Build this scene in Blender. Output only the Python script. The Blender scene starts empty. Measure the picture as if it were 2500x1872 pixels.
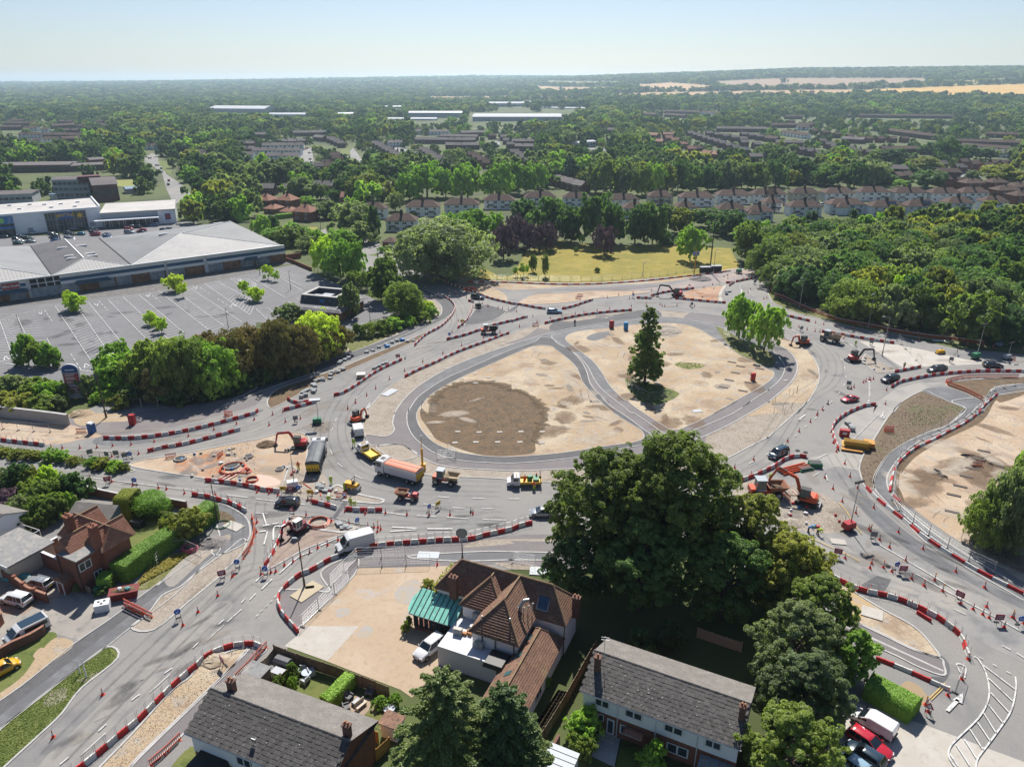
import bpy,bmesh,math,random
import numpy as np
from mathutils import Vector,Matrix
from mathutils.geometry import tessellate_polygon
from math import cos,sin,radians as rad,hypot as hyp
RU=random.uniform
random.seed(7);RN=np.random.default_rng(7)
S=bpy.context.scene;COL=S.collection;PI=math.pi
CH=65.0;FP=1750.0;PITCH=math.atan(733/1750)
cd=bpy.data.cameras.new('camera');cam=bpy.data.objects.new('camera',cd);COL.objects.link(cam)
cam.location=(0,0,CH);cam.rotation_euler=(PI/2-PITCH,0,0)
cd.sensor_width=36;cd.lens=36*FP/2500;cd.clip_end=60000;cd.clip_start=0.5
S.camera=cam
SUN_EL=rad(50);SUN_AZ=rad(1.5)
W=bpy.data.worlds.new('World');S.world=W;W.use_nodes=True
wn=W.node_tree;bg=wn.nodes['Background']
sky=wn.nodes.new('ShaderNodeTexSky');sky.sky_type='NISHITA';sky.sun_disc=False
sky.sun_elevation=SUN_EL;sky.sun_rotation=SUN_AZ;sky.altitude=100
sky.air_density=1.0;sky.dust_density=0.7;sky.ozone_density=1.5
tint=wn.nodes.new('ShaderNodeVectorMath');tint.operation='MULTIPLY';tint.inputs[1].default_value=(.87,.915,1.04)
wn.links.new(sky.outputs[0],tint.inputs[0]);wn.links.new(tint.outputs[0],bg.inputs[0]);bg.inputs[1].default_value=0.05
ld=bpy.data.lights.new('sun','SUN');ld.energy=4.2;ld.angle=rad(0.53);ld.color=(1.0,0.95,0.87)
lo=bpy.data.objects.new('sun',ld);COL.objects.link(lo)
sd=Vector((sin(SUN_AZ)*cos(SUN_EL),cos(SUN_AZ)*cos(SUN_EL),sin(SUN_EL)))
lo.rotation_euler=sd.to_track_quat('Z','Y').to_euler();lo.location=(0,100,200)
S.view_settings.view_transform='Standard';S.view_settings.look='None'
S.view_settings.exposure=1.0;S.view_settings.gamma=1;S.view_settings.use_curve_mapping=False
S.cycles.max_bounces=6;S.cycles.diffuse_bounces=4;S.cycles.glossy_bounces=2
S.cycles.transmission_bounces=2;S.cycles.transparent_max_bounces=10;S.cycles.volume_bounces=1
S.cycles.use_denoising=True;S.render.use_persistent_data=False
CP,SP=cos(PITCH),sin(PITCH)
def G(x,y,z=0.0):
 u=(x-1250)/FP;v=(936-y)/FP
 t=(z-CH)/(-SP+v*CP)
 return(u*t,(CP+v*SP)*t)
_OX={'1':0,'2':625,'3':1250,'4':1875};_OY={'a':180,'b':540,'c':980,'d':1402}
def P(t,x,y):
 if t=='s':return(x,y)
 if t=='F':return(x*2500/2212,y*2500/2212)
 s=625/(2212 if t[0]in 'ac' else 2202)
 return(_OX[t[1]]+x*s,_OY[t[0]]+y*s)
def W2(t,x,y,z=0.0):return G(*P(t,x,y),z)
def ZL(spec,z=0.0):
 0
 out=[];t='s'
 for w in spec.split():
  if ',' in w:
   a,b=w.split(',');out.append(W2(t,float(a),float(b),z))
  else:t=w
 return out
def smooth(p,n=5,closed=False):
 if len(p)<3:return list(p)
 q=[Vector(a)for a in p];o=[];N=len(q)
 for i in range(N if closed else N-1):
  a=q[(i-1)%N]if closed or i>0 else q[0]*2-q[1]
  b=q[i];c=q[(i+1)%N]
  d=q[(i+2)%N]if closed or i+2<N else q[-1]*2-q[-2]
  for k in range(n):
   t=k/n
   o.append(tuple(0.5*(2*b+(c-a)*t+(2*a-5*b+4*c-d)*t*t+(3*b-a-3*c+d)*t**3)))
 if not closed:o.append(tuple(q[-1]))
 return o
def resample(p,step):
 out=[Vector(p[0])];acc=0.0
 for a,b in zip(p,p[1:]):
  a=Vector(a);b=Vector(b);L=(b-a).length
  if L<1e-6:continue
  s=step-acc
  while s<=L:out.append(a+(b-a)*(s/L));s+=step
  acc=L-(s-step)
 return out
MATS={}
def mat(name,base,rough=.85,var=None,nscale=1.0,spec=.3,metal=0,bump=0,bscale=None,coat=0,obj=False,rnd=0,trans=0,mus=None,fine=None,emit=0):
 0
 if name in MATS:return MATS[name]
 K=1 if 'hedge' in name or 'garden' in name else.74;base=tuple(q*K for q in base);var=[(tuple(q*K for q in v[0]),*v[1:])for v in(var or[])]
 m=bpy.data.materials.new(name);m.use_nodes=True;t=m.node_tree;b=t.nodes['Principled BSDF']
 b.inputs['Roughness'].default_value=rough;b.inputs['Metallic'].default_value=metal
 b.inputs['Specular IOR Level'].default_value=spec;b.inputs['Coat Weight'].default_value=coat
 b.inputs['Coat Roughness'].default_value=.05
 N=t.nodes.new;L=t.links.new
 tc=N('ShaderNodeTexCoord')if obj else N('ShaderNodeNewGeometry')
 co=tc.outputs['Object']if obj else tc.outputs['Position']
 rgb=N('ShaderNodeRGB');rgb.outputs[0].default_value=(*base,1);cur=rgb.outputs[0]
 for(c,sc,lo_,hi_)in(var or[]):
  nz=N('ShaderNodeTexNoise');nz.inputs['Scale'].default_value=sc*nscale;nz.inputs['Detail'].default_value=5
  nz.inputs['Roughness'].default_value=.62;L(co,nz.inputs['Vector'])
  mr=N('ShaderNodeMapRange');mr.inputs[1].default_value=lo_;mr.inputs[2].default_value=hi_;L(nz.outputs[0],mr.inputs[0])
  mx=N('ShaderNodeMix');mx.data_type='RGBA';L(mr.outputs[0],mx.inputs[0]);L(cur,mx.inputs[6]);mx.inputs[7].default_value=(*c,1);cur=mx.outputs[2]
 if rnd:
  oi=N('ShaderNodeObjectInfo');mr=N('ShaderNodeMapRange');mr.inputs[3].default_value=1-rnd;mr.inputs[4].default_value=1+rnd
  L(oi.outputs['Random'],mr.inputs[0]);mx=N('ShaderNodeVectorMath');mx.operation='SCALE';L(cur,mx.inputs[0]);L(mr.outputs[0],mx.inputs['Scale']);cur=mx.outputs[0]
 L(cur,b.inputs['Base Color'])
 if bump:
  nz=N('ShaderNodeTexNoise');nz.inputs['Scale'].default_value=bscale or 4;nz.inputs['Detail'].default_value=6;L(co,nz.inputs['Vector'])
  bp=N('ShaderNodeBump');bp.inputs['Strength'].default_value=bump;bp.inputs['Distance'].default_value=.1;L(nz.outputs[0],bp.inputs['Height']);L(bp.outputs[0],b.inputs['Normal'])
 if emit:b.inputs['Emission Color'].default_value=(*base,1);b.inputs['Emission Strength'].default_value=emit
 MATS[name]=m;return m
def leafmat(name,c1,c2,c3,trans=.48):
 m=bpy.data.materials.new(name);m.use_nodes=True;t=m.node_tree;b=t.nodes['Principled BSDF'];N=t.nodes.new;L=t.links.new
 b.inputs['Roughness'].default_value=.55;b.inputs['Specular IOR Level'].default_value=.28
 oi=N('ShaderNodeObjectInfo');tc=N('ShaderNodeTexCoord');nz=N('ShaderNodeTexNoise');nz.inputs['Scale'].default_value=.45;nz.inputs['Detail'].default_value=4
 L(tc.outputs['Object'],nz.inputs['Vector'])
 ad=N('ShaderNodeMath');ad.operation='MULTIPLY_ADD';L(nz.outputs[0],ad.inputs[0]);ad.inputs[1].default_value=1.3;L(oi.outputs['Random'],ad.inputs[2])
 sb=N('ShaderNodeMath');sb.operation='MULTIPLY_ADD';L(ad.outputs[0],sb.inputs[0]);sb.inputs[1].default_value=.62;sb.inputs[2].default_value=-.22
 cr=N('ShaderNodeValToRGB');L(sb.outputs[0],cr.inputs[0]);e=cr.color_ramp.elements
 e[0].position=.1;e[0].color=(*c1,1);e[1].position=.95;e[1].color=(*c3,1);k=e.new(.5);k.color=(*c2,1)
 L(cr.outputs[0],b.inputs['Base Color'])
 tr=N('ShaderNodeBsdfTranslucent');sc=N('ShaderNodeVectorMath');sc.operation='MULTIPLY';L(cr.outputs[0],sc.inputs[0]);sc.inputs[1].default_value=(1.45,1.7,.8);L(sc.outputs[0],tr.inputs[0])
 ms=N('ShaderNodeMixShader');ms.inputs[0].default_value=trans;L(b.outputs[0],ms.inputs[1]);L(tr.outputs[0],ms.inputs[2])
 L(ms.outputs[0],t.nodes['Material Output'].inputs[0]);MATS[name]=m;return m
class MB:
 def __init__(s):s.v=[];s.f=[]
 def add(s,v,f):
  n=len(s.v);s.v+=[tuple(p)for p in v];s.f+=[tuple(i+n for i in q)for q in f];return s
 def box(s,x0,x1,y0,y1,z0,z1):
  return s.add([(x0,y0,z0),(x1,y0,z0),(x1,y1,z0),(x0,y1,z0),(x0,y0,z1),(x1,y0,z1),(x1,y1,z1),(x0,y1,z1)],[(0,3,2,1),(4,5,6,7),(0,1,5,4),(1,2,6,5),(2,3,7,6),(3,0,4,7)])
 def frus(s,x0,x1,y0,y1,z0,X0,X1,Y0,Y1,z1):
  return s.add([(x0,y0,z0),(x1,y0,z0),(x1,y1,z0),(x0,y1,z0),(X0,Y0,z1),(X1,Y0,z1),(X1,Y1,z1),(X0,Y1,z1)],[(0,3,2,1),(4,5,6,7),(0,1,5,4),(1,2,6,5),(2,3,7,6),(3,0,4,7)])
 def cyl(s,a,b,r,r2=None,n=8,cap=True):
  a=Vector(a);b=Vector(b);r2=r if r2 is None else r2;d=(b-a)
  if d.length<1e-6:return s
  d.normalize();u=d.orthogonal().normalized();w=d.cross(u)
  v=[a+(u*cos(2*PI*i/n)+w*sin(2*PI*i/n))*r for i in range(n)]+[b+(u*cos(2*PI*i/n)+w*sin(2*PI*i/n))*r2 for i in range(n)]
  f=[(i,(i+1)%n,(i+1)%n+n,i+n)for i in range(n)]
  if cap:f+=[tuple(range(n))[::-1],tuple(range(n,2*n))]
  return s.add(v,f)
 def tube(s,pts,r,n=5):
  for a,b in zip(pts,pts[1:]):s.cyl(a,b,r,n=n)
  return s
 def prism(s,prof,y0,y1):
  0
  n=len(prof);v=[(x,y0,z)for x,z in prof]+[(x,y1,z)for x,z in prof]
  return s.add(v,[tuple(range(n)),tuple(range(2*n-1,n-1,-1))]+[(i,i+n,(i+1)%n+n,(i+1)%n)for i in range(n)])
 def loft(s,rings,cap=True):
  n=len(rings[0]);v=[p for r in rings for p in r];f=[]
  for k in range(len(rings)-1):
   for i in range(n):f.append((k*n+i,k*n+(i+1)%n,(k+1)*n+(i+1)%n,(k+1)*n+i))
  if cap:f+=[tuple(range(n))[::-1],tuple(range((len(rings)-1)*n,len(rings)*n))]
  return s.add(v,f)
 def sph(s,c,rx,ry=None,rz=None,n=8,m=5,jit=0):
  ry=ry or rx;rz=rz or rx;R=[]
  for j in range(m+1):
   th=PI*j/m
   R.append([(c[0]+rx*sin(th)*cos(2*PI*i/n)*(1+RU(-jit,jit)),c[1]+ry*sin(th)*sin(2*PI*i/n)*(1+RU(-jit,jit)),c[2]+rz*cos(th))for i in range(n)])
  return s.loft(R,cap=False)
 def xf(s,M):
  s.v=[tuple(M@Vector(p))for p in s.v];return s
 def mesh(s,name,smooth=False):
  me=bpy.data.meshes.new(name);me.from_pydata(s.v,[],s.f);me.update()
  me.materials.append(None)
  if smooth:me.polygons.foreach_set('use_smooth',[True]*len(me.polygons))
  return me
def link(name,me,m,parent=None,loc=(0,0,0),rz=0,rot=None,sc=None):
 if isinstance(me,MB):me=me.mesh(name)
 o=bpy.data.objects.new(name,me);COL.objects.link(o)
 if m is not None:
  if len(me.materials)==0:me.materials.append(None)
  o.material_slots[0].link='OBJECT';o.material_slots[0].material=m
 if parent is not None:o.parent=parent
 o.location=loc;o.rotation_euler=rot if rot is not None else(0,0,rz)
 if sc is not None:o.scale=sc if hasattr(sc,'__len__')else(sc,sc,sc)
 return o
def tag(o,label,cat,group=None):
 if len(label.replace('-',' ').split())>16:label=label.replace('from the left','from left')
 o['label']=label;o['category']=cat
 if group:o['group']=group
 return o
def thing(name,label,cat,loc=(0,0,0),rz=0,group=None,sc=None):
 o=bpy.data.objects.new(name,None);COL.objects.link(o);o.location=loc;o.rotation_euler=(0,0,rz);o.empty_display_size=.3
 if sc is not None:o.scale=sc if hasattr(sc,'__len__')else(sc,sc,sc)
 return tag(o,label,cat,group)
def struct(o):o['kind']='structure';return o
def stuff(o,label=None,cat=None):
 o['kind']='stuff'
 if label:o['label']=label
 if cat:o['category']=cat
 return o
def copy_tree(root,loc,rz,label,group=None,sc=None):
 r=root.copy();COL.objects.link(r);r.location=loc;r.rotation_euler=(0,0,rz);r['label']=label
 if group:r['group']=group
 if sc is not None:r.scale=sc if hasattr(sc,'__len__')else(sc,sc,sc)
 for ch in KIDS(root):
  c=ch.copy();COL.objects.link(c);c.parent=r
  for g in KIDS(ch):
   d=g.copy();COL.objects.link(d);d.parent=c
 return r
_kids={}
def KIDS(o):
 if o.name not in _kids:_kids[o.name]=list(o.children)
 return _kids[o.name]
ONES='first second third fourth fifth sixth seventh eighth ninth tenth eleventh twelfth thirteenth fourteenth fifteenth sixteenth seventeenth eighteenth nineteenth'.split()
TENS={2:'twenty',3:'thirty',4:'forty',5:'fifty',6:'sixty',7:'seventy',8:'eighty',9:'ninety'}
TENTH={2:'twentieth',3:'thirtieth',4:'fortieth',5:'fiftieth',6:'sixtieth',7:'seventieth',8:'eightieth',9:'ninetieth'}
def ordn(i):
 i+=1
 if i<20:return ONES[i-1]
 if i>=100:return 'hundred and '+ordn(i-101)if i>100 else 'hundredth'
 return TENTH[i//10]if i%10==0 else TENS[i//10]+'-'+ONES[i%10-1]
LAYER=[0.0];_ST=[]
def inpoly(x,y,p):
 c=False;n=len(p);j=n-1
 for i in range(n):
  if(p[i][1]>y)!=(p[j][1]>y)and x<(p[j][0]-p[i][0])*(y-p[i][1])/(p[j][1]-p[i][1])+p[i][0]:c=not c
  j=i
 return c
def stack_z(pts):
 0
 x0=min(p[0]for p in pts);x1=max(p[0]for p in pts);y0=min(p[1]for p in pts);y1=max(p[1]for p in pts);z=.024
 for(w,q,a0,a1,b0,b1)in _ST:
  if w<z or a0>x1 or a1<x0 or b0>y1 or b1<y0:continue
  if any(inpoly(*p,q)for p in pts)or any(inpoly(*p,pts)for p in q):z=w
 return z+.006
def sheet(name,pts,m,z=None):
 pts=[(p[0],p[1])for p in pts]
 if z is None:z=stack_z(pts)
 _ST.append((z,pts,min(p[0]for p in pts),max(p[0]for p in pts),min(p[1]for p in pts),max(p[1]for p in pts)));LAYER[0]=max(LAYER[0],z-.03)
 tri=tessellate_polygon([[Vector((p[0],p[1],0))for p in pts]])
 me=bpy.data.meshes.new(name);f=[]
 for t in tri:
  a,b,c=(Vector(pts[i])for i in t)
  f.append(t if(b-a).cross(c-a)>0 else t[::-1])
 me.from_pydata([(p[0],p[1],z)for p in pts],[],f);me.materials.append(None)
 return struct(link(name,me,m))
def ribbon(pts,w,h,z0=.0,closed=False):
 0
 P_=[Vector((p[0],p[1]))for p in pts];mb=MB();N=len(P_);L=[];R=[]
 for i in range(N):
  a=P_[(i-1)%N]if closed or i else P_[i];b=P_[(i+1)%N]if closed or i<N-1 else P_[i]
  d=b-a
  if d.length<1e-9:d=Vector((1,0))
  d.normalize();n=Vector((-d.y,d.x))*w/2;L.append(P_[i]+n);R.append(P_[i]-n)
 v=[];f=[]
 for i in range(N):v+=[(L[i].x,L[i].y,z0),(L[i].x,L[i].y,z0+h),(R[i].x,R[i].y,z0+h),(R[i].x,R[i].y,z0)]
 for i in range(N if closed else N-1):
  j=(i+1)%N
  for k in range(3):f.append((4*i+k,4*i+k+1,4*j+k+1,4*j+k)[::-1])
 if not closed:f+=[(0,1,2,3),(4*N-1,4*N-2,4*N-3,4*N-4)]
 return mb.add(v,f)
KERB=MB()
def kerb(pts,w=.16,h=.1,closed=False):
 r=ribbon(pts,w*1.5,h,.02,closed);KERB.add(r.v,r.f)
def flat(spec,m,name='ground',k=False,sm=4,z=None,kw=.16):
 p=ZL(spec);q=smooth(p,sm,True)if sm else p
 o=sheet(name,q,m,z)
 if k:kerb(q,closed=True,w=kw)
 return o
def alphamat(name,c,cut=.5,sc=.5,dens=.8):
 m=bpy.data.materials.new(name);m.use_nodes=True;t=m.node_tree;b=t.nodes['Principled BSDF'];N=t.nodes.new;L=t.links.new;b.inputs['Roughness'].default_value=.95;b.inputs['Base Color'].default_value=(*(q*.74 for q in c),1);b.inputs['Specular IOR Level'].default_value=.15
 g=N('ShaderNodeNewGeometry');nz=N('ShaderNodeTexNoise');nz.inputs['Scale'].default_value=sc;nz.inputs['Detail'].default_value=7;nz.inputs['Roughness'].default_value=.7;L(g.outputs['Position'],nz.inputs['Vector'])
 a=N('ShaderNodeAttribute');a.attribute_name='fade';ad=N('ShaderNodeMath');ad.operation='ADD';L(nz.outputs[0],ad.inputs[0]);L(a.outputs['Fac'],ad.inputs[1]);mr=N('ShaderNodeMapRange');mr.inputs[1].default_value=.62+cut*.3;mr.inputs[2].default_value=1.25+cut*.3;mr.inputs[4].default_value=dens;L(ad.outputs[0],mr.inputs[0]);L(mr.outputs[0],b.inputs['Alpha']);return m
def stains(name,m,items,z0):
 0
 V=[];F=[];A=[]
 for i,(x,y,a,b,r)in enumerate(items):
  n=18;z=z0+i*.0002;c=len(V);V.append((x,y,z));A.append(.75)
  for f,al in((.55,.5),(1,-.4)):
   for k in range(n):w=2*PI*k/n;u=a*f*cos(w)*RU(.85,1.15);v=b*f*sin(w)*RU(.8,1.2);V.append((x+u*cos(r)-v*sin(r),y+u*sin(r)+v*cos(r),z));A.append(al)
  for k in range(n):j=(k+1)%n;F+=[(c,c+1+k,c+1+j),(c+1+k,c+1+n+k,c+1+n+j,c+1+j)]
 me=bpy.data.meshes.new(name);me.from_pydata(V,[],F);me.materials.append(None);at=me.attributes.new('fade','FLOAT','POINT');at.data.foreach_set('value',A);return struct(link(name,me,m))
def strips(name,m,lines,w,z0):
 V=[];F=[];A=[]
 for i,p in enumerate(lines):
  q=smooth(p,6)if len(p)>2 else p;z=z0+i*.0002;n=len(q);c=len(V)
  for k in range(n):
   d=Vector(q[min(k+1,n-1)])-Vector(q[max(k-1,0)]);d.normalize();nn=Vector((-d.y,d.x));e=min(1,k/4,(n-1-k)/4)
   for o,al in((-1,-.4),(0,.62),(1,-.4)):V.append((q[k][0]+nn.x*w*o,q[k][1]+nn.y*w*o,z));A.append(-.4+(al+.4)*e)
  for k in range(n-1):
   for o in(0,1):F.append((c+3*k+o,c+3*k+3+o,c+3*k+4+o,c+3*k+1+o))
 me=bpy.data.meshes.new(name);me.from_pydata(V,[],F);me.materials.append(None);at=me.attributes.new('fade','FLOAT','POINT');at.data.foreach_set('value',A);return struct(link(name,me,m))
M_ASPH=mat('asphalt_worn',(.245,.24,.236),.9,[((.30,.285,.265),.03,.42,.62),((.195,.193,.195),.11,.5,.68),((.275,.265,.25),.5,.48,.7),((.21,.207,.205),4,.5,.75)],bump=.15,bscale=30)
M_ASPH2=mat('asphalt_new',(.10,.101,.107),.88,[((.135,.135,.14),.25,.4,.7),((.075,.075,.082),1.2,.5,.75),((.16,.16,.165),9,.5,.7)],bump=.15,bscale=40)
M_ASPH3=mat('asphalt_sealed',(.135,.138,.146),.8,[((.20,.205,.215),.2,.46,.66),((.12,.12,.13),.9,.5,.75)],bump=.1,bscale=40)
M_MAUVE=mat('planings',(.205,.187,.190),.92,[((.25,.23,.225),.2,.45,.7),((.16,.148,.155),6,.48,.66)],bump=.25,bscale=14)
M_DIRT=mat('dirt_buff',(.42,.315,.205),.95,[((.51,.42,.305),.06,.45,.58),((.33,.24,.165),.13,.52,.64),((.38,.34,.29),.4,.54,.64),((.27,.215,.165),1.8,.55,.68),((.56,.48,.39),5,.58,.7)],bump=.6,bscale=3)
M_DIRTP=mat('dirt_pink',(.45,.33,.225),.95,[((.53,.425,.315),.08,.45,.6),((.36,.27,.21),.18,.52,.66),((.40,.36,.32),.5,.56,.66),((.31,.25,.21),3,.55,.7)],bump=.5,bscale=3)
M_DIRTO=mat('dirt_orange',(.45,.29,.19),.95,[((.42,.20,.10),.12,.44,.58),((.33,.28,.24),.3,.5,.65),((.52,.45,.38),.9,.55,.7)],bump=.8,bscale=2)
M_SOIL=mat('topsoil',(.19,.125,.07),.97,[((.12,.09,.058),.5,.42,.62),((.21,.16,.11),1.4,.5,.68),((.085,.062,.045),5,.52,.66)],bump=1,bscale=5)
M_SOILG=mat('topsoil_weedy',(.18,.135,.09),.97,[((.27,.21,.155),1.4,.5,.68),((.13,.155,.06),.16,.55,.68),((.12,.09,.065),5,.5,.64)],bump=1,bscale=5)
M_STONY=mat('stony_fill',(.37,.32,.265),.95,[((.28,.23,.18),.4,.45,.65),((.48,.43,.37),3,.5,.65),((.25,.22,.19),8,.52,.66)],bump=.9,bscale=7)
M_YARD=mat('gravel_yard',(.45,.34,.235),.93,[((.50,.40,.30),.1,.45,.65),((.42,.39,.36),.22,.58,.66),((.36,.265,.18),1.2,.5,.75),((.52,.42,.32),12,.5,.7)],bump=.3,bscale=18)
M_CONC=mat('concrete_pale',(.47,.435,.385),.9,[((.52,.49,.45),.3,.42,.65),((.38,.35,.31),1.3,.55,.75)],bump=.1,bscale=20)
M_KERB=mat('kerb_concrete',(.5,.49,.47),.9,[((.4,.39,.38),.8,.45,.65)])
M_GRASS=mat('grass',(.115,.15,.035),.95,[((.18,.19,.06),.12,.45,.62),((.075,.11,.025),.5,.5,.66),((.16,.20,.05),6,.45,.7)],bump=.8,bscale=9)
M_GRASSD=mat('grass_dry',(.27,.225,.035),.96,[((.19,.185,.03),.05,.46,.62),((.34,.27,.06),.13,.5,.64),((.14,.155,.03),.4,.56,.7),((.36,.29,.07),3,.5,.66)],bump=1,bscale=3)
M_GARDEN=mat('garden_earth',(.10,.12,.05),.95,[((.15,.16,.07),.15,.45,.65),((.13,.10,.07),.7,.5,.66)],bump=.8,bscale=4)
M_PARK=mat('asphalt_car_park',(.18,.18,.188),.9,[((.22,.22,.226),.06,.42,.68),((.15,.15,.158),.25,.5,.75),((.2,.2,.208),3,.45,.7)],bump=.15,bscale=30)
M_LINE=mat('white_line_paint',(.66,.66,.64),.7,[((.34,.34,.34),1.6,.48,.64)])
M_LINEW=mat('worn_line_paint',(.78,.78,.78),.8,[((.45,.45,.46),1,.45,.65)])
M_LINEY=mat('yellow_line_paint',(.62,.42,.12),.8,[((.35,.3,.2),1.2,.5,.65)])
M_CONCD=mat('drive_concrete',(.31,.285,.26),.9,[((.37,.34,.30),.2,.42,.6),((.22,.21,.2),.8,.5,.7)],bump=.1,bscale=20)
def lerp(x,xs,ys):return float(np.interp(x,xs,ys))
def TH(x,y):
 0
 D=hyp(x,y)
 if D<900:return 0.0
 a=math.degrees(math.atan2(x,y))
 l=lerp(D,[900,2600,4200,7000,9500,12000],[0,0,8,32,61,30])
 c=lerp(D,[900,2600,4200,6000,8000,12000],[0,3,30,76,120,60])
 r=lerp(D,[900,1700,2300,3000,3800,4700,5600,12000],[0,3,20,48,84,126,140,60])
 t=lerp(a,[-32,-3,8,20],[0,1,1.6,2])
 h=l+(c-l)*t if t<1 else c+(r-c)*(t-1)
 return h+5*sin(x/900+1)*sin(y/1300)*min(1,(D-900)/3000)
def GT(px,py):
 0
 u=(px-1250)/FP;v=(936-py)/FP;dy=CP+v*SP;dz=-SP+v*CP
 lo_=300.0;D=lo_
 while D<11900:
  z=CH+dz*D
  if z<TH(u*D,dy*D):break
  D*=1.01
 a,b=D/1.01,D
 for _ in range(12):
  m=(a+b)/2
  if CH+dz*m<TH(u*m,dy*m):b=m
  else:a=m
 return(u*a,dy*a,TH(u*a,dy*a))
_FIELD=[('ripe_wheat_field',(.557,.347,.092),[(2090,226),(2130,218),(2300,212),(2500,205),(2560,203),(2560,240),(2500,241),(2360,236),(2180,236),(2090,232)]),('stubble_field',(.450,.290,.144),[(1490,232),(1600,226),(1900,221),(2095,219),(2110,232),(2060,238),(1800,236),(1560,243),(1500,241)]),('stubble_field',(.468,.298,.150),[(1515,209),(1640,202),(1750,211),(1755,217),(1700,222),(1590,223)]),('ploughed_field',(.324,.217,.133),[(1730,200),(1875,193),(2265,191),(2262,205),(2130,214),(1900,218),(1765,214)]),('pasture',(.242,.217,.069),[(1330,197),(1400,199),(1520,200),(1515,209),(1400,210),(1335,206)]),('stubble_field',(.450,.298,.138),[(1300,209),(1370,213),(1500,214),(1510,222),(1400,226),(1320,225)]),('ploughed_field',(.297,.209,.115),[(1280,240),(1340,236),(1440,234),(1440,243),(1280,246)]),('pasture',(.208,.217,.040),[(1270,248),(1440,245),(1430,256),(1270,258)]),('pasture',(.324,.258,.069),[(2270,207),(2340,198),(2500,190),(2540,190),(2540,197),(2400,204),(2330,209)]),('stubble_field',(.468,.307,.155),[(1045,236),(1250,234),(1260,243),(1160,249),(1048,250)]),('stubble_field',(.405,.274,.126),[(715,248),(760,246),(765,252),(720,254)]),('stubble_field',(.432,.298,.144),[(-20,223),(70,223),(72,229),(-20,230)]),('stubble_field',(.432,.298,.144),[(60,217),(105,218),(100,221),(60,220)]),('stubble_field',(.432,.298,.144),[(1055,216),(1100,215),(1100,220),(1055,221)]),('pasture',(.270,.250,.046),[(2310,257),(2480,262),(2470,266),(2320,261)]),]
_fp=[[GT(*q)[:2]for q in f[2]]for f in _FIELD]
_bb=[(min(a for a,b in p),max(a for a,b in p),min(b for a,b in p),max(b for a,b in p))for p in _fp]
def field_at(x,y):
 for i,p in enumerate(_fp):
  b=_bb[i]
  if b[0]<=x<=b[1]and b[2]<=y<=b[3]and inpoly(x,y,p):return i
 return-1
def terrain():
 Ds=[4,300,600,900]+list(np.geomspace(1000,12000,210));an=np.radians(np.linspace(-78,78,420))
 V=[];
 for D in Ds:
  for a in an:x=D*sin(a);y=D*cos(a);V.append((x,y,TH(x,y)))
 n=len(an);groups={}
 for j in range(len(Ds)-1):
  for i in range(n-1):
   k=-1
   if Ds[j]>900:
    a=V[j*n+i];b=V[(j+1)*n+i+1];k=field_at((a[0]+b[0])/2,(a[1]+b[1])/2)
   groups.setdefault(k,[]).append((j*n+i,j*n+i+1,(j+1)*n+i+1,(j+1)*n+i))
 mg=mat('far_grassland',(.10,.125,.04),.95,[((.13,.14,.06),.004,.5,.65),((.05,.065,.025),.02,.45,.65)])
 for k,F in groups.items():
  idx=sorted({i for q in F for i in q});mp={a:b for b,a in enumerate(idx)}
  mb=MB();mb.v=[V[i]for i in idx];mb.f=[tuple(mp[i]for i in q)for q in F]
  if k<0:struct(link('ground',mb,mg))
  else:
   nm,c,_=_FIELD[k];c2=tuple(q*.86 for q in c)
   struct(link(nm,mb,mat('field%d'%k,c,.95,[(c2,.012,.4,.6),(tuple(q*1.08 for q in c),.05,.5,.6)])))
terrain()
flat('s -60,1960 -60,1040 150,1030 300,960 470,1010 620,950 850,860 1020,790 1060,740 985,675 890,640 880,560 1000,655 1075,680 1240,690 1440,695 1700,665 1840,650 1880,690 1960,750 2150,810 2330,850 2560,870 2560,1960 2075,1960 2060,1720 1960,1500 1750,1330 1250,1390 900,1420 760,1500 620,1700 560,1960',M_ASPH,'garden_ground' if 0 else 'road',sm=0,z=.03)
flat('b2 1260,560 1060,420 960,300 900,220 860,190 820,200 880,330 940,440 1000,560',M_ASPH,'road',sm=0)
flat('d1 330,1656 600,1656 1340,960 1650,640 2000,280 1850,250 1500,560 1100,900 700,1280',mat('asphalt_pale',(.30,.285,.265),.9,[((.24,.235,.235),.4,.45,.65)]),'road',k=False)
flat('c1 0,480 700,560 1300,660 1800,720 1800,790 1200,720 600,620 0,560',M_ASPH,'road')
LPATH=flat('d1 -300,1290 0,1090 200,950 450,750 650,590 950,385 1200,200 1400,50 c1 1350,1600 1500,1490 1640,1390 1850,1250 1900,1290 1750,1430 1560,1628 1400,1760 d1 1130,455 930,615 640,830 350,1050 0,1330 -300,1560',M_ASPH3,'footpath',k=True,kw=.1)
flat('d1 -300,1290 0,1090 200,950 450,750 650,590 950,385 1200,200 1400,50 c1 1350,1600 1500,1490 1640,1390 1700,1420 1560,1530 1380,1650 d1 1100,370 900,520 640,720 300,980 0,1210 -300,1430',M_ASPH2,'cycle_path')
flat('d1 0,1340 350,1060 640,830 925,625 1015,720 700,980 530,1200 330,1390 40,1656 -200,1900 -300,1700',M_GRASS,'grass_verge',k=True)
flat('d1 380,1140 400,1040 560,970 560,1080',M_STONY,'bare_patch');flat('d1 690,900 840,840 850,880 740,930 640,900',M_STONY,'bare_patch')
flat('d1 1130,460 1330,475 1620,240 1900,10 c1 1950,1450 2060,1350 2130,1230 2090,1190 1950,1300 1700,1480 1560,1600 d1 1400,180 1280,330',M_STONY,'bare_verge',k=True)
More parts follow.
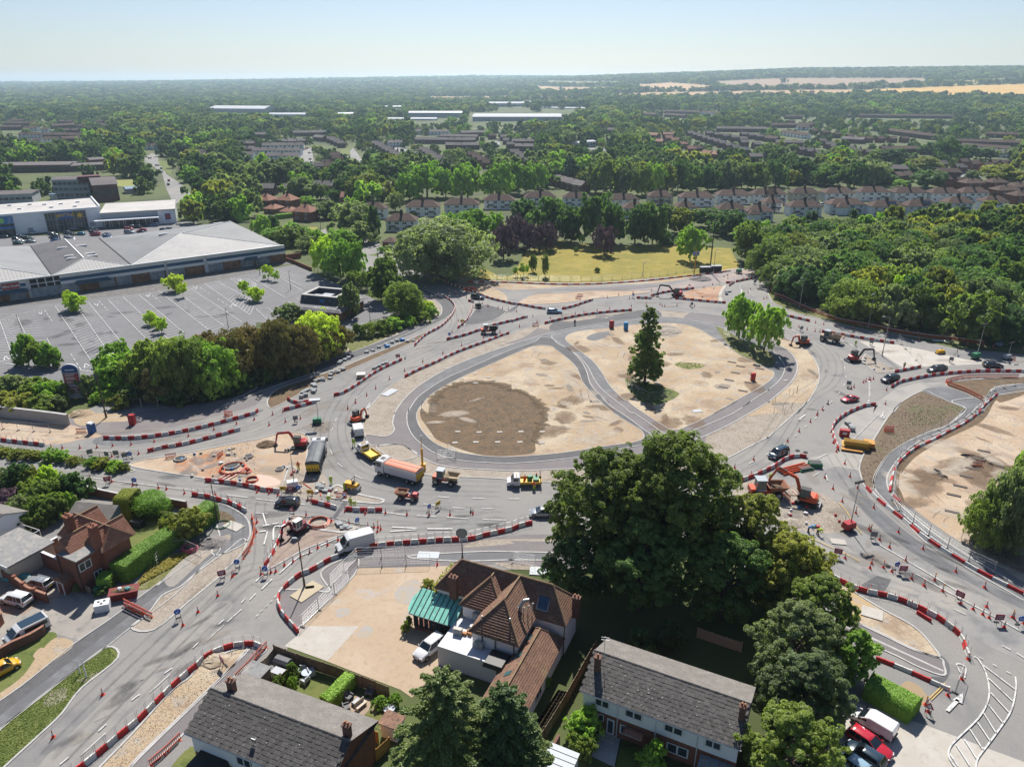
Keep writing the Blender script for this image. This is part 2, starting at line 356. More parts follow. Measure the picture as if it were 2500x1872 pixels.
flat('c1 1340,1600 1440,1500 1700,1340 1640,1300 1500,1330 1300,1420 1190,1560 1180,1628',mat('rough_verge',(.17,.17,.05),.95,[((.30,.25,.15),.8,.5,.62),((.10,.13,.035),2,.45,.6)],bump=1,bscale=4),'grass_verge')
flat('c1 1870,1230 1640,1330 1500,1440 1420,1540 1500,1600 1700,1420 1840,1310 2020,1210',M_CONCD,'footpath')
flat('c1 1880,890 2000,920 2120,1000 2160,1090 2150,1190 2060,1260 1880,1330 1830,1290 1900,1180 1870,1050',M_ASPH3,'footpath',k=True)
flat('c1 1890,950 1960,960 2030,1020 2030,1080 1950,1060 1890,1010',M_SOIL,'soil_patch');flat('c1 1620,1380 1790,1230 1880,1180 1990,1150 1960,1230 1800,1330 1700,1420',M_STONY,'soil_patch')
flat('s -60,1340 60,1330 130,1400 200,1450 270,1510 193,1563 122,1543 0,1600 -60,1620',M_CONCD,'driveway',sm=0)
flat('s -60,1400 0,1392 60,1410 100,1470 60,1500 0,1500 -60,1500',mat('brick_drive',(.36,.27,.21),.9,[((.29,.22,.18),1,.45,.6)]),'driveway',sm=0)
flat('d1 -250,800 0,690 400,500 490,545 330,700 200,870 0,1020 -250,1180',M_GRASS,'front_lawn');flat('d1 -250,1180 0,1020 200,870 330,690 480,545 640,600 430,770 190,950 0,1085 -250,1270',M_DIRT,'bare_verge')
flat('d1 285,700 360,630 440,690 350,740',M_DIRT,'bare_patch')
flat('s 310,1260 400,1230 420,1260 350,1340 300,1360',M_GRASS,'back_lawn',sm=3)
flat('s 330,1235 290,1260 300,1300 400,1235',M_GRASS,'back_lawn')
flat('d1 640,1880 860,1656 1140,1370 1480,1000 1640,880 1720,760 1900,690 2060,640 2140,650 1930,860 1700,1080 1200,1560 1080,1720 940,1880',M_DIRT,'soil_strip',k=True)
flat('d1 940,1880 1120,1700 1200,1580 1930,870 2120,650 2202,640 d2 90,650 -40,760 d1 2020,880 1620,1330 1290,1656 1100,1880',M_MAUVE,'footpath',k=True)
flat('d1 1430,1720 1640,1480 1700,1600 1800,1880 1500,1880',M_GRASS,'front_lawn')
flat('c2 860,1440 1300,1430 1700,1400 d2 1650,100 1850,250 1850,700 1500,900 1340,1060 1240,990 900,860 620,750 250,615 350,540 390,455 560,290 830,10',M_YARD,'gravel_yard',sm=0)
flat('d2 395,445 885,445 615,745 245,615 345,535',M_CONC,'concrete_apron',sm=0)
flat('d2 1200,150 1290,60 1400,60 1440,150 1400,240 1250,250 1200,200',mat('concrete_patch',(.38,.36,.34),.9,[((.42,.35,.27),.7,.45,.6)]),'repaired_patch');flat('d2 680,340 720,290 810,300 790,350 720,370',MATS['concrete_patch'],'repaired_patch');flat('d2 870,500 950,440 1010,480 960,540 890,540',MATS['concrete_patch'],'repaired_patch')
flat('c2 640,1640 480,1628 330,1628 d2 240,140 195,230 210,310 280,400 350,470 390,440 560,290 850,0 c2 875,1345 740,1370 560,1480',M_MAUVE,'footpath',k=True)
flat('c2 780,1300 1010,1240 1500,1225 1900,1200 2212,1160 c3 200,1150 700,1180 700,1450 0,1420 c2 2212,1400 1640,1420 880,1435 830,1370',M_MAUVE,'footpath')
flat('c2 1300,1340 1900,1300 2212,1300 c3 600,1320 600,1370 0,1370 c2 2212,1370 1700,1380',M_ASPH3,'footpath',k=True)
flat('c2 1940,1200 2212,1190 c3 400,1190 400,1215 0,1205 c2 2212,1230 1800,1260',M_STONY,'bare_verge')
flat('c3 0,1400 200,1420 400,1480 400,1560 0,1450 c2 2212,1450 2060,1400',M_STONY,'bare_verge')
flat('c2 270,1030 330,985 480,1000 640,1010 850,1060 995,1085 960,1115 780,1140 600,1210 400,1290 130,1440 105,1420 180,1250',mat('red_gravel',(.33,.25,.21),.93,[((.40,.31,.25),.7,.45,.65),((.25,.2,.18),8,.5,.65),((.42,.29,.12),.25,.6,.68)],bump=.5,bscale=10),'traffic_island',k=True)
flat('c2 480,1010 500,1003 640,1012 850,1060 1000,1085 960,1095 760,1130 680,1125 460,1092 455,1070',M_STONY,'traffic_island',k=True,kw=.3)
flat('c2 650,760 700,725 760,745 880,800 1080,845 1100,862 1060,880 850,865 640,828',M_STONY,'traffic_island',k=True,kw=.3)
flat('c2 690,1010 650,1015 760,860 800,865',M_ASPH2,'trench_patch',sm=0)
flat('c1 -200,20 0,45 500,110 640,130 700,170 760,200 1000,130 1400,60 2000,-30 b2 0,1400 400,1260 820,1110 830,1180 400,1330 60,1470 c1 2212,30 1700,170 1300,260 900,300 600,340 440,370 0,310 -200,290',M_MAUVE,'footpath')
flat('c1 -200,100 0,120 350,190 600,200 780,260 880,300 700,330 430,375 0,320 -200,290',M_DIRTP,'works_area')
flat('c1 640,150 800,110 950,100 1150,130 1100,170 900,180 700,210',M_DIRT,'works_area');
flat('c1 800,360 900,300 1300,295 1700,240 2212,80 c2 60,80 0,110 c1 2212,130 1800,240 1500,320 1200,370 1000,385',M_ASPH3,'road')
flat('c1 -200,390 0,395 300,430 640,480 1120,580 1100,605 700,550 350,500 0,470 -200,450',MATS['rough_verge'],'grass_verge',k=True)
flat('c1 1215,510 1500,465 2100,350 2212,330 c2 160,290 340,268 455,310 440,450 415,640 300,560 220,740 140,750 0,735 c1 2212,745 1900,690 1700,655 1150,565',M_DIRTP,'works_area',k=True)
flat('c1 1500,560 1560,520 1700,480 1860,430 1950,450 1920,560 1960,680 1780,650 1600,620',M_DIRTO,'works_area');flat('c2 10,380 80,335 170,350 160,390 50,410',M_SOIL,'soil_patch');flat('c2 0,640 100,640 200,680 190,720 0,730',mat('pink_dust',(.6,.46,.38),.95),'works_area')
flat('c2 230,700 280,530 400,640 420,640 560,620 620,700 560,830 480,860 200,760',M_STONY,'works_area')
flat('b2 105,1590 105,1530 180,1450 400,1370 700,1275 1000,1150 1300,1030 1470,955 1440,1000 1200,1110 1000,1195 700,1325 480,1425 300,1530 150,1605',M_SOIL,'soil_strip',k=True)
flat('b2 1160,520 1330,560 1480,640 1575,710 1600,760 1580,815 1490,875 1290,950 820,1130 400,1275 0,1410 b1 2202,1440 1900,1600 b2 0,1480 300,1370 600,1270 800,1200 1100,1085 1430,935 1600,855 1690,790 1705,730 1650,680 1500,610 1350,550 1280,500',M_ASPH2,'footpath',k=True)
flat('b2 1380,600 1500,660 1580,720 1592,770 1560,820 1450,880 1200,980 820,1120 825,1060 1100,990 1280,925 1450,860 1540,790 1530,730',M_STONY,'bare_verge')
flat('b2 820,1120 825,990 1000,1000 1100,960 1250,940 1100,1010',MATS['rough_verge'],'grass_verge')
flat('b2 1885,765 1960,722 2060,740 2202,785 b3 70,720 0,745 b2 2050,850 1830,895 1795,888 1850,810',M_ASPH2,'traffic_island',k=True)
flat('b3 -100,480 0,470 130,260 400,160 720,215 1000,215 1400,205 1880,235 1960,400 1700,445 1500,470 1200,490 900,515 600,528 300,520 0,510 b2 2000,500 1700,480 1750,400 1950,400',M_GRASSD,'meadow',sm=0)
flat('b2 1640,470 1800,540 2202,590 b3 0,595 400,570 800,550 1270,530 1600,480 1900,425 1900,405 1500,480 1200,500 600,530 0,515 b2 1900,500',M_DIRT,'bare_verge')
flat('b2 1900,600 2202,600 b3 0,600 600,580 1270,545 1500,535 1550,560 1000,600 500,605 200,630 50,700 b2 2130,690 2000,650',M_MAUVE,'road')
flat('b2 1700,540 1850,550 2050,580 2150,640 2140,690 1950,640 1800,600',M_DIRT,'works_area')
flat('b3 60,700 180,635 400,620 700,600 1000,600 1300,585 1000,640 720,665 400,708 100,715',M_DIRTP,'traffic_island',k=True)
flat('b3 1000,598 1300,560 1560,500 1750,440 2040,405 2120,440 1900,510 1540,575 1300,600',mat('planings_pink',(.33,.28,.27),.93,[((.42,.34,.28),.2,.5,.62),((.26,.23,.23),3,.5,.65)],bump=.5,bscale=5),'works_area')
flat('b3 1380,640 1480,615 1600,580 1830,555 1790,620 1785,660 1810,690 1600,680',M_DIRTO,'works_area')
flat('b3 1840,555 1820,590 1800,640 1815,695 1790,693 1775,650 1795,590 1830,550',M_CONC,'concrete_kerb_line')
CI=flat('b2 1275,1345 1500,1245 1750,1140 2000,1045 2202,965 b3 100,925 260,885 500,835 800,790 1060,768 1270,768 1540,788 1800,820 2100,880 2202,920 b4 110,990 200,1030 290,1070 360,1130 420,1230 440,1320 425,1410 360,1530 250,1656 c4 340,0 180,150 0,310 c3 2212,310 2000,420 1820,512 1740,545 1600,620 1400,680 1000,720 400,700 0,690 c2 2150,672 1950,660 1470,635 1280,570 1060,490 980,400 935,290 925,180 950,70 1000,0 b2 960,1620 1040,1530 1130,1440',M_STONY,'central_island',k=True)
flat('b2 2202,1062 2000,1130 1800,1205 1620,1285 1450,1385 1350,1460 1260,1550 1190,1656 c2 1200,100 1180,190 1195,250 1120,305 950,290 980,370 1050,385 1240,370 1310,400 1400,465 1550,540 1740,575 2000,590 2212,600 c3 330,590 800,560 1300,470 1530,350 1680,295 1900,190 2212,10 b4 0,1560 120,1460 210,1370 250,1280 240,1200 190,1130 80,1060 0,1010 b3 2100,960 1820,895 1600,865 1500,840 1270,825 1000,850 700,890 400,945 200,1000',M_MAUVE,'footpath',k=True)
flat('b3 -60,1060 100,1000 205,930 235,922 400,945 500,930 200,1010',M_MAUVE,'footpath');flat('b3 380,860 560,860 1090,770 1250,770 1270,828 1000,853 700,892 560,915 420,945 320,930',M_ASPH2,'footpath');flat('b3 1540,790 1700,800 1850,835 1850,900 1600,866 1480,835',M_MAUVE,'footpath')
flat('c3 1530,350 1680,295 1660,390 1820,510 1740,545 1600,560 1400,480',M_MAUVE,'footpath',sm=0)
flat('c3 -20,605 330,595 600,620 600,680 0,670 c2 2212,668 1950,655 1760,585 2000,605',M_STONY,'bare_verge')
flat('c2 1040,390 1240,372 1310,402 1400,465 1280,508 1160,480',M_STONY,'bare_verge',k=True)
flat('c3 1682,298 1900,195 2212,12 2260,0 b4 150,1656 30,1570 130,1465 225,1380 260,1290 250,1200 195,1120 90,1060 110,1000 200,1035 290,1075 355,1135 412,1230 432,1320 418,1405 352,1525 245,1645 c4 335,0 180,145 0,300 c3 2212,305 2000,412 1822,506 1655,392',M_DIRT,'bare_verge',sm=3)
flat('b2 2202,1062 2000,1130 1800,1205 1620,1285 1450,1385 1480,1440 1640,1350 1800,1280 2000,1190 2202,1110 b3 300,1000 500,960 800,905 1000,870 1270,845 1480,860 1640,890 1760,925 1900,1000 1930,985 1830,905 1700,875 1500,840 1270,825 1000,850 700,890 400,945 200,1000',M_ASPH3,'cycle_path')
flat('b2 2202,1105 2000,1190 1800,1280 1640,1350 1480,1450 1380,1530 1310,1640 c2 1325,60 1305,110 1310,200 1350,290 1430,370 1550,450 1750,510 2000,530 2212,535 c3 300,515 700,465 1000,400 1150,375 1215,360 1225,330 1190,280 1130,240 1000,140 850,40 770,-40 b3 830,1560 720,1460 670,1390 640,1290 590,1200 500,1110 400,1060 340,1010 250,1000 190,1040',M_ASPH2,'cycle_path',k=True,kw=.14)
flat('b3 340,990 400,1050 500,1110 580,1170 650,1250 690,1330 740,1410 830,1500 950,1590 1030,1656 c3 1050,100 1200,200 1300,270 1370,300 1450,300 1560,255 1900,110 2060,0 b3 1980,1600 2202,1455 b4 0,1455 90,1380 140,1290 130,1220 60,1130 0,1090 b3 2100,1030 1960,1000 1830,930 1700,890 1640,880 1480,850 1270,838 1000,862 700,910 440,960',M_ASPH3,'cycle_path',k=True,kw=.14)
flat('b3 190,1075 330,1075 380,1110 450,1160 520,1220 570,1290 600,1370 650,1440 720,1520 880,1656 c3 1000,180 1125,262 1105,340 800,390 400,450 0,480 c2 2000,475 1800,450 1650,410 1530,350 1450,270 1400,190 1390,100 1450,0 b2 1420,1590 1500,1500 1640,1410 1800,1330 2000,1240 2202,1150',M_DIRT,'island_earth',k=True,kw=.1)
flat('b2 1480,1656 1500,1560 1580,1480 1700,1410 1900,1385 2080,1400 2202,1450 b3 90,1470 230,1560 265,1610 210,1656 c3 270,60 280,160 240,240 200,350 190,440 0,470 c2 2000,470 1850,440 1700,390 1560,330 1520,280 1470,210 1420,130 1430,60',M_SOIL,'topsoil_heap')
flat('b3 460,1015 560,950 840,920 1000,895 1270,880 1450,885 1600,925 1700,985 1800,1045 1900,1115 2000,1175 2150,1250 2202,1275 b4 40,1290 50,1330 0,1385 b3 2100,1450 1900,1560 1740,1656 c3 1940,0 1700,130 1550,200 1440,245 1370,245 1290,200 1180,130 1060,50 1000,0 b3 970,1540 900,1480 830,1400 770,1300 700,1210 600,1130',M_DIRT,'island_earth',k=True,kw=.1)
flat('b3 1750,905 1850,950 1960,1010 2100,1060 2202,1120 b4 60,1180 40,1250 b3 2150,1240 2000,1170 1900,1110',MATS['rough_verge'],'grass_patch')
flat('b3 640,1010 700,970 830,950 820,990 720,1030',M_ASPH3,'gravel_patch');flat('b3 1280,930 1350,895 1450,930 1420,990 1300,1000',M_STONY,'gravel_patch')
flat('b3 1400,1240 1440,1215 1600,1225 1660,1240 1620,1265 1500,1275',mat('grass_thin',(.30,.27,.13),.95,[((.16,.18,.06),.9,.45,.6)]),'grass_patch');flat('b3 980,1350 1100,1370 1400,1460 1420,1510 1250,1580 1120,1560 1000,1450',M_GRASS,'grass_patch')
flat('b4 0,600 40,650 120,690 250,760 400,820 860,930 1280,1010 1900,1090 2202,1140 2202,1060 1900,900 30,500',M_GARDEN,'wood_floor',sm=0)
flat('b4 0,610 20,660 60,710 250,790 420,830 860,940 1400,1015 1300,1000 860,915 300,740 80,640 40,580',MATS['rough_verge'],'grass_verge',k=True)
flat('b4 780,1030 1120,1065 1350,1110 1700,1190 2202,1240 1900,1225 1600,1240 1340,1252 1180,1275 1000,1160',M_CONC,'concrete_hardstanding',sm=0)
flat('b4 590,1010 640,1030 780,1110 900,1180 1080,1280 1010,1300 930,1300 860,1250 810,1200 830,1140 760,1090',M_STONY,'dug_out_reserve',k=True)
flat('c4 -40,560 60,560 450,600 600,560 800,600 770,560 c4 1050,110 1150,0 b4 1330,1450 1500,1390 1300,1390 1100,1440 930,1560 900,1656 c4 950,30 800,60 700,120 600,250 640,430',mat('concrete_road',(.36,.34,.31),.9,[((.29,.28,.27),.2,.45,.62)]),'road',sm=0)
flat('b4 1070,1656 1135,1565 1330,1460 1440,1500 1560,1555 1690,1610 1640,1660 c4 1705,65 1560,200 1400,260 1200,350 1050,450 950,580 910,680 920,750 840,740 800,640 790,560 830,450 900,350 1040,130 1150,10',M_SOILG,'planting_bed',k=True)
flat('c4 1590,-5 1710,65 1560,205 1400,265 1200,355 1050,455 955,585 915,680 925,760 1000,850 1200,1060 1400,1250 1700,1430 2050,1628 2212,1720 2300,1700 2212,1628 1700,1320 1400,1120 1200,950 1060,800 1025,680 1060,590 1150,470 1300,350 1500,260 1700,150 1840,20 b4 1850,1600 1950,1440 2300,1400 2300,1440 1960,1500',M_ASPH3,'footpath',k=True)
flat('b4 1330,1460 1440,1430 1520,1425 1850,1550 1830,1640 1690,1610 1500,1530',M_ASPH3,'footpath')
flat('b4 1530,1410 1700,1370 2202,1340 2300,1340 2300,1390 2202,1400 1950,1430 1850,1540 1700,1480',M_SOIL,'dug_out_verge',k=True)
flat('c4 1910,40 1840,110 1500,290 1260,430 1130,570 1080,700 1110,800 1300,960 1500,1110 1700,1240 2212,1565 2500,1750 2500,0 b4 2300,1440 2202,1460 2050,1500 1950,1540',M_DIRTP,'cleared_earth')
flat('c4 1910,30 1800,140 1500,285 1250,425 1120,570 1070,700 1100,800 1180,880 1150,780 1110,700 1170,600 1290,470 1530,330 1850,170 1960,0 b4 2010,1560 2202,1490 2202,1445 1960,1510',M_SOIL,'soil_strip')
flat('c4 -60,650 0,720 230,730 480,800 620,900 700,1030 700,1110 520,1140 300,1120 100,1080 0,1060 -200,1000 c3 1900,800 2000,700',M_STONY,'works_area',sm=2)
flat('c4 310,1130 700,1170 780,1110 1000,1250 1200,1340 2212,1850 d4 2202,760 1780,560 1500,420 1200,230 900,60 c4 700,1400 330,1250',mat('asphalt_mix',(.27,.265,.26),.9,[((.34,.32,.29),.12,.45,.62),((.19,.19,.195),.3,.5,.66)]),'road',sm=0)
flat('d4 800,90 940,10 1060,45 1010,140 900,160',M_ASPH2,'road_patch',sm=0)
flat('c4 760,740 830,760 870,830 1000,960 1200,1130 1600,1420 2000,1628 d4 2202,230 2202,300 1700,50 c4 1400,1400 1000,1120 700,800',M_ASPH3,'road')
flat('d4 480,20 610,60 760,165 1000,310 1170,400 1290,480 1400,600 1470,715 1250,640 1000,520 830,440 660,370 540,200',M_DIRT,'bare_verge',k=True)
flat('d4 620,360 830,450 1000,530 1250,650 1475,720 1510,780 1510,870 1300,800 1100,700 850,590 640,480',M_MAUVE,'footpath',k=True)
flat('d4 640,440 1505,835 1510,825 645,425',M_KERB,'kerb_edging',sm=0)
flat('d4 640,200 700,140 820,220 900,270 860,340 760,380 660,330',mat('sandy_patch',(.48,.34,.17),.95,[((.42,.34,.26),.8,.45,.6)]),'sand_patch');
flat('d4 1180,920 1300,960 1370,1060 1330,1130 1100,1060',mat('dead_grass',(.36,.27,.17),.95),'grass_verge')
flat('d4 1480,700 1550,760 1560,850 1500,930 1400,880 1520,870',M_ASPH2,'road_patch')
flat('d4 700,1080 1180,1240 1370,1300 1900,1500 2500,1720 2500,2100 300,2100 500,1500',M_CONC,'forecourt',sm=0)
flat('b1 -150,760 480,690 1500,580 2202,430 b2 330,375 480,440 750,560 900,620 1040,680 1270,800 1000,850 830,930 600,900 0,870 b1 2202,930 1500,1050 900,1290 960,1380 380,1390 -150,1340',M_PARK,'car_park',sm=0)
flat('b1 -150,640 0,620 700,560 1500,440 2202,290 b2 300,340 b2 300,370 0,400 b1 2202,440 1500,590 480,700 -150,760',mat('dirty_paving',(.15,.145,.14),.9,[((.25,.24,.22),.5,.5,.7)]),'pavement',sm=0)
flat('a1 -150,1486 -150,1420 600,1390 900,1320 1500,1290 1700,1270 1700,1380 900,1470 500,1520',M_PARK,'car_park',sm=0)
flat('a1 1250,720 1310,690 1365,700 1370,760 1440,870 1560,950 1650,1040 1640,1080 1500,1130 1440,1000 1400,860 1310,790 1250,760',M_ASPH,'road',sm=0)
flat('a1 1365,750 1460,760 1490,890 1400,830',M_GRASS,'grass_verge',sm=0);flat('a1 970,920 1140,910 1210,960 1100,980 980,970',mat('far_lawn',(.25,.26,.07),.95),'lawn',sm=0)
flat('b2 960,290 1100,270 1220,280 1225,310 1150,330 1060,310',M_GRASS,'grass_verge',sm=0);flat('b2 1040,290 1150,265 1190,300 1090,320',M_ASPH,'driveway',sm=0)
flat('a2 350,1330 530,1325 530,1390 420,1380',M_GRASSD,'lawn',sm=0);flat('a2 470,1390 600,1340 620,1390 530,1430',M_ASPH,'road',sm=0)
for s_ in('a2 370,680 480,640 500,760 400,790','a2 760,720 840,640 900,720 950,820 880,800 840,730','a2 1180,640 1290,640 1360,780 1230,700','a3 510,650 640,640 820,650 820,680 520,690','a2 2010,570 2100,560 2110,620 2020,620','a2 2040,660 2120,680 2130,780 2050,760','a4 1650,860 1800,790 1850,900 1700,960'):
 flat(s_,M_ASPH,'road',sm=0)
for s_ in('a2 720,660 800,640 820,710 730,700','a2 780,730 860,730 870,790 790,770','a3 250,700 330,720 280,740 240,720'):
 flat(s_,M_GRASS,'lawn',sm=0)
struct(link('kerb',KERB,M_KERB))
ZS=.03+LAYER[0]+.004
def rnd_in(spec,n,a0,a1,asp,rot=None):
 p=ZL(spec);x0=min(q[0]for q in p);x1=max(q[0]for q in p);y0=min(q[1]for q in p);y1=max(q[1]for q in p);o=[]
 while len(o)<n:
  x=RU(x0,x1);y=RU(y0,y1)
  if inpoly(x,y,p):a=RU(a0,a1);o.append((x,y,a,a*RU(*asp),RU(0,PI)if rot is None else rot+RU(-.25,.25)))
 return o
_isR='b3 460,1015 1000,895 1600,925 2150,1250 2100,1450 c3 1500,230 1290,200 b3 900,1480 600,1130';_isL='b3 190,1075 500,1200 720,1520 c3 1050,230 800,390 300,440 280,60';_E='c4 1960,80 1130,600 1110,790 1400,1020 1900,1370 2212,1560 2212,0'
stains('earth_stain',alphamat('stain_brown',(.25,.175,.12),.25,.5,.75),rnd_in(_isR,22,2,7,(.25,.8))+rnd_in(_isL,16,2,6,(.25,.8))+rnd_in(_E,22,2,8,(.2,.7)),ZS)
stains('earth_stain',alphamat('stain_pale',(.62,.54,.44),.3,.6,.7),rnd_in(_isR,18,1.5,6,(.25,.8))+rnd_in(_isL,14,1.5,6,(.25,.8))+rnd_in(_E,16,2,7,(.2,.7))+[(*W2('c2',1720,110),5,2.4,.2),(*W2('c2',1830,160),3.4,1.2,2.6),(*W2('c2',1560,180),3,1,.1)],ZS+.013)
stains('earth_stain',alphamat('stain_grey',(.30,.28,.26),.3,.7,.7),rnd_in(_isR,8,1.5,4,(.3,.8))+rnd_in(_isL,6,1.5,4,(.3,.8))+rnd_in('c1 1500,480 2100,360 2212,380 2212,740 1500,600',12,1,4,(.3,.8))+rnd_in('c4 0,750 480,810 690,1030 500,1120 0,1050',9,1,3,(.3,.8)),ZS+.026)
stains('road_stain',alphamat('road_dust',(.38,.33,.28),.5,.4,.5),rnd_in('c2 200,100 900,0 700,500 1000,800 600,900 100,700',18,2,6,(.3,.7))+rnd_in('c4 0,560 800,560 900,900 1500,1600 700,1500 300,1100',22,2,6,(.2,.6))+rnd_in('c1 0,300 2200,100 2200,300 1200,500 0,480',12,2,6,(.2,.5),0)+rnd_in('b3 0,600 1500,560 2100,420 1900,700 300,830',14,3,8,(.2,.5),0)+rnd_in('b4 700,1000 2200,1200 2200,1280 900,1300',12,2,6,(.2,.6),0)+rnd_in('b2 500,1500 1600,1000 2200,800 2200,950 1300,1300 900,1656',12,2,6,(.2,.4),.6)+rnd_in('d1 300,1656 1900,200 2202,200 900,1500',4,1.2,4,(.15,.4),.75),ZS+.036)
stains('road_stain',alphamat('road_oil',(.10,.10,.105),.45,.5,.5),rnd_in('b1 0,900 2200,560 2200,800 900,1200',26,2,7,(.2,.6))+rnd_in('c2 0,950 2200,900 2200,1100 200,1300',14,1.5,5,(.15,.4),0)+rnd_in('b4 0,950 700,1200 600,1650 100,1650',12,2,5,(.2,.5))+rnd_in('c4 800,900 2200,1600 1200,1600 700,1300',14,2,6,(.15,.35),-.75)+rnd_in('d1 300,1656 1900,200 2202,200 900,1500',12,1.2,4,(.12,.35),.75)+rnd_in('c1 0,490 2200,700 2200,800 600,700',10,2,5,(.15,.4),-.1),ZS+.052)
stains('topsoil_edge',alphamat('soil_edge',(.165,.122,.078),.15,.8,.95),[(a,b,RU(1.5,3),RU(.8,1.8),RU(0,3))for a,b in resample(smooth(ZL('b2 1520,1560 1580,1480 1700,1410 1900,1385 2080,1400 2202,1450 b3 90,1470 230,1560 265,1610 c3 270,60 280,160 240,240 200,350'),4),1.6)],ZS+.078)
stains('chalk_spoil',alphamat('chalk',(.55,.47,.39),.25,1.2,.6),[(*W2('c2',1720,110),4.6,2.4,.2),(*W2('c2',1830,170),3.4,1,2.6),(*W2('c2',1540,190),3,.9,.1),(*W2('b2',1900,1540),3.5,.7,.6)],ZS+.084)
_lane=['b2 1300,500 1560,600 1680,700 1730,800 1700,930 1500,1050 1100,1230 850,1400 720,1560 c2 640,200 660,400 800,600 1100,720 1500,760 2212,780','c2 2212,960 1700,960 1100,930 500,860 0,790 c1 1500,770 800,650 0,530','c3 1900,640 2212,450 b4 300,1560 520,1400 580,1250 500,1100 300,980 60,830 b3 1700,730 1300,680 900,700 400,800 b2 2202,900 1600,1080 1200,1260','c4 560,420 700,640 900,900 1200,1180 1700,1500 d4 2202,330','d1 500,1656 1000,1150 1500,650 2100,50 c2 200,1530 500,1260 900,1190 1500,1150 2212,1020','d1 380,1656 900,1130 1400,640 2000,60 c1 2180,1400 2200,900 c2 60,900','c1 0,440 600,470 1300,440 2200,260 b2 500,1560 900,1430','b4 880,1340 1200,1330 2202,1270','c4 300,1200 700,1420 1400,1656','b2 1250,490 960,310 880,220']
_mk=[]
for s_ in _lane:
 p=ZL(s_)
 for o in(-1.7,-.2,1.6,3.2):
  q=smooth(p,4);_mk.append([(q[k][0]-o*(q[min(k+1,len(q)-1)][1]-q[max(k-1,0)][1])/max(.1,math.dist(q[min(k+1,len(q)-1)],q[max(k-1,0)])),q[k][1]+o*(q[min(k+1,len(q)-1)][0]-q[max(k-1,0)][0])/max(.1,math.dist(q[min(k+1,len(q)-1)],q[max(k-1,0)])))for k in range(len(q))])
strips('tyre_track',alphamat('track_dark',(.16,.158,.158),.15,.35,.27),_mk,.55,ZS+.068)
_rt=[]
for _ in range(26):
 x,y,a,b,r=rnd_in(random.choice([_isR,_isL,_E]),1,3,8,(1,1))[0]
 for o in(-.8,.8):_rt.append([(x-a*cos(r)-o*sin(r),y-a*sin(r)+o*cos(r)),(x-(o+.6)*sin(r),y+(o+.6)*cos(r)),(x+a*cos(r)-o*sin(r),y+a*sin(r)+o*cos(r))])
strips('tyre_rut',alphamat('rut_brown',(.26,.19,.135),.15,.6,.6),_rt,.3,ZS+.078)
class Lines:
 def __init__(s):s.mb=MB()
 def seg(s,a,b,w=.12,z=.5):
  a=Vector(a[:2]);b=Vector(b[:2]);d=(b-a)
  if d.length<.01:return
  d.normalize();n=Vector((-d.y,d.x))*w/2
  s.mb.add([(*(a-n),z),(*(b-n),z),(*(b+n),z),(*(a+n),z)],[(0,1,2,3)])
 def dash(s,pts,on,off,w=.12,z=.5):
  q=resample([tuple(p[:2])for p in pts],.5);k=int(on/.5);m=int((on+off)/.5)
  for i in range(0,len(q)-1,m):
   for j in range(i,min(i+k,len(q)-1)):s.seg(q[j],q[j+1],w,z)
ZM=ZS+.09
WL=Lines();PL=Lines()
def wl(spec,w=.12,L=WL):
 p=smooth(ZL(spec),4)
 for a,b in zip(p,p[1:]):L.seg(a,b,w,ZM)
def wd(spec,on=2,off=4,w=.12,L=WL):L.dash(smooth(ZL(spec),4),on,off,w,ZM)
def bays(spec,n=None,long=(0,1)):
 a,b,c,d=ZL(spec)
 A,B,C,D=map(Vector,(a,b,c,d))
 if 0 in long:PL.seg(a,b,.12,ZM)
 if 1 in long:PL.seg(c,d,.12,ZM)
 n=n or max(2,int((B-A).length/2.45))
 for i in range(n+1):PL.seg(A.lerp(B,i/n),C.lerp(D,i/n),.1,ZM)
bays('b1 -150,800 -40,1230 140,805 290,1240',long=(1,));bays('b1 0,860 125,1215 140,805 275,1190');bays('b1 140,805 235,1010 290,780 405,1010',long=(0,));bays('b1 235,1010 310,1190 405,1010 480,1160',long=(0,1))
bays('b1 475,735 800,1230 640,700 945,1150');bays('b1 640,700 945,1150 760,700 1080,1090',long=(1,))
bays('b1 930,680 1290,1050 1060,655 1440,1010');bays('b1 1060,655 1440,1010 1200,640 1590,970',long=(1,))
bays('b1 1360,600 1810,950 1490,590 1930,905');bays('b1 1490,590 1930,905 1640,580 2080,870',long=(1,))
bays('b1 1760,540 2150,810 1870,520 2202,700',long=(0,1));bays('b1 1985,500 2202,640 2150,500 2202,540',long=(0,))
bays('b2 -20,500 250,660 180,470 400,600');bays('b2 120,430 400,560 200,410 480,540',long=(0,));bays('b2 0,760 100,850 110,750 180,830')
for s_ in('b1 385,770 450,865','b1 850,690 930,775','b1 1280,620 1385,700','b1 1690,555 1805,630','b1 2060,495 2202,575','b1 1870,670 1955,725','b1 610,1145 695,1280'):wd(s_,2.5,1.5,.14,PL)
for s_ in('b1 290,780 385,770','b1 760,705 850,690','b1 1200,635 1280,620','b1 1600,568 1690,555','b1 1985,505 2060,495','b1 1970,735 2005,760','b1 2005,760 2095,740','b1 690,1285 800,1300','b1 0,1215 130,1235','b2 720,620 860,700','b2 900,890 1200,820','b2 1070,850 1180,790'):wd(s_,.8,.4,.2,PL)
def tri(spec,L=PL):
 p=ZL(spec)
 for i in range(len(p)):L.seg(p[i],p[(i+1)%len(p)],.22,ZM)
for s_ in('b1 810,715 845,712 838,735','b1 330,790 360,787 352,808','b1 1252,642 1285,638 1278,658','b1 1660,572 1695,568 1690,587','b1 2040,510 2075,506 2068,522','b1 1985,738 2030,735 2002,715','b1 35,1200 80,1195 48,1160','b1 725,1268 772,1252 735,1228'):tri(s_)
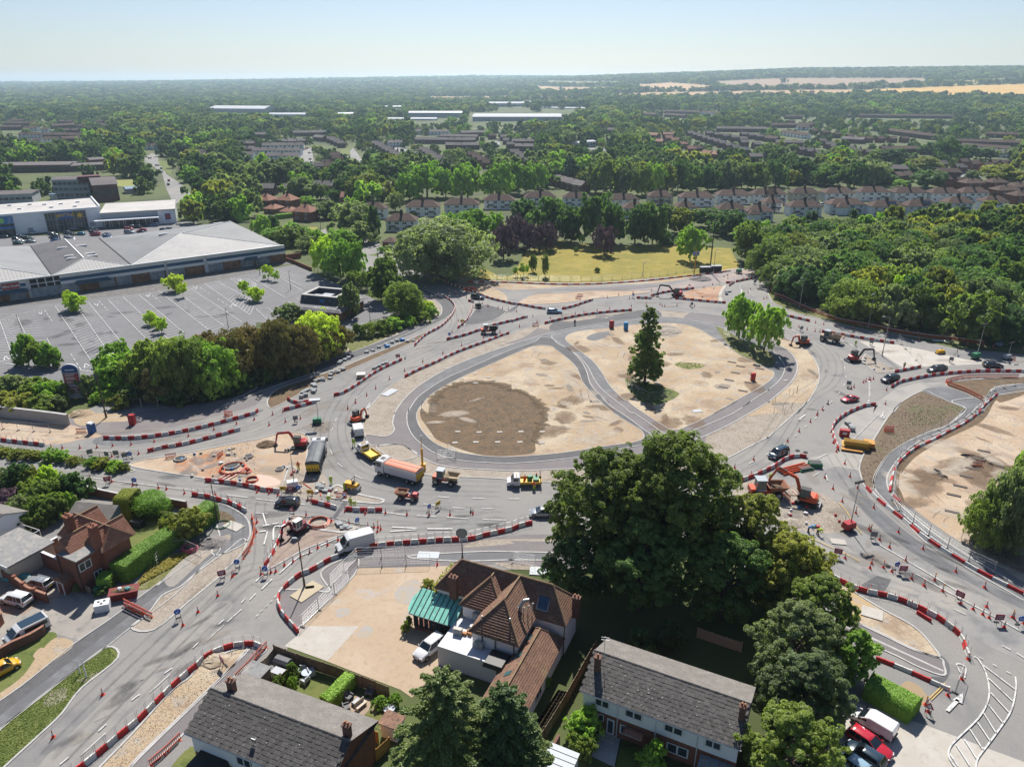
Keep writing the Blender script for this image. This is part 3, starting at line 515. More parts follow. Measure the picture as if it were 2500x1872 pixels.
wd('c1 730,430 1120,435',12,4,.12);wd('c1 780,660 1200,715 1700,775',40,2,.1);wl('c1 1960,810 2140,835');wd('c2 0,845 380,890 520,908',9,3);wl('c2 970,955 1130,965 1290,985');wl('c2 1390,990 1555,1000');wl('c2 1650,1005 1840,1018');wl('c2 1960,1022 2160,1030')
wl('c2 1175,1090 1390,1100',.2);wl('c2 1160,1128 1385,1112',.2);wl('c2 1480,1105 1695,1105',.25)
wl('c2 150,1200 160,1090 235,1085',.25);wl('c2 60,970 90,1070',.2);wl('c2 100,1130 70,1240',.2);wd('c2 0,968 120,975',1,.6);wd('c2 60,1080 230,1048',1,.6,.3);wd('c2 30,1130 120,1120',1,.6,.3)
wl('c2 205,1490 365,1350 490,1300',.2);wl('c2 560,1250 700,1185',.2)
wd('c2 0,1560 60,1500',2,2,.2);wl('c2 50,1628 140,1540',.2);wd('d2 0,370 120,250 180,180',.6,.5,.1)
wd('d1 520,1640 800,1400 1080,1140 1170,1060 1290,980 1400,870 1520,780 1720,580 1910,410 2060,270 2140,180 2202,110',1.3,3.2,.14)
wl('d1 2080,305 1955,415');wl('d1 2202,170 2150,225',.14);wd('d1 700,1560 1020,1270 1370,950 1700,650 2100,280',3,6,.08)
wd('c2 520,330 630,290 685,180 700,120',1.6,3);wd('c2 640,420 700,530 850,640 1040,730',2,4);wd('c2 1300,770 1560,825 1880,840 2212,845 c3 240,845',2,4);wd('c2 1450,890 1760,925 2140,930',2,3.2)
wd('b2 860,1530 1020,1420 1300,1290 1440,1210',3,8);wd('b2 1360,1105 1800,970',4,6);wd('b2 1740,1070 2000,990',4,6);wl('b2 0,1480 0,1481');wl('b2 1060,1080 1440,910',.12)
wd('b3 30,890 200,820 300,790 600,760 900,735 1200,720 1700,735 2202,790',2,6);wd('b3 1640,490 1700,470',2,1)
wl('b3 1970,600 1960,560 2010,530',.14);wl('b3 2080,650 2040,610 2060,560',.14);wl('b3 1975,590 1976,625',.25);wl('b3 1965,612 1976,628 1985,612',.15)
wd('b4 120,880 260,975 400,1030 540,1100 620,1180 660,1270 670,1360 640,1440 570,1530 480,1620',2,4);wd('b4 870,1380 872,1520 850,1600',1.1,.8,.35);wd('b4 370,890 460,930',5,1)
wd('c4 490,60 420,140 300,240 180,350 c3 2070,530 1870,610',1.6,4);wl('c4 260,165 320,120',.3);wl('c4 255,160 285,162 270,145',.2);wl('c4 420,500 510,455');wl('c4 385,650 440,620');wl('c4 600,390 655,365');wl('c4 740,330 870,200 960,110',.1)
wl('c4 500,640 512,690',.2);wl('c4 940,1230 1200,1380 1500,1560 1628,1640',.14);wl('d4 1270,0 1500,130 1800,290 2202,510',.14);wl('d4 2010,615 2085,655');wl('d4 2135,680 2202,725');wl('d4 1590,300 1700,350',.1)
wl('c4 310,1255 400,1300',.14)
for s_ in('c4 1000,90 985,130','c4 970,130 1005,135 990,152 970,132'):wl(s_,.25)
YL=Lines();wl('c4 260,1170 400,1200 600,1290 790,1385',.14,YL);wl('c4 610,880 680,960 730,1050',.14,YL);wl('c4 730,1050 810,1150',.14,YL);wl('d4 1385,1070 1520,940',.1,YL);wl('d4 1400,1085 1530,960',.1,YL)
wl('d4 1770,710 1810,740 1870,850 1900,1000 1880,1120 1800,1250 1650,1395 1570,1480 1550,1560 1590,1640 1640,1680',.16);wl('d4 2125,885 2130,990 2090,1170 1990,1330 1880,1480 1800,1590 1785,1680',.16)
for s_ in('1840,780 2118,990','1885,890 2100,1095','1910,1020 2068,1190','1893,1125 2022,1290','1850,1195 1962,1375','1798,1275 1912,1445','1733,1335 1850,1520','1685,1420 1790,1590','1612,1465 1735,1656','1562,1550 1630,1656'):wl('d4 '+s_,.14)
wl('d4 1540,1180 1632,1085',.4);p_=ZL('d4 1585,1085 1675,1022 1672,1118');WL.mb.add([(*q,ZM)for q in p_],[(0,1,2)])
wl('d4 1690,895 1697,800 1620,775 1650,850',.14)
wd('d4 1810,715 2202,920',.8,.7,.1)
struct(link('road_marking',WL.mb,M_LINE));struct(link('bay_marking',PL.mb,M_LINEW));struct(link('yellow_line',YL.mb,M_LINEY))
L_MID=leafmat('leaf_mid',(.108,.155,.047),(.172,.228,.061),(.276,.331,.083))
L_DARK=leafmat('leaf_dark',(.063,.115,.051),(.098,.168,.057),(.157,.240,.069))
L_LIGHT=leafmat('leaf_light',(.189,.304,.054),(.268,.417,.069),(.378,.512,.095),.35)
L_LIME=leafmat('leaf_lime',(.408,.544,.057),(.504,.620,.075),(.598,.620,.095),.35)
L_BLUE=leafmat('leaf_grey',(.131,.172,.090),(.193,.235,.117),(.276,.310,.152))
L_PURP=leafmat('leaf_purple',(.087,.047,.081),(.134,.076,.113),(.189,.120,.155),.15)
L_BRON=leafmat('leaf_bronze',(.124,.117,.041),(.179,.145,.048),(.248,.179,.062),.25)
L_OLIVE=leafmat('leaf_olive',(.152,.172,.048),(.248,.255,.062),(.373,.359,.083))
L_CON=leafmat('needle_dark',(.044,.088,.051),(.079,.135,.068),(.134,.192,.087),.1)
L_CEDAR=leafmat('needle_olive',(.069,.117,.048),(.110,.166,.055),(.179,.221,.069),.2)
L_HEDGE=leafmat('hedge_leaf',(.142,.257,.039),(.204,.352,.051),(.283,.447,.068),.25)
L_YEW=leafmat('yew_leaf',(.204,.240,.023),(.299,.320,.028),(.408,.417,.039),.2)
L_YEL=leafmat('leaf_yellow',(.598,.544,.057),(.620,.620,.077),(.620,.620,.095),.3)
L_LINDEN=leafmat('lime_tree_leaf',(.115,.155,.048),(.18,.225,.062),(.28,.31,.085))
M_BARK=mat('bark',(.13,.10,.075),.95,[((.07,.055,.045),3,.45,.6)],obj=True)
def leafmesh(name,C,Nn,size,asp=.6,jit=.55):
 0
 n=len(C);nn=Nn+RN.normal(0,jit,(n,3));nn/=np.linalg.norm(nn,axis=1)[:,None]+1e-9
 a=np.cross(nn,RN.normal(0,1,(n,3)));a/=np.linalg.norm(a,axis=1)[:,None]+1e-9;b=np.cross(nn,a)
 s=size*RN.uniform(.6,1.35,(n,1))if np.isscalar(size)else size[:,None]*RN.uniform(.6,1.35,(n,1))
 V=np.empty((n,4,3));V[:,0]=C-a*s;V[:,1]=C+b*s*asp;V[:,2]=C+a*s;V[:,3]=C-b*s*asp+nn*s*.25
 me=bpy.data.meshes.new(name);me.vertices.add(4*n);me.vertices.foreach_set('co',V.reshape(-1).astype(np.float32))
 me.loops.add(4*n);me.polygons.add(n);me.polygons.foreach_set('loop_start',np.arange(0,4*n,4,dtype=np.int32))
 me.loops.foreach_set('vertex_index',np.arange(4*n,dtype=np.int32));me.update(calc_edges=True);me.validate();me.materials.append(None)
 return me
def lobes_to_leaves(lobes,n,inner=.18,per=34,sub=.36):
 0
 L_=np.array(lobes);m=max(8,n//per);w=L_[:,3]**2;k=RN.choice(len(L_),m,p=w/w.sum())
 d=RN.normal(0,1,(m,3));d/=np.linalg.norm(d,axis=1)[:,None];low=(d[:,2]<-.25)&(RN.random(m)<.6);d[low,2]*=-1
 r=L_[k,3]*(1+.16*RN.normal(0,1,m));cc=L_[k,:3]+d*(r*(1-inner*RN.random(m)))[:,None]*np.array([1,1,.88]);cr=L_[k,3]*sub*RN.uniform(.6,1.35,m)
 j=RN.integers(0,m,n);e=RN.normal(0,1,(n,3))+d[j]*.7+np.array([0,0,.45]);e/=np.linalg.norm(e,axis=1)[:,None]
 C=cc[j]+e*(cr[j]*(1-.25*RN.random(n)**2))[:,None]*np.array([1,1,.75]);return C,e*.8+d[j]*.35
def crown(kind,n,size,nl=30,seed=0):
 r_=random.Random(seed);lobes=[]
 if kind=='round':
  for i in range(nl):
   t=r_.random()*2*PI;z=r_.uniform(.12,.95);e=math.sqrt(max(0,1-(2*z-.95)**2*1.02));rr=e*r_.uniform(.45,.82)if i%4 else e*.2
   lobes.append((rr*cos(t),rr*sin(t),z,r_.uniform(.2,.36)))
 elif kind=='tall':
  for i in range(nl):
   t=r_.random()*2*PI;z=r_.uniform(.1,.95);e=sin(PI*min(1,z*.8+.16))**.7;rr=e*r_.uniform(.35,.8)
   lobes.append((rr*cos(t),rr*sin(t),z,r_.uniform(.18,.3)))
 elif kind=='cone':
  for i in range(nl):
   z=i/nl*.95+.03;e=(1-z)**.85;t=i*2.4;rr=e*r_.uniform(.4,.8);lobes.append((rr*cos(t),rr*sin(t),z,.1+.22*e))
 elif kind=='column':
  for i in range(nl):
   z=i/nl*.95+.03;e=.55+.45*sin(PI*z*.9+.25);e*=(1 if z<.7 else(1-z)/.3*.8+.2);t=i*2.4;rr=e*r_.uniform(.3,.62);lobes.append((rr*cos(t),rr*sin(t),z,.14+.2*e))
 C,d=lobes_to_leaves(lobes,n);C[:,2]=np.maximum(C[:,2],.0)
 C[:,2]*=1/np.percentile(C[:,2],99.7);C[:,:2]*=1/np.percentile(np.hypot(C[:,0],C[:,1]),96);d=d+np.array([0,0,.3])
 me=leafmesh('crown',C,d,size)
 return me,lobes
def trunkmesh(h=.45,r=.05,limbs=4,seed=0,lobes=None):
 r_=random.Random(seed);mb=MB();mb.cyl((0,0,-.02),(0,0,h),r,r*.7,8);
 pts=r_.sample(lobes,min(limbs,len(lobes)))if lobes else[]
 for p in pts:mb.cyl((0,0,h*r_.uniform(.6,.98)),(p[0]*.9,p[1]*.9,max(p[2],h)),r*.45,r*.12,5)
 return mb.mesh('trunk')
PROTO={}
def proto(key,kind,n,size,nl,seed,th=.25,tr=.05,limbs=5):
 me,lb=crown(kind,n,size,nl,seed)
 co=np.empty(len(me.vertices)*3);me.vertices.foreach_get('co',co);co=co.reshape(-1,3);co[:,2]=th*.55+co[:,2]*(1-th*.55);me.vertices.foreach_set('co',co.reshape(-1));me.update()
 PROTO.setdefault(key,[]).append((me,trunkmesh(th+.35,tr,limbs,seed,[(a,b,th*.55+c*(1-th*.55),d)for a,b,c,d in lb])))
for s_ in range(4):proto('round','round',8000,.062,42,s_,.2)
for s_ in range(3):proto('tall','tall',7000,.06,44,10+s_,.2)
for s_ in range(2):proto('cone','cone',5500,.055,46,20+s_,.06)
for s_ in range(2):proto('column','column',5000,.085,36,30+s_,.08)
for s_ in range(2):proto('bush','round',3500,.085,22,50+s_,.0,.02,2)
for s_ in range(2):proto('big','round',26000,.034,90,60+s_,.12)
for s_ in range(2):proto('young','round',2600,.1,18,70+s_,.45,.03)
LM={'m':L_MID,'d':L_DARK,'l':L_LIGHT,'y':L_LIME,'b':L_BLUE,'p':L_PURP,'z':L_BRON,'o':L_OLIVE,'c':L_CON,'e':L_CEDAR,'Y':L_YEL}
TREES=[]
_tn=[0]
def tree_at(x,y,z,h,r,key,m,label,cat='tree',group=None,name=None,squash=None):
 _tn[0]+=1;i=_tn[0];ps=PROTO[key];me,tk=ps[i%len(ps)];rz=(i*2.399)%6.283
 nm=name or{'cone':'conifer_tree','column':'cypress_tree','bush':'garden_shrub','young':'young_tree','big':'broadleaf_tree'}.get(key,'broadleaf_tree')
 t=thing(nm,label,cat,(x,y,z),rz,group,(r,r,h))
 link('trunk',tk,M_BARK,t);link('crown',me,LM[m]if isinstance(m,str)else m,t)
 TREES.append((x,y,r));return t
def tree_px(tile,x,yb,w,yt,key,m,label,group=None,name=None,cat='tree',r=None,h=None):
 px,py=P(tile,x,yb);gx,gy=G(px,py);qx,qy=P(tile,x,yt)
 v=(936-qy)/FP;H=CH+(-SP+v*CP)/(CP+v*SP)*gy
 wp=w*(625/(2212 if tile[0]in 'ac' else 2202))if tile[0]in 'abcd' else w
 dep=gy*CP+CH*SP;R=wp/2*dep/FP
 return tree_at(gx,gy,0,h or max(H*1.03,1.2),r or R*1.15,key,m,label,cat,group,name)
KN={'m':'mid green','d':'dark green','l':'bright green','y':'lime green','b':'grey green','p':'dark purple','z':'bronze leaved','o':'olive green','c':'blackish green','e':'olive needled','Y':'yellow'}
KK={'round':'rounded tree','tall':'upright tree','cone':'pointed conifer','column':'slim columnar cypress','bush':'low shrub','big':'broad spreading tree','young':'small young tree','pear':'tall tapering tree'}
def belt(where,group,spec,hf=1,rf=1):
 0
 R=[]
 for ln in spec.strip().split('\n'):
  t=None
  for e in ln.split(';'):
   e=e.split()
   if not e:continue
   if len(e)==7:t=e[0];e=e[1:]
   R.append((t,float(e[0]),float(e[1]),float(e[2]),float(e[3]),e[4],e[5]))
 R.sort(key=lambda a:P(a[0],a[1],0)[0]);kk={}
 for t,x,yb,w,yt,k,m in R:
  d=KN[m]+' '+KK[k];c=kk.get(d,0);kk[d]=c+1
  n=sum(1 for a in R if KN[a[6]]+' '+KK[a[5]]==d)
  lab=(ordn(c)+' '+d+' from the left '+where)if n>1 else d+' '+where
  tree_px(t,x,yb,w*rf,yb+(yt-yb)*hf,k,m,lab,group)
BE={'behind':('behind the white semis','''
a2 250 990 320 740 round b; 60 910 170 700 round l; 740 960 260 760 round d; 440 930 220 780 round d; 960 1130 360 880 round o; 1210 1090 130 920 round b; 1205 1190 130 1030 round b; 1090 960 300 750 round d; 1240 960 160 760 tall d; 1290 880 150 700 round b; 1330 1100 200 860 tall l; 1480 1070 290 770 tall l; 1640 1070 150 830 tall l; 1830 1090 270 790 tall l; 2110 1080 280 770 tall l; 410 1090 250 900 round b; 680 1120 130 1000 round d; 800 1100 200 900 round d; 560 1090 130 960 round m; 450 1140 140 1060 bush l; 1430 830 170 700 round d; 1750 800 140 650 round b; 1070 760 140 690 round l; 620 960 130 820 round m
a3 60 1040 220 770 tall l; 200 1030 200 780 tall l; 330 890 170 740 round m; 440 880 120 740 round d; 520 900 130 800 round b; 660 860 150 720 round d; 720 1030 160 780 tall b; 850 1040 240 740 tall m; 980 1050 180 780 tall b; 1120 1050 170 790 tall m; 1220 1040 170 780 tall l; 1330 1030 170 780 tall o; 1430 1010 120 740 tall d; 1550 1020 180 800 tall d; 1690 1010 160 790 round d; 1840 1000 200 760 round b; 1980 990 170 770 round b; 2100 1000 200 780 round m; 1090 800 150 690 round b; 1210 790 150 620 tall d; 740 780 130 640 tall d; 620 740 110 640 round d; 980 760 120 690 round m; 1290 800 130 670 round b; 440 760 170 650 round m; 880 620 130 560 round m; 1000 700 200 520 round m; 1100 650 210 510 round m; 480 640 160 500 round b; 260 690 120 520 tall d; 360 720 130 610 round m
a4 60 980 180 760 tall d; 190 960 170 840 round o; 320 900 160 790 round m; 550 970 260 780 round d; 740 990 200 780 round d; 880 960 260 760 round b; 1030 950 180 870 round d; 1140 980 150 920 bush l; 1370 990 270 840 round d; 430 960 170 860 round b; 600 780 300 640 round m; 1100 790 260 650 round d; 940 780 200 660 round m; 1350 830 240 720 round o; 1540 760 190 560 tall d; 1400 700 170 600 round d; 1730 750 150 620 round d; 1880 740 180 640 round b; 2000 960 300 790 round o; 2160 960 130 820 round b; 1760 950 130 840 round b; 2130 730 140 640 round b; 50 720 110 620 round d; 120 720 80 630 round b; 480 780 150 690 round d; 700 760 130 650 round b; 210 670 90 610 round m'''),'near':('in front of the white semis','''
a2 150 1370 110 1230 column d; 330 1450 240 1300 round l; 60 1400 150 1230 round l; 1020 1440 110 1150 column d; 820 1390 330 1120 round b; 640 1250 200 1100 round b; 930 1470 260 1290 round b; 1360 1240 60 1200 bush l; 1860 1200 80 1110 cone d; 1900 1430 280 1180 round l; 1680 1400 200 1210 round l; 2060 1400 160 1200 round l; 540 1480 100 1350 round l; 730 1500 230 1350 tall l; 600 1510 130 1400 round y
a3 100 1310 240 1090 round d; 350 1440 340 1090 round d; 730 1470 280 1050 tall d; 880 1470 180 1140 round d; 1060 1480 260 1150 round d; 1210 1480 200 1140 round d; 1330 1370 130 1140 round b; 1450 1380 200 1170 round o; 1350 1470 180 1380 round d; 1700 1330 300 1170 round d; 1850 1400 300 1190 round d; 2060 1480 300 1280 round l; 510 1460 230 1160 round d; 1180 1240 120 1110 round m; 2150 1400 130 1290 round b
b3 1530 340 220 40 tall l; 2020 340 260 10 round m'''),'copper':('on the meadow edge','''
a3 30 1500 200 1230 tall p
b3 150 260 170 20 tall p; 290 245 190 10 tall p; 790 290 175 50 tall p
b2 2130 330 210 30 tall p'''),'willow':('beside the shaded road','''
b2 1600 480 720 10 big b'''),'westroad':('between retail park and road','''
b2 590 440 220 155 tall y; 730 490 260 170 tall l; 860 500 190 180 tall l; 840 560 130 430 round m; 940 590 120 440 round m; 1120 680 280 330 round m; 1100 590 200 420 round m; 1280 830 310 540 big m; 830 820 170 540 tall b; 440 260 160 130 round b; 300 210 250 50 round m; 130 150 170 60 round l; 430 130 170 60 round l; 1380 830 120 720 bush l; 1480 790 110 690 bush y'''),'bank':('on the planted bank','''
b1 1010 1370 260 1010 round l; 1130 1440 330 1100 round l; 1330 1480 300 980 round m; 1240 1450 240 1160 round z; 1520 1500 330 960 big m; 1700 1500 330 950 big m; 1880 1480 330 1010 big l; 1800 1200 250 930 round z; 2010 1400 330 900 big z; 2160 1330 300 870 big z; 900 1310 150 1160 round m; 1400 1530 260 1200 round z
b2 60 1330 240 920 big z; 220 1330 280 800 big z; 290 850 190 700 round b; 400 1290 260 850 big z; 550 1160 310 750 big y; 620 1190 200 900 round z; 740 1120 170 870 round z; 130 1200 200 850 round z; 620 1160 130 1070 bush m'''),'mall':('in the empty car park','''
b1 660 775 145 620 round y; 610 760 90 600 round y; 1510 605 150 460 round y; 1575 655 85 540 young y; 1310 890 105 775 round y; 1390 960 110 835 young y; 1355 930 90 850 bush y; 250 1240 160 990 round l; 240 1150 120 985 round y; 340 1250 180 1040 round m; 430 1260 170 1060 round l; 490 1265 110 1150 bush m; 180 1240 90 1180 bush m; 2105 655 85 520 young y; 2180 680 90 570 young y
b2 110 500 85 380 young y; 165 520 75 430 young y; 10 690 110 570 round y; 75 490 30 460 bush l; 850 800 60 740 bush m'''),'shrubs':('by the totem sign','''
b1 40 1480 200 1340 bush m; 160 1520 260 1340 bush b; 300 1560 260 1370 bush m; 430 1570 240 1390 bush l; 540 1540 160 1390 bush m; 760 1510 200 1330 bush b; 900 1500 200 1370 bush l; 940 1545 120 1460 round l; 60 1600 220 1470 bush o; 200 1640 260 1500 bush o; 380 1640 260 1500 bush m; 520 1620 180 1500 bush b; 830 1560 90 1480 bush l; 1030 1600 180 1500 bush o; 1130 1560 200 1440 bush m; 100 1440 180 1350 bush m; 330 1400 60 1350 bush y; 1250 1540 180 1400 bush d; 1500 1560 260 1440 bush d; 1750 1540 260 1430 bush d; 1950 1480 240 1380 bush d; 2110 1440 200 1330 bush d
b2 100 1380 180 1260 bush d; 300 1330 200 1220 bush d'''),'median':('between the two left roads','''
c1 40 470 110 410 bush o; 150 485 130 420 bush o; 440 510 160 420 bush l; 540 520 140 440 bush l; 640 540 110 480 bush o; 250 495 140 430 bush o; 330 500 110 440 bush o; 800 560 130 490 bush l; 900 570 150 495 bush o; 1010 590 150 510 bush l; 1080 600 80 540 bush o'''),'leftgarden':('left of the brick house','''
c1 40 800 230 600 round b; 190 780 200 550 round d; 290 790 170 590 round o; 430 780 200 580 round y; 300 870 160 680 round m; 560 850 210 660 round m; 680 860 230 620 round d; 410 930 240 690 round m; 100 930 230 780 round p; 30 960 130 850 bush o; 200 1010 220 830 round b; 380 1040 230 830 round m; 520 1000 230 800 bush m; 620 950 130 790 bush l; 130 1130 120 1060 bush l; 260 1120 190 960 bush m; 300 1050 150 950 bush b; 400 1080 150 940 bush m; 60 760 170 610 round b; 20 1180 100 1120 bush m'''),'eastisland':('on the roundabout island','''
b3 1950 1010 240 640 tall l
b3 2165 1130 270 740 tall l'''),'birch':('at the right edge of the cleared ground','''
c4 1850 1240 330 820 big m; 2000 1260 360 600 big b; 2150 1200 330 330 big m; 2200 1000 280 280 tall l; 1780 1180 200 900 bush l; 2110 1280 260 900 round b'''),'hedges':('at the car park corner','''
b2 880 1000 110 890 bush m; 970 990 130 880 bush m; 1070 970 150 860 bush m; 1190 930 170 830 bush l; 1330 900 110 820 bush l; 1430 870 130 780 bush m; 1510 820 110 740 bush l; 1450 780 120 700 bush m'''),'saplings':('on the dry grass meadow','''
b3 30 480 60 400 young l; 100 480 80 370 young l; 185 440 70 290 tall m; 285 480 60 290 tall m; 550 285 40 225 young m; 600 220 50 120 young l; 730 440 50 400 bush m; 1700 215 50 140 young l; 1270 215 50 180 bush l; 330 280 30 250 bush m'''),'gardens2':('in the gardens','''
c1 960 1060 80 950 young y; 1460 1040 110 970 bush m; 1620 1180 330 960 round o; 1700 1120 170 950 round o; 1540 1180 240 1000 round o
d1 900 150 140 90 bush d; 660 150 70 100 bush b
d2 330 900 110 770 round m; 200 960 120 880 bush m; 310 1000 90 900 bush l; 1480 110 110 80 bush o; 1320 440 70 360 bush m; 1200 1110 110 1040 bush l; 1060 1130 130 1060 bush l
d3 600 1400 280 1190 round l; 620 1540 220 1390 round m; 1180 1656 180 1530 round l; 1240 1640 160 1440 bush l; 1330 640 240 430 round d; 1100 700 260 480 round d; 300 960 90 890 bush l'''),'northeast':('beside the small brick garage','''
b2 1140 290 90 230 bush m; 1090 270 70 220 bush l; 760 -20 200 -150 round b'''),}
for k_,(w_,s_)in BE.items():belt(w_,'trees '+w_,s_,*((.86,1.12)if k_=='bank' else()))
WOODREST=[]
def wood(specs,group,key,cols,step,hmin,hmax,rmul=.62,seed=3,front=120):
 r_=random.Random(seed);poly_=ZL(specs);xs=[p[0]for p in poly_];ys=[p[1]for p in poly_];out=[]
 y=min(ys);j=0
 while y<max(ys):
  x=min(xs)+(j%2)*step/2
  while x<max(xs):
   a=x+r_.uniform(-.3,.3)*step;b=y+r_.uniform(-.3,.3)*step
   if inpoly(a,b,poly_):out.append((hyp(a,b),a,b))
   x+=step
  y+=step*.87;j+=1
 out.sort();fr=sorted(out[:front],key=lambda q:q[1]/q[2])
 sel=[(a,b,r_.choice(key),r_.choice(cols))for _,a,b in fr];kk={}
 for a,b,k,m in sel:
  d=KN[m]+' '+KK[k];c=kk.get(d,0);kk[d]=c+1
  tree_at(a,b,0,r_.uniform(hmin,hmax),step*rmul*r_.uniform(.85,1.2),k,m,ordn(c)+' '+d+' from the left in the large wood','tree',group)
 for _,a,b in out[front:]:WOODREST.append((a,b,r_.uniform(hmin,hmax),step*rmul*r_.uniform(.85,1.2)));TREES.append((a,b,4))
wood('b4 60,600 300,730 600,810 860,885 1280,970 1900,1060 2500,1110 2700,700 2700,80 1500,80 700,150 b4 200,100 0,260 -60,450','trees of the large wood',['round','big','big','round'],'mmdbdbdodmb',10.4,9,14.5,rmul=.7,seed=5)
belt('inside the large wood','trees inside the large wood','''b4 1110 800 260 480 round y; 1640 900 320 560 round o; 640 700 260 380 round b; 1000 500 120 320 round z''')
def hero(name,label,tile,x,yb,lobes,n,size,m,trunk=(9,.45),cat='tree',droop=0,limbs=26,zed=0):
 0
 bx,by=W2(tile,x,yb);t=thing(name,label,cat,(bx,by,0))
 C,d=lobes_to_leaves(lobes,n,.3,60,.42);d=d+np.array([0,0,.35-droop])
 link('crown',leafmesh('crown',C,d,size,.55,.6),m,t)
 mb=MB();mb.cyl((0,0,0),(0,0,trunk[0]),trunk[1],trunk[1]*.5,10)
 for l in random.sample(lobes,min(limbs,len(lobes))):
  a=Vector((0,0,trunk[0]*RU(.35,.95)));b=Vector(l[:3]);c=a.lerp(b,.5)+Vector((0,0,-.6));mb.cyl(a,c,trunk[1]*.4,trunk[1]*.22,6);mb.cyl(c,b,trunk[1]*.22,.03,5)
  for q in range(4):mb.cyl(b.lerp(c,.3),b+Vector([RU(-1,1)*l[3]*.8 for _ in range(3)]),.05,.015,3,False)
 link('trunk',mb,M_BARK,t);TREES.append((bx,by,4));return t
def blob(nl,rx,ry,z0,z1,r0,r1,seed,cx=0,cy=0,top=1.0):
 r_=random.Random(seed);o=[]
 for i in range(nl):
  t=r_.random()*2*PI;z=r_.random();e=math.sqrt(max(.05,1-abs(2*z-.8)**2.2*.75))*top;k=r_.uniform(.3,1)**.6
  o.append((cx+rx*e*k*cos(t),cy+ry*e*k*sin(t),z0+(z1-z0)*z,r_.uniform(r0,r1)))
 return o
hero('lime_tree','huge dark green tree overhanging the road at the middle of the site','c3',800,1480,blob(190,8.6,6.5,3.5,19,.8,1.6,1,-.3,0),90000,.19,L_LINDEN,(14,.55),limbs=50)
hero('lime_tree','tallest olive green tree right of the huge dark one','c3',1330,1560,blob(210,8.4,6.8,4,22.3,.8,1.6,2,0,0),100000,.19,L_LINDEN,(16,.55),limbs=50)
hero('lime_tree','shaded dark tree between the two largest crowns, behind the terrace','c3',1100,1800,blob(110,6,4.5,2.5,13,.8,1.4,12),45000,.19,L_DARK,(11,.4))
hero('maple_tree','yellowish spreading tree at the right end of the big group','c3',1960,1600,blob(130,6.4,5,2.5,14,.7,1.3,3),48000,.18,L_OLIVE,(11,.4),limbs=70)
hero('maple_tree','sparse yellow green tree reaching towards the works','c4',110,1700,blob(80,4.6,4,2,9.5,.7,1.2,13),28000,.18,L_OLIVE,(8,.35),limbs=50)
hero('maple_tree','yellow green tree above the small soil verge, lower right of the group','d4',120,330,blob(110,5.2,4,1.5,11.5,.7,1.2,4),40000,.17,L_OLIVE,(8,.35),limbs=40)
hero('broadleaf_tree','shaded tree behind the right end of the terrace','c3',1800,1880,blob(100,5.4,4,1.5,12,.7,1.3,14),38000,.18,L_DARK,(8,.3))
hero('broadleaf_tree','dark tree directly above the bright clipped hedge','d4',380,640,blob(100,4.4,3.8,1,10,.6,1.1,5),40000,.16,L_MID,(7,.3))
hero('broadleaf_tree','grey green tree right of the terrace roof','d4',150,950,blob(110,4.8,3.8,1,11,.6,1.1,6),44000,.15,L_BLUE,(8,.3))
hero('broadleaf_tree','grey green bushy tree by the parked red car','d4',260,1330,blob(120,4.4,3.6,.8,9.8,.6,1.0,7),50000,.145,L_BLUE,(7,.3))
hero('ivy_tree','bright leafy tree at the hedge end nearest the barriers','d4',720,930,blob(40,1.9,1.8,.8,7,.4,.8,8),17000,.15,L_LIGHT,(4,.2))
hero('broadleaf_tree','dark tree in the bottom right garden beside the dark car','d4',140,1800,blob(110,5.2,3.6,.8,9,.6,1.0,9),42000,.145,L_MID,(6,.3))
hero('broadleaf_tree','shaded dark tree at the left foot of the big group beside the pub','c3',560,1700,blob(70,4.2,3.4,1.5,9,.6,1.2,15),26000,.17,L_DARK,(6,.3))
def cedar(label,tile,x,yb,H,R,seed,n):
 r_=random.Random(seed);bx,by=W2(tile,x,yb);t=thing('cedar_tree',label,'tree',(bx,by,0));mb=MB();mb.cyl((0,0,0),(0,0,H),.35,.04,8);C=[];Nn=[]
 k=0;z=.8
 while z<H-.3:
  u=z/H;L=R*(1-u)**.55*r_.uniform(.85,1.12)*(1 if u>.12 else.8);a=k*2.399;k+=1
  dr=-.10*L;rise=.35*L*u
  for q in range(int(max(30,n*L/R))):
   s=r_.random()**.6;rr=L*s;wd_=.16*L*(1.05-s)+.15;lx=r_.uniform(-1,1)*wd_
   C.append((cos(a)*rr-sin(a)*lx,sin(a)*rr+cos(a)*lx,z+rise*s-.55*L*s*s*.45+r_.uniform(-.14,.05)-abs(lx)*.3));Nn.append((cos(a)*.2,sin(a)*.2,.9))
  mb.cyl((0,0,z),(cos(a)*L*.5,sin(a)*L*.5,z+rise*.5-.06*L),.06*(1.2-u),.035,4);mb.cyl((cos(a)*L*.5,sin(a)*L*.5,z+rise*.5-.06*L),(cos(a)*L*.98,sin(a)*L*.98,z+rise-.24*L),.035,.012,3)
  z+=H/135
 link('crown',leafmesh('crown',np.array(C),np.array(Nn),.2,.45,.5),L_CEDAR,t);link('trunk',mb,mat('bark_pale',(.3,.26,.2),.9),t)
_pl=[]
for _i in range(150):
 _z=RU(.06,.97);_e=float(np.interp(_z,[0,.12,.28,.5,.75,.9,1],[2.6,4.2,4.6,3.5,2.3,1.5,.5]));_a=_i*2.4;_q=_e*RU(.25,.85);_pl.append((_q*cos(_a),_q*sin(_a),.6+_z*18.4,.45+.16*_e))
hero('poplar_tree','tall tapering tree standing alone in the middle of the roundabout island','b3',1140,1400,_pl,42000,.2,L_MID,(15,.35))
hero('lime_tree','round topped green tree filling the gap between the two tallest crowns','c3',1120,1500,blob(120,6,5,4,18,.8,1.5,21),50000,.19,L_LINDEN,(12,.4))
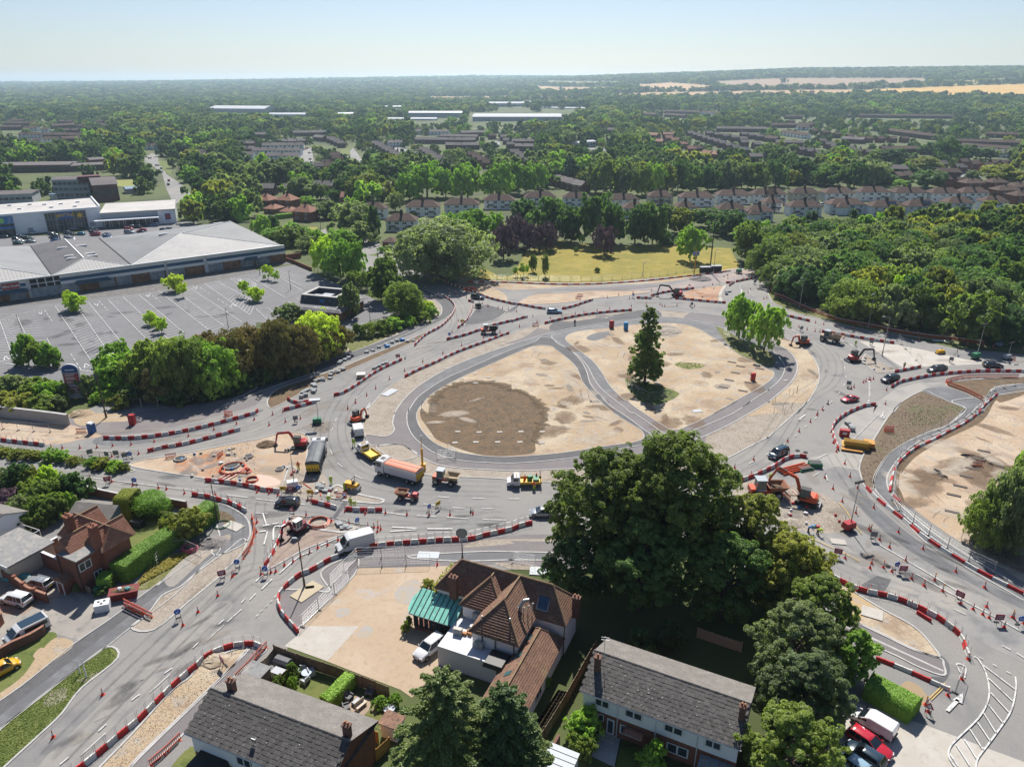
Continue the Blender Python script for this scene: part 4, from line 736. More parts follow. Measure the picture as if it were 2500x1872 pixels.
cedar('tall drooping conifer standing in front of the white pub house','d2',1640,2010,17.4,7.4,1,620)
cedar('second drooping conifer just right of the tallest one','d2',2130,1950,15.0,6.0,2,560)
cedar('low cypress at the foot of the two conifers, beside the slabbed path','d3',60,1900,11.5,4.6,3,400)
M_BLK=mat('black_metal',(.03,.03,.032),.5)
M_BRICK=mat('brick_red',(.27,.105,.07),.9,[((.20,.085,.06),.6,.45,.65),((.33,.15,.10),5,.5,.7)],obj=True)
M_BRICKB=mat('brick_brown',(.19,.10,.075),.9,[((.15,.085,.065),.7,.45,.65)],obj=True)
M_WHITE=mat('render_white',(1,1,.98),.85,[((.88,.87,.84),.5,.55,.75)],obj=True)
M_CREAM=mat('render_cream',(.66,.60,.48),.85,obj=True)
M_TILE=mat('tile_brown',(.11,.066,.052),.95,[((.115,.08,.066),.5,.45,.65),((.075,.058,.052),2.5,.5,.7)],obj=True,rnd=.18)
M_TILEG=mat('tile_grey',(.125,.107,.108),.85,[((.16,.14,.138),.5,.45,.65)],obj=True,rnd=.16)
M_TILER=mat('tile_red',(.30,.14,.09),.85,[((.24,.11,.075),.8,.45,.65),((.36,.19,.13),3,.5,.7)],obj=True,rnd=.12)
M_PANE=mat('window_glass',(.05,.065,.08),.12,spec=.6)
M_FRAME=mat('window_frame_white',(.78,.78,.77),.5)
M_CHIM=mat('chimney_brick',(.10,.075,.065),.9)
FOOT=[]
_hm={}
def gable(w,d,e,r,o=.3):
 0
 k=('g',round(w,1),d,e,r)
 if k in _hm:return _hm[k]
 a=w/2;b=d/2;wl_=MB().add([(-a,-b,0),(a,-b,0),(a,b,0),(-a,b,0),(-a,-b,e),(a,-b,e),(a,b,e),(-a,b,e),(-a,0,r-.05),(a,0,r-.05)],[(0,1,5,4),(1,2,6,9,5),(2,3,7,6),(3,0,4,8,7)])
 s=(r-e)/b;E_=e-o*s;rf=MB();A=a+.15
 for sg in(-1,1):
  q=[(-A,sg*(b+o),E_+.1),(A,sg*(b+o),E_+.1),(A,0,r+.1),(-A,0,r+.1)];q2=[(x,y,z-.14)for x,y,z in q]
  rf.add(q+q2,[(0,1,2,3),(4,7,6,5),(0,4,5,1),(1,5,6,2),(3,2,6,7),(0,3,7,4)])
 _hm[k]=(wl_.mesh('wall'),rf.mesh('roof'));return _hm[k]
def hip(w,d,e,r,o=.45,hl=None):
 k=('h',round(w,1),d,e,r)
 if k in _hm:return _hm[k]
 a=w/2;b=d/2;wl_=MB().add([(-a,-b,0),(a,-b,0),(a,b,0),(-a,b,0),(-a,-b,e),(a,-b,e),(a,b,e),(-a,b,e)],[(0,1,5,4),(1,2,6,5),(2,3,7,6),(3,0,4,7)])
 A=a+o;B=b+o;h=max(0,a-b*(hl or.85));E_=e
 rf=MB().add([(-A,-B,E_),(A,-B,E_),(A,B,E_),(-A,B,E_),(-h,0,r),(h,0,r)]+[(-A,-B,E_-.15),(A,-B,E_-.15),(A,B,E_-.15),(-A,B,E_-.15)],[(0,1,5,4),(1,2,5),(2,3,4,5),(3,0,4),(6,7,1,0),(7,8,2,1),(8,9,3,2),(9,6,0,3),(9,8,7,6)])
 _hm[k]=(wl_.mesh('wall'),rf.mesh('roof'));return _hm[k]
WIN_ME=MB().box(-.5,.5,-.03,.03,0,1).mesh('window');FRM=MB()
for q in((-.5,-.43,0,1),(.43,.5,0,1),(-.04,.04,0,1),(-.43,-.04,0,.09),(.04,.43,0,.09),(-.43,-.04,.91,1),(.04,.43,.91,1)):FRM.box(q[0],q[1],-.06,-.032,q[2],q[3])
FRM_ME=FRM.mesh('window_frame');CH_ME=MB().box(-.5,.5,-.35,.35,-1,1.3).cyl((-.2,0,1.3),(-.2,0,1.6),.13).cyl((.2,0,1.3),(.2,0,1.6),.13).mesh('chimney')
def window(parent,x,y,z,w,h,fr=M_FRAME,rz=0):
 wd_=link('window',WIN_ME,M_PANE,parent,(x,y,z),rz);wd_.scale=(w,1,h)
 f=link('window_frame',FRM_ME,fr,wd_);return wd_
def house(x,y,rz,w,d,kind,wm,rm,label,cat,group,e=4.9,r=7.4,wins=2,z=0,chim=True,fr=True,name='terraced_house'):
 t=thing(name,label,cat,(x,y,z),rz,group);wl_,rf=(hip if kind=='h' else gable)(w,d,e,r)
 link('wall',wl_,wm,t);R=link('roof',rf,rm,t)
 if chim:link('chimney',CH_ME,M_CHIM,R,(0 if kind=='h' else w*.42,.25,r-(0 if kind=='h' else.1)))
 for fl in(0,1):
  if e<3.5 and fl:break
  for i in range(wins):
   wx=-w/2+w*(i+.5)/wins;ww=min(1.7,w/wins*.55)
   if fr:window(t,wx,-d/2-.02,.95+fl*2.45,ww,1.15)
   else:o=link('window',WIN_ME,M_PANE,t,(wx,-d/2-.02,.9+fl*2.4));o.scale=(ww,1,1.1)
 FOOT.append((x,y,w*.55,d*.6));return t
WM={'w':M_WHITE,'b':M_BRICKB,'r':M_BRICK,'c':M_CREAM};RM={'b':M_TILE,'g':M_TILEG,'r':M_TILER}
WNAME={'w':'white walled','b':'brown brick','r':'red brick','c':'cream'};RNAME={'b':'brown roofed','g':'grey roofed','r':'red roofed'}
def rows(where,spec,group):
 L_=[]
 for ln in spec.strip().split('\n'):
  t=None
  for e in ln.split(';'):
   e=e.split()
   if len(e)==9:t=e[0];e=e[1:]
   x1,y1,x2,y2,n=map(float,e[:5]);kind,wm,rm=e[5],e[6],e[7];n=int(n)
   a=Vector(W2(t,x1,y1));b=Vector(W2(t,x2,y2))
   A=(b-a);rz=math.atan2(A.y,A.x);
   if kind=='A':
    rz=max(-.9,min(.9,rz));w=min(9.5,max(4.6,A.length/n*.995));k2=max(1,round(A.length/w))if A.length/n>9.5 else n
    for i in range(k2):p=a.lerp(b,(i+.5)/k2);L_.append((p.x,p.y,rz,w,8.2,'g',wm,rm))
   elif kind=='B':
    for i in range(n):p=a.lerp(b,i/max(1,n-1))if n>1 else a;L_.append((p.x,p.y,RU(-.08,.08)+.18,9.0,7.0,'g',wm,rm))
   else:
    for i in range(n):p=a.lerp(b,i/max(1,n-1))if n>1 else a;L_.append((p.x,p.y,.05,10.5,9,'h',wm,rm))
 L_.sort(key=lambda q:q[0]/q[1]);kk={}
 for x,y,rz,w,d,k,wm,rm in L_:
  ds=WNAME[wm]+' '+RNAME[rm]+' '+('detached house' if k=='h' else 'terrace house');c=kk.get(ds,0);kk[ds]=c+1
  D=hyp(x,y);house(x,y,rz,w,d,k,WM[wm],RM[rm],ordn(c)+' '+ds+' from the left '+where,'house',group,e=4.8,r=7.2,wins=2 if w>5.5 else 1,z=TH(x,y),fr=D<520,chim=(D<900 and random.random()<.6),name='detached_house' if k=='h' else 'terraced_house')
rows('in the middle estate','''
a2 -20 705 400 705 6 A w g; 30 755 380 755 5 A w g; 60 660 420 655 5 A w g; 190 625 430 615 3 A b g; 325 545 610 540 5 A b g; 520 580 600 590 1 A b g
a2 650 600 740 640 4 B b g; 690 750 710 780 2 B r b; 620 820 645 850 2 B b b; 1040 640 1230 750 7 B b g; 1140 635 1260 630 2 A w g; 1450 700 1640 825 7 B b g; 1380 605 1900 610 9 A b g; 1640 655 1930 655 4 A b g
a2 1480 535 1670 535 3 A w g; 1770 545 1990 540 3 A b g; 1375 530 1450 530 1 A w g; 1600 575 1920 580 5 A b g; 1870 745 2000 820 4 B r b; 2040 570 2041 571 1 B b b; 2140 580 2200 650 3 B b g; 520 1020 740 1030 3 A b g; 250 1050 340 1050 1 A b g; 40 1050 180 1050 1 A b g
a2 760 1130 800 1130 1 A r r; 1550 1000 1710 1005 2 A b g; 1960 920 2040 920 1 A b g; 560 850 570 851 1 B b g; -20 560 90 560 1 A b g; 1370 900 1480 900 1 A b g
a3 0 620 190 620 3 A b g; 30 665 235 670 3 A b g; 20 720 150 800 4 B b g; 370 960 620 1030 4 A b g; 590 925 660 925 1 A b g; 780 520 890 520 2 A b g; 10 500 80 500 1 A b g''','houses of the middle estate')
rows('in the right hand estate','''
a3 1180 560 1260 570 1 A r r; 1300 560 1410 560 2 A r r; 1235 620 1320 625 1 A r r; 1350 590 1400 610 2 B r r; 1420 610 1540 690 3 B r r; 1600 685 1640 690 1 B r b; 1640 730 1820 745 2 A r r; 1540 550 1990 700 10 B b g; 1700 550 1990 600 5 B b g; 1760 510 2200 515 7 A b g; 2000 560 2200 590 4 B b g; 2000 630 2110 650 2 B b g; 2040 760 2212 760 3 A b g
a4 0 590 70 600 1 A b b; 60 630 300 635 4 A b g; 290 700 430 725 3 B b g; 390 530 820 600 5 B b b; 860 600 1170 600 4 B r b; 460 620 520 650 2 B b g; 640 600 830 610 3 A b g; 560 670 700 690 2 B b g; 760 710 860 720 2 B b g; 960 690 1470 690 6 A b b; 1050 530 1430 580 5 A b b; 1580 620 2200 640 8 A b b
a4 1670 660 2080 690 5 A w b; 970 870 1190 875 3 A b g; 1480 830 1640 860 2 B b g; 1430 900 1640 905 2 A b b; 1680 810 1880 850 3 B r b; 1500 970 1660 990 2 B r b; 1950 820 2200 840 4 B b b; 1080 940 1200 930 1 A b b; 1700 700 2080 730 4 A w g; 130 540 340 570 3 A w b
a4 140 410 290 410 2 A b b; 200 450 370 470 2 B r b; 780 400 1600 410 7 A b b; 20 480 370 480 4 A b b; 1870 560 2212 570 4 A b b; 570 390 690 400 2 B b b; 250 500 340 500 1 A w b
a3 1120 380 1240 390 2 A r b; 1300 360 1620 370 4 A b b; 1640 370 1800 380 2 A w b; 1290 420 1340 430 1 B r b; 1330 390 1500 400 2 A b b''','houses of the right estate')
rows('on the far left hillside','''
a1 60 455 330 455 3 A b b; 20 490 200 490 2 A b b; 220 500 340 500 1 A w b; 370 515 440 515 1 A w b; 180 560 380 560 2 A w b; 400 560 720 565 4 A b b; 180 610 270 610 1 A c b; 290 615 390 615 1 A w b; 400 600 520 600 2 A w b; 560 520 700 520 2 A b b; 700 480 850 520 3 B b b; 20 640 120 640 1 A b b; 540 600 740 590 2 A b b
a1 450 480 650 470 2 A b b; 860 470 980 480 2 A b b; 100 430 240 430 1 A b b; 1740 700 1790 850 6 B b g; 1280 660 1370 660 2 B w b; 2050 640 2212 640 2 A b g; 2080 690 2212 690 1 A b g; 2100 745 2212 745 1 A w g; 520 440 640 440 1 A b b; 840 440 900 440 1 A b b''','houses of the far left hillside')
for i,(x,y,w,l)in enumerate([(100,1160,9,'behind'),(285,1160,9.5,'beside the hedge'),(440,1265,10.5,'nearest the lawn'),(160,1200,7,'low middle'),(300,1225,7,'lower linked')]):
 gx,gy=W2('a2',x,y);house(gx,gy,-.35,w,8.5,'h',M_BRICK,M_TILER,'red brick house with hipped roof, '+['hindmost of the brick group','tall one behind the clipped hedge','nearest the roadside lawn','low wing at the left of the group','low linked range in the middle'][i],'house','brick houses by the roadside lawn',e=[4.8,4.8,4.8,2.6,2.6][i],r=[8,8,8,5,5][i],name='detached_house')
def semi(tile,x,y,w,label,m=M_WHITE,rz=0,red=False,porch=0,wins=4,roof=M_TILE):
 gx,gy=W2(tile,x,y);dep=gy*CP+CH*SP;wm=w*.2826*dep/FP*.86;t=thing('semi_detached_house',label,'house',(gx,gy,0),rz,'white semi-detached houses')
 wl_,rf=hip(wm,8.6,5.1,8.0);link('wall',wl_,m,t,(0,4.3,0));R=link('roof',rf,roof,t,(0,4.3,0));link('chimney',CH_ME,M_CHIM,R,(0,-.6,7.9),sc=(1.3,1.5,1.25))
 hh=wm/2
 for fl in(0,1):
  for i in range(wins):
   wx=-hh+2*hh*(i+.5)/wins;big=i in(1,wins-2)
   window(t,wx,-.02 if not big else-.45,.85+fl*2.55,2.0 if big else 1.15,1.3)
 bay=MB()
 for i in(1,wins-2):wx=-hh+2*hh*(i+.5)/wins;bay.box(wx-1.15,wx+1.15,-.42,.02,0,4.9)
 link('bay',bay,m,t);pr=MB()
 for s in((-1,1)if porch else(1,)):pr.add([(s*hh*.55-1.6,0,2.9),(s*hh*.55+1.6,0,2.9),(s*hh*.55+1.6,-1.3,2.45),(s*hh*.55-1.6,-1.3,2.45),(s*hh*.55-1.6,0,2.7),(s*hh*.55+1.6,0,2.7),(s*hh*.55+1.6,-1.3,2.3),(s*hh*.55-1.6,-1.3,2.3)],[(3,2,1,0),(4,5,6,7),(0,4,7,3),(3,7,6,2),(2,6,5,1)])
 link('porch_roof',pr,M_TILEG,t);FOOT.append((gx,gy,wm*.5,6));return t
up=[('a2',1010,1255,260,'leftmost white semi, standing half behind a round tree'),('a2',1440,1235,330,'white semi with a flat side extension, second of the back row'),('a2',1775,1215,340,'white semi behind a small conifer in the back row'),('a2',2100,1175,300,'white semi nearest the big copper tree in the back row'),('a3',245,1150,310,'white semi half hidden by green trees left of the middle'),('a3',555,1155,260,'pinkish white semi beside the tall dark tree'),('a3',965,1170,300,'white semi with bright blue shade, middle of the back row'),('a3',1285,1140,240,'narrow cream semi among light shrubs'),('a3',1600,1150,340,'wide white semi right of the narrow cream one'),('a3',1915,1130,330,'white semi behind the second front house'),('a3',2190,1120,260,'white semi with porch roofs near the right frame third'),('a4',60,1120,230,'white semi with a red car parked in front'),('a4',320,1110,270,'white semi with cream side annexe'),('a4',615,1110,300,'white semi above the largest twin roofed house'),('a4',915,1100,300,'white semi with small round shrub at its corner'),('a4',1225,1105,320,'broad white semi with dark porch, right half'),('a4',1530,1110,290,'tan roofed white semi with bare wall'),('a4',1780,1105,270,'reddish roofed white semi at the right end of the back row')]
for i,u in enumerate(up):semi(*u,porch=i%2,wins=4 if i!=7 else 3,m=M_CREAM if i in(7,12)else M_WHITE)
lo_=[('a2',1255,1365,300,'white semi lowest on the left, in front of the row'),('a3',1060,1250,220,'low roofed semi buried in dark trees'),('a3',1500,1240,190,'dark roofed semi with a bright orange hipped extension'),('a3',1900,1260,280,'white semi behind the tall pylon pole'),('a3',2140,1280,260,'white semi with forward hip, right of the pole'),('a4',40,1200,180,'white semi with scaffold and pool at its side'),('a4',320,1235,320,'white front row semi beside the yellow shrub'),('a4',680,1215,350,'front row semi with a low twin hip in front'),('a4',1030,1235,330,'front row semi carrying solar panels'),('a4',1330,1230,320,'wide front row semi right of the solar roof'),('a4',1650,1200,260,'front row semi half hidden behind the wood edge'),('a4',1960,1190,240,'last white front row semi on the right')]
for i,u in enumerate(lo_):
 t=semi(*u,porch=(i+1)%2,wins=4 if u[3]>200 else 3)
 if 'solar' in u[4]:link('solar_panel',MB().box(-.2,4.4,-.1,.1,-1.4,1.4),mat('solar_panel',(.02,.03,.05),.2,spec=.6),t,(0,1.8,6.7),rot=(rad(-56),0,0))
 if 'orange' in u[4]:wl_,rf=hip(4.5,5,3.0,5.6);e_=link('extension',wl_,M_WHITE,t,(5,1,0));link('extension_roof',rf,mat('tile_orange',(.5,.17,.09),.8),e_)
 if 'twin hip' in u[4]or 'forward hip' in u[4]:wl_,rf=hip(5.5,5,4.3,6.4);e_=link('extension',wl_,M_WHITE,t,(-4,-1,0));link('extension_roof',rf,M_TILE,e_)
for i,(x,y,w,l)in enumerate([(2030,1070,200,'red brown house behind the last white semi'),(2150,1040,180,'red brown house at the right frame edge'),(1950,1000,160,'smaller red brown house further back at right'),(1740,1005,180,'pale gabled house behind the row end'),(2160,1120,160,'low brown roofed house by the right frame edge')]):
 gx,gy=W2('a4',x,y);house(gx,gy,.1,w*.075,9,'h',M_BRICK,M_TILE,l,'house',None,z=0,name='detached_house')
gx,gy=W2('b2',1140,230);t=thing('garage','small brick garage with hipped roof and white door by the shaded road','garage',(gx,gy,0),-.2);wl_,rf=hip(5.2,6,2.5,4.2);link('wall',wl_,M_BRICK,t,(0,3,0));link('roof',rf,M_TILE,t,(0,3,0));link('door',MB().box(.2,2.4,-.06,-.01,0,2.1),M_FRAME,t)
M_SHED=mat('shed_white',(.5,.52,.55),.8);M_SHEDG=mat('shed_grey',(.36,.40,.44),.5);M_SHEDB=mat('shed_blue',(.20,.30,.42),.4);M_DK=mat('dark_void',(.02,.022,.025),.6)
def shed(name,label,pts,h,wm,rm,ridges=1,loc=None,wins=0):
 0
 t_,x1,y1,x2,y2,dep=pts;a=Vector(W2(t_,x1,y1));b=Vector(W2(t_,x2,y2));A=b-a;L=A.length;rz=math.atan2(A.y,A.x)
 t=thing(name,label,'building',(a.x,a.y,0),rz);link('wall',MB().box(0,L,0,dep,0,h),wm,t);rf=MB();k=dep/ridges
 for i in range(ridges):
  n=8;v=[];f=[]
  for j in range(n+1):u=j/n;v+=[(-.5,i*k+u*k,h+.05+.09*k*sin(PI*u)),(L+.5,i*k+u*k,h+.05+.09*k*sin(PI*u))]
  for j in range(n):f.append((2*j,2*j+1,2*j+3,2*j+2))
  f+=[tuple(2*j for j in range(n+1)),tuple(2*j+1 for j in range(n,-1,-1))];rf.add(v,f)
 link('roof',rf,rm,t)
 for i in range(wins):w_=link('window',WIN_ME,M_PANE,t,(L*(i+.5)/wins,-.05,h*.45));w_.scale=(L/wins*.8,1,h*.22)
 FOOT.append(((a.x+b.x)/2,(a.y+b.y)/2,L/2,dep));return t
shed('warehouse','wide warehouse with pale curved roofs in front of the fields',('a3',-340,420,440,420,90),9,M_SHEDG,M_SHED,3,wins=0)
shed('factory','grey factory block behind the curved roofs',('a3',-200,305,180,305,40),14,M_SHEDG,M_SHED,1,wins=8);shed('factory','low grey works right of the factory block',('a3',230,322,640,330,30),8,M_SHEDG,M_SHED,2)
shed('warehouse','long grey warehouse left of the curved roofs',('a2',1320,390,1780,390,30),11,M_SHEDG,M_SHEDG,1);shed('warehouse','low pale roofed hall in front of the grey warehouse',('a2',1110,412,1560,412,24),4,M_SHED,M_SHED,1)
shed('warehouse','large white roofed warehouse in the woods at left',('a1',1810,345,2290,350,60),11,M_SHEDG,M_SHED,1);shed('warehouse','long low shed right of the white warehouse',('a2',110,385,470,385,30),7,M_SHED,M_SHEDG,1)
t=shed('office_block','pale office with twin pyramid roofs in the trees',('a2',710,375,950,370,25),6,M_SHED,M_SHEDG,1,wins=7);shed('office_block','blue grey office right of the pyramid roofs',('a2',1080,315,1260,312,20),8,M_SHEDB,M_SHEDG,1,wins=6)
shed('school_hall','white flat block by the playground in the middle wood',('a3',640,640,725,635,12),6,M_SHED,M_SHED,1,wins=3);shed('school_hall','low glazed block left of the white playground block',('a3',520,645,630,640,14),5,M_SHEDG,M_SHED,1,wins=5)
shed('workshop','long grey roofed workshop behind the office block',('a1',-60,860,610,850,22),5.5,M_BRICKB,M_TILEG,2,wins=14);shed('workshop','low workshop with rooflights right of the long one',('a1',610,850,1000,830,14),4.5,M_BRICKB,M_TILEG,1,wins=6);shed('workshop','brick block with white rooflights behind the workshops',('a1',790,800,1010,785,14),5,M_BRICK,M_TILEG,1)
gx,gy=W2('a1',480,1085);t=shed('office_block','three storey grey office with banded windows',('a1',480,1080,790,1075,12),11,M_SHEDG,M_TILEG,1)
for fl in range(3):
 for i in range(12):w_=link('window',WIN_ME,M_PANE,t,(1.6+i*(34/12),-.05,1.2+fl*3.4));w_.scale=(2.2,1,1.7)
t=shed('office_block','flat roofed brown wing right of the grey office',('a1',830,1110,1040,1095,30),9.5,M_BRICKB,M_TILEG,1,wins=4);link('plant_room',MB().box(-6,6,18,26,9.6,13),mat('plant_maroon',(.12,.035,.04),.8),t)
shed('workshop','white factory with saw tooth roof at the left edge',('a1',-60,1135,290,1120,18),5.5,M_SHED,M_TILEG,4,wins=7);shed('kiosk','blue and white kiosk between the dark conifers',('a1',440,1110,480,1110,3),4.5,M_SHED,M_SHEDB,1);shed('pavilion','pale low pavilion behind the conifer',('a1',1100,1040,1230,1030,10),3,M_SHED,M_SHEDB,1)
FONT={}
def text(s,size,m,parent,loc,rot,name='lettering',ext=.03,sx=1,align='CENTER',bold=0):
 c=bpy.data.curves.new(name,'FONT');c.body=s;c.size=size;c.extrude=ext;c.offset=bold;c.align_x=align;c.align_y='CENTER';c.resolution_u=2
 o=bpy.data.objects.new(name,c);me=bpy.data.meshes.new_from_object(o);bpy.data.objects.remove(o);me.materials.clear();me.materials.append(None)
 k=link(name,me,m,parent,loc,rot=rot);k.scale=(sx,1,1);return k
M_BLUE=mat('sign_blue',(.02,.12,.42),.5);M_SBLUE=mat('shop_blue',(.03,.2,.5),.45);M_YELS=mat('sign_yellow',(.85,.5,.03),.5);M_REDS=mat('sign_red',(.42,.03,.035),.5);M_GREENS=mat('sign_green',(.35,.7,.2),.5);M_WH=mat('plain_white',(.8,.8,.8),.5)
M_CLAD=mat('cladding_white',(.9,.93,.96),.45,[((.8,.82,.85),.3,.5,.7)],obj=True);M_ROOFW=mat('roof_membrane',(.50,.48,.46),.7,[((.42,.40,.38),.1,.45,.65)]);M_GLASS=mat('shop_glass',(.035,.045,.06),.1,spec=.7)
def front(tile,x1,y1,x2,y2):
 a=Vector(W2(tile,x1,y1));b=Vector(W2(tile,x2,y2));A=b-a;return a,math.atan2(A.y,A.x),A.length
a,rz,L=front('a1',-250,1430,895,1325);HB=9.0
t=thing('retail_building','long white toy shop and gym building with tall glazed entrances','shop',(a.x,a.y,0),rz)
link('wall',MB().box(0,L,.02,38,0,HB),M_CLAD,t);link('roof',MB().box(-.3,L+.3,.6,38.3,HB+.01,HB+.35),M_ROOFW,t);par=MB();par.box(-.4,L+.4,-.2,.55,HB-.1,HB+.8);par.box(L-.1,L+.5,.6,38.5,HB-.1,HB+1.2);link('parapet',par,M_CLAD,t)
def fx(px):return(px+250)/1145*L
for(p0,p1,sm_,nm)in((-20,125,M_SBLUE,'gym'),(395,510,M_GLASS,'glass'),(510,640,M_BLUE,'toy'),(645,760,M_GLASS,'cafe')):
 x0,x1=fx(p0),fx(p1);pn=link('shop_front',MB().box(x0,x1,-.25,.015,0,HB-.3),M_GLASS,t);fr_=MB()
 for k in range(5):xx=x0+(x1-x0)*k/4;fr_.box(xx-.07,xx+.07,-.36,-.26,0,HB-.3)
 for zz in(2.8,5.6):fr_.box(x0+.08,x1-.08,-.35,-.26,zz,zz+.12)
 link('glazing_bar',fr_,M_SHEDG,pn)
 if nm in('gym','toy'):link('sign_panel',MB().box(x0,x1,-.6,-.38,5.4,HB-.35),sm_,pn)
 if nm=='toy':text('SMYTHS',2.2,M_YELS,pn,((x0+x1)/2,-.64,7.1),(PI/2,0,0),sx=.95,bold=.05)
 if nm=='gym':link('emblem',MB().cyl((x0+2.2,-.62,7),(x0+2.2,-.7,7),1.2,n=18),M_GREENS,pn);text('the\ngym\ngroup',1.0,M_WH,pn,(x0+5.6,-.64,7.0),(PI/2,0,0));link('awning',MB().box(x0,x1,-1.4,-.4,3.3,4.2),M_SBLUE,pn)
 if nm=='cafe':link('emblem',MB().cyl(((x0+x1)/2,-.3,6.6),((x0+x1)/2,-.42,6.6),1.1,n=18),M_YELS,pn)
mb=MB()
for p_,q_ in((0,20),(120,30),(300,28),(430,24),(480,12),(580,22),(690,9),(740,24),(200,15)):link('roof_vent',MB().box(fx(p_)-.8,fx(p_)+.8,q_,q_+1.6,HB+.36,HB+1.0),M_WH,t)
for p_ in(-60,250,800):
 o=link('poster',MB().box(fx(p_)-1.1,fx(p_)+1.1,-.06,.015,1.0,2.8),M_SHEDG,t)
FOOT.append((a.x+20,a.y,40,20))
a,rz,L=front('a1',915,1330,1380,1300)
t=thing('retail_building','lower flat roofed supermarket with long canopy right of the toy shop','shop',(a.x,a.y,0),rz)
link('wall',MB().box(-1,L+.02,.02,32,0,6.6),M_SHEDG,t);link('roof',MB().box(-1.5,L+8.2,-.5,32.4,6.62,7.1),M_ROOFW,t);link('side_block',MB().box(L+.04,L+8,-.1,31.9,0,6.6),M_CLAD,t)
link('canopy',MB().box(-4,L+.4,-4.5,-.02,3.7,4.1),M_CLAD,t);gl=link('shop_front',MB().box(0,L-.5,-.08,.01,.2,3.4),M_GLASS,t);pb=MB()
for k in range(9):xx=L*k/8;pb.box(xx-.1,xx+.1,-.2,-.09,.0,3.5)
link('glazing_bar',pb,M_WH,gl)
for k in range(5):link('canopy_post',MB().box(-3.5+k*(L/4)-.12,-3.5+k*(L/4)+.12,-4.3,-4.06,0,3.69),M_SHEDG,t)
sg=link('wall_sign',MB().box(L+3,L+5.6,-.2,-.11,2.0,5.0),M_BLUE,t);link('sign_square',MB().box(L+3.3,L+5.3,-.26,-.21,2.5,4.6),M_REDS,sg)
FOOT.append((a.x+18,a.y,22,20))
for(tl,x,y,lb)in(('a1',1620,1255,'tenant totem sign standing by the supermarket exit'),):
 gx,gy=W2(tl,x,y);t=thing('totem_sign',lb,'sign',(gx,gy,0),.1);link('panel',MB().box(-1.6,1.6,-.25,.25,.4,8.5),M_SHEDB,t)
 for k,m_ in enumerate((M_BLUE,M_SBLUE,M_REDS,M_SHED,M_REDS,M_BLUE)):link('tenant_board',MB().box(-1.45,1.45,-.3,-.26,6.9-k*1.1,7.8-k*1.1),m_,t)
M_METAL=mat('roof_metal_pale',(.46,.45,.435),.7,[((.39,.385,.38),.07,.42,.62),((.50,.49,.47),.5,.5,.7)]);M_METALD=mat('roof_metal_dark',(.13,.125,.13),.75,[((.10,.10,.105),.1,.45,.65),((.17,.165,.165),.9,.5,.7)])
M_BAND=mat('fascia_blue_band',(.035,.11,.22),.5);M_FASC=mat('fascia_pale',(.92,.92,.92),.6,[((.8,.8,.81),.2,.5,.7)],obj=True);M_BOARD=mat('boarded_front',(.33,.36,.40),.5,[((.45,.46,.48),.3,.45,.6),((.18,.2,.23),.8,.5,.65)],obj=True);M_OSB=mat('brick_orange',(.36,.19,.11),.85,[((.24,.12,.08),.8,.45,.6)],obj=True)
a,rz,L=front('b1',-300,745,2202,410);b_=Vector(W2('b2',218,352));a2_=Vector((a.x,a.y));A=b_-a2_;L=A.length;rz=math.atan2(A.y,A.x)
t=thing('shopping_block','long empty shopping block with pale ribbed metal roofs and blue striped fascia','shop',(a.x,a.y,0),rz);Dp=58;HE=6.6
link('wall',MB().box(0,L,.02,Dp,0,HE),M_FASC,t)
def mx(tile,px,py,h=HE):
 q=Vector(G(*P(tile,px,py),h))-a2_;return q.dot(A.normalized())
seg=[(0,mx('b1',330,510)),(mx('b1',330,510),mx('b1',1120,380)),(mx('b1',1120,380),mx('b1',1900,270)),(mx('b1',1900,270),L)]
def roofpiece(x0,x1,mid,zr,m,vf,B=None):
 0
 B=B or(mid,Dp*.86);R=MB().add([(x0,-1.2,HE+.05),(x1,-1.2,HE+.05),(x1,Dp,HE+.05),(x0,Dp,HE+.05),(mid,vf,zr),(B[0],B[1],zr-.2)],[(0,1,4),(1,2,5),(2,3,5),(3,0,4,5),(1,5,4)])
 r=link('roof',R,m[0],t);q=r.data
 if len(m)>1:q.materials.append(None);r.material_slots[1].link='OBJECT';r.material_slots[1].material=m[1];[setattr(q.polygons[k],'material_index',1)for k in(1,2,3,4)]
 rb=MB();n=int((x1-x0)/1.0)
 for k in range(1,n):xx=x0+(x1-x0)*k/n;f=min((xx-x0)/(mid-x0),(x1-xx)/(x1-mid));rb.cyl((xx,-1.2,HE+.06),(xx,-1.2+(vf+1.2)*f,HE+.06+(zr-HE-.05)*f),.05,n=3,cap=False)
 rib=link('roof_rib',rb,mat('rib',(.36,.36,.35),.6),r);rib['kind']='stuff';cp=MB();cp.cyl((mid,vf,zr+.03),(*B,zr-.17),.22,n=4);cp.cyl((x0,-1.2,HE+.08),(mid,vf,zr+.03),.14,n=4);cp.cyl((x1,-1.2,HE+.08),(mid,vf,zr+.03),.14,n=4);link('ridge_cap',cp,M_FASC,r);return r
xa=25.1;xb=48.7;xc=L+.6;M_METG=mat('roof_metal_grey',(.24,.245,.25),.7,[((.20,.205,.21),.1,.45,.62)])
roofpiece(-8,xa-.3,11.9,HE+2.9,(M_METAL,M_METG),7.5);roofpiece(xa,xb,36,HE+2.9,(M_METAL,M_METALD),6.8);roofpiece(xb+.3,xc,73,HE+4.3,(M_METAL,M_METG),25,(97,41));link('valley_gutter',MB().box(xa-.3,xa-.01,-1,Dp,HE+.02,HE+.3).box(xb+.01,xb+.29,-1,Dp,HE+.02,HE+.3),M_BLK,t)
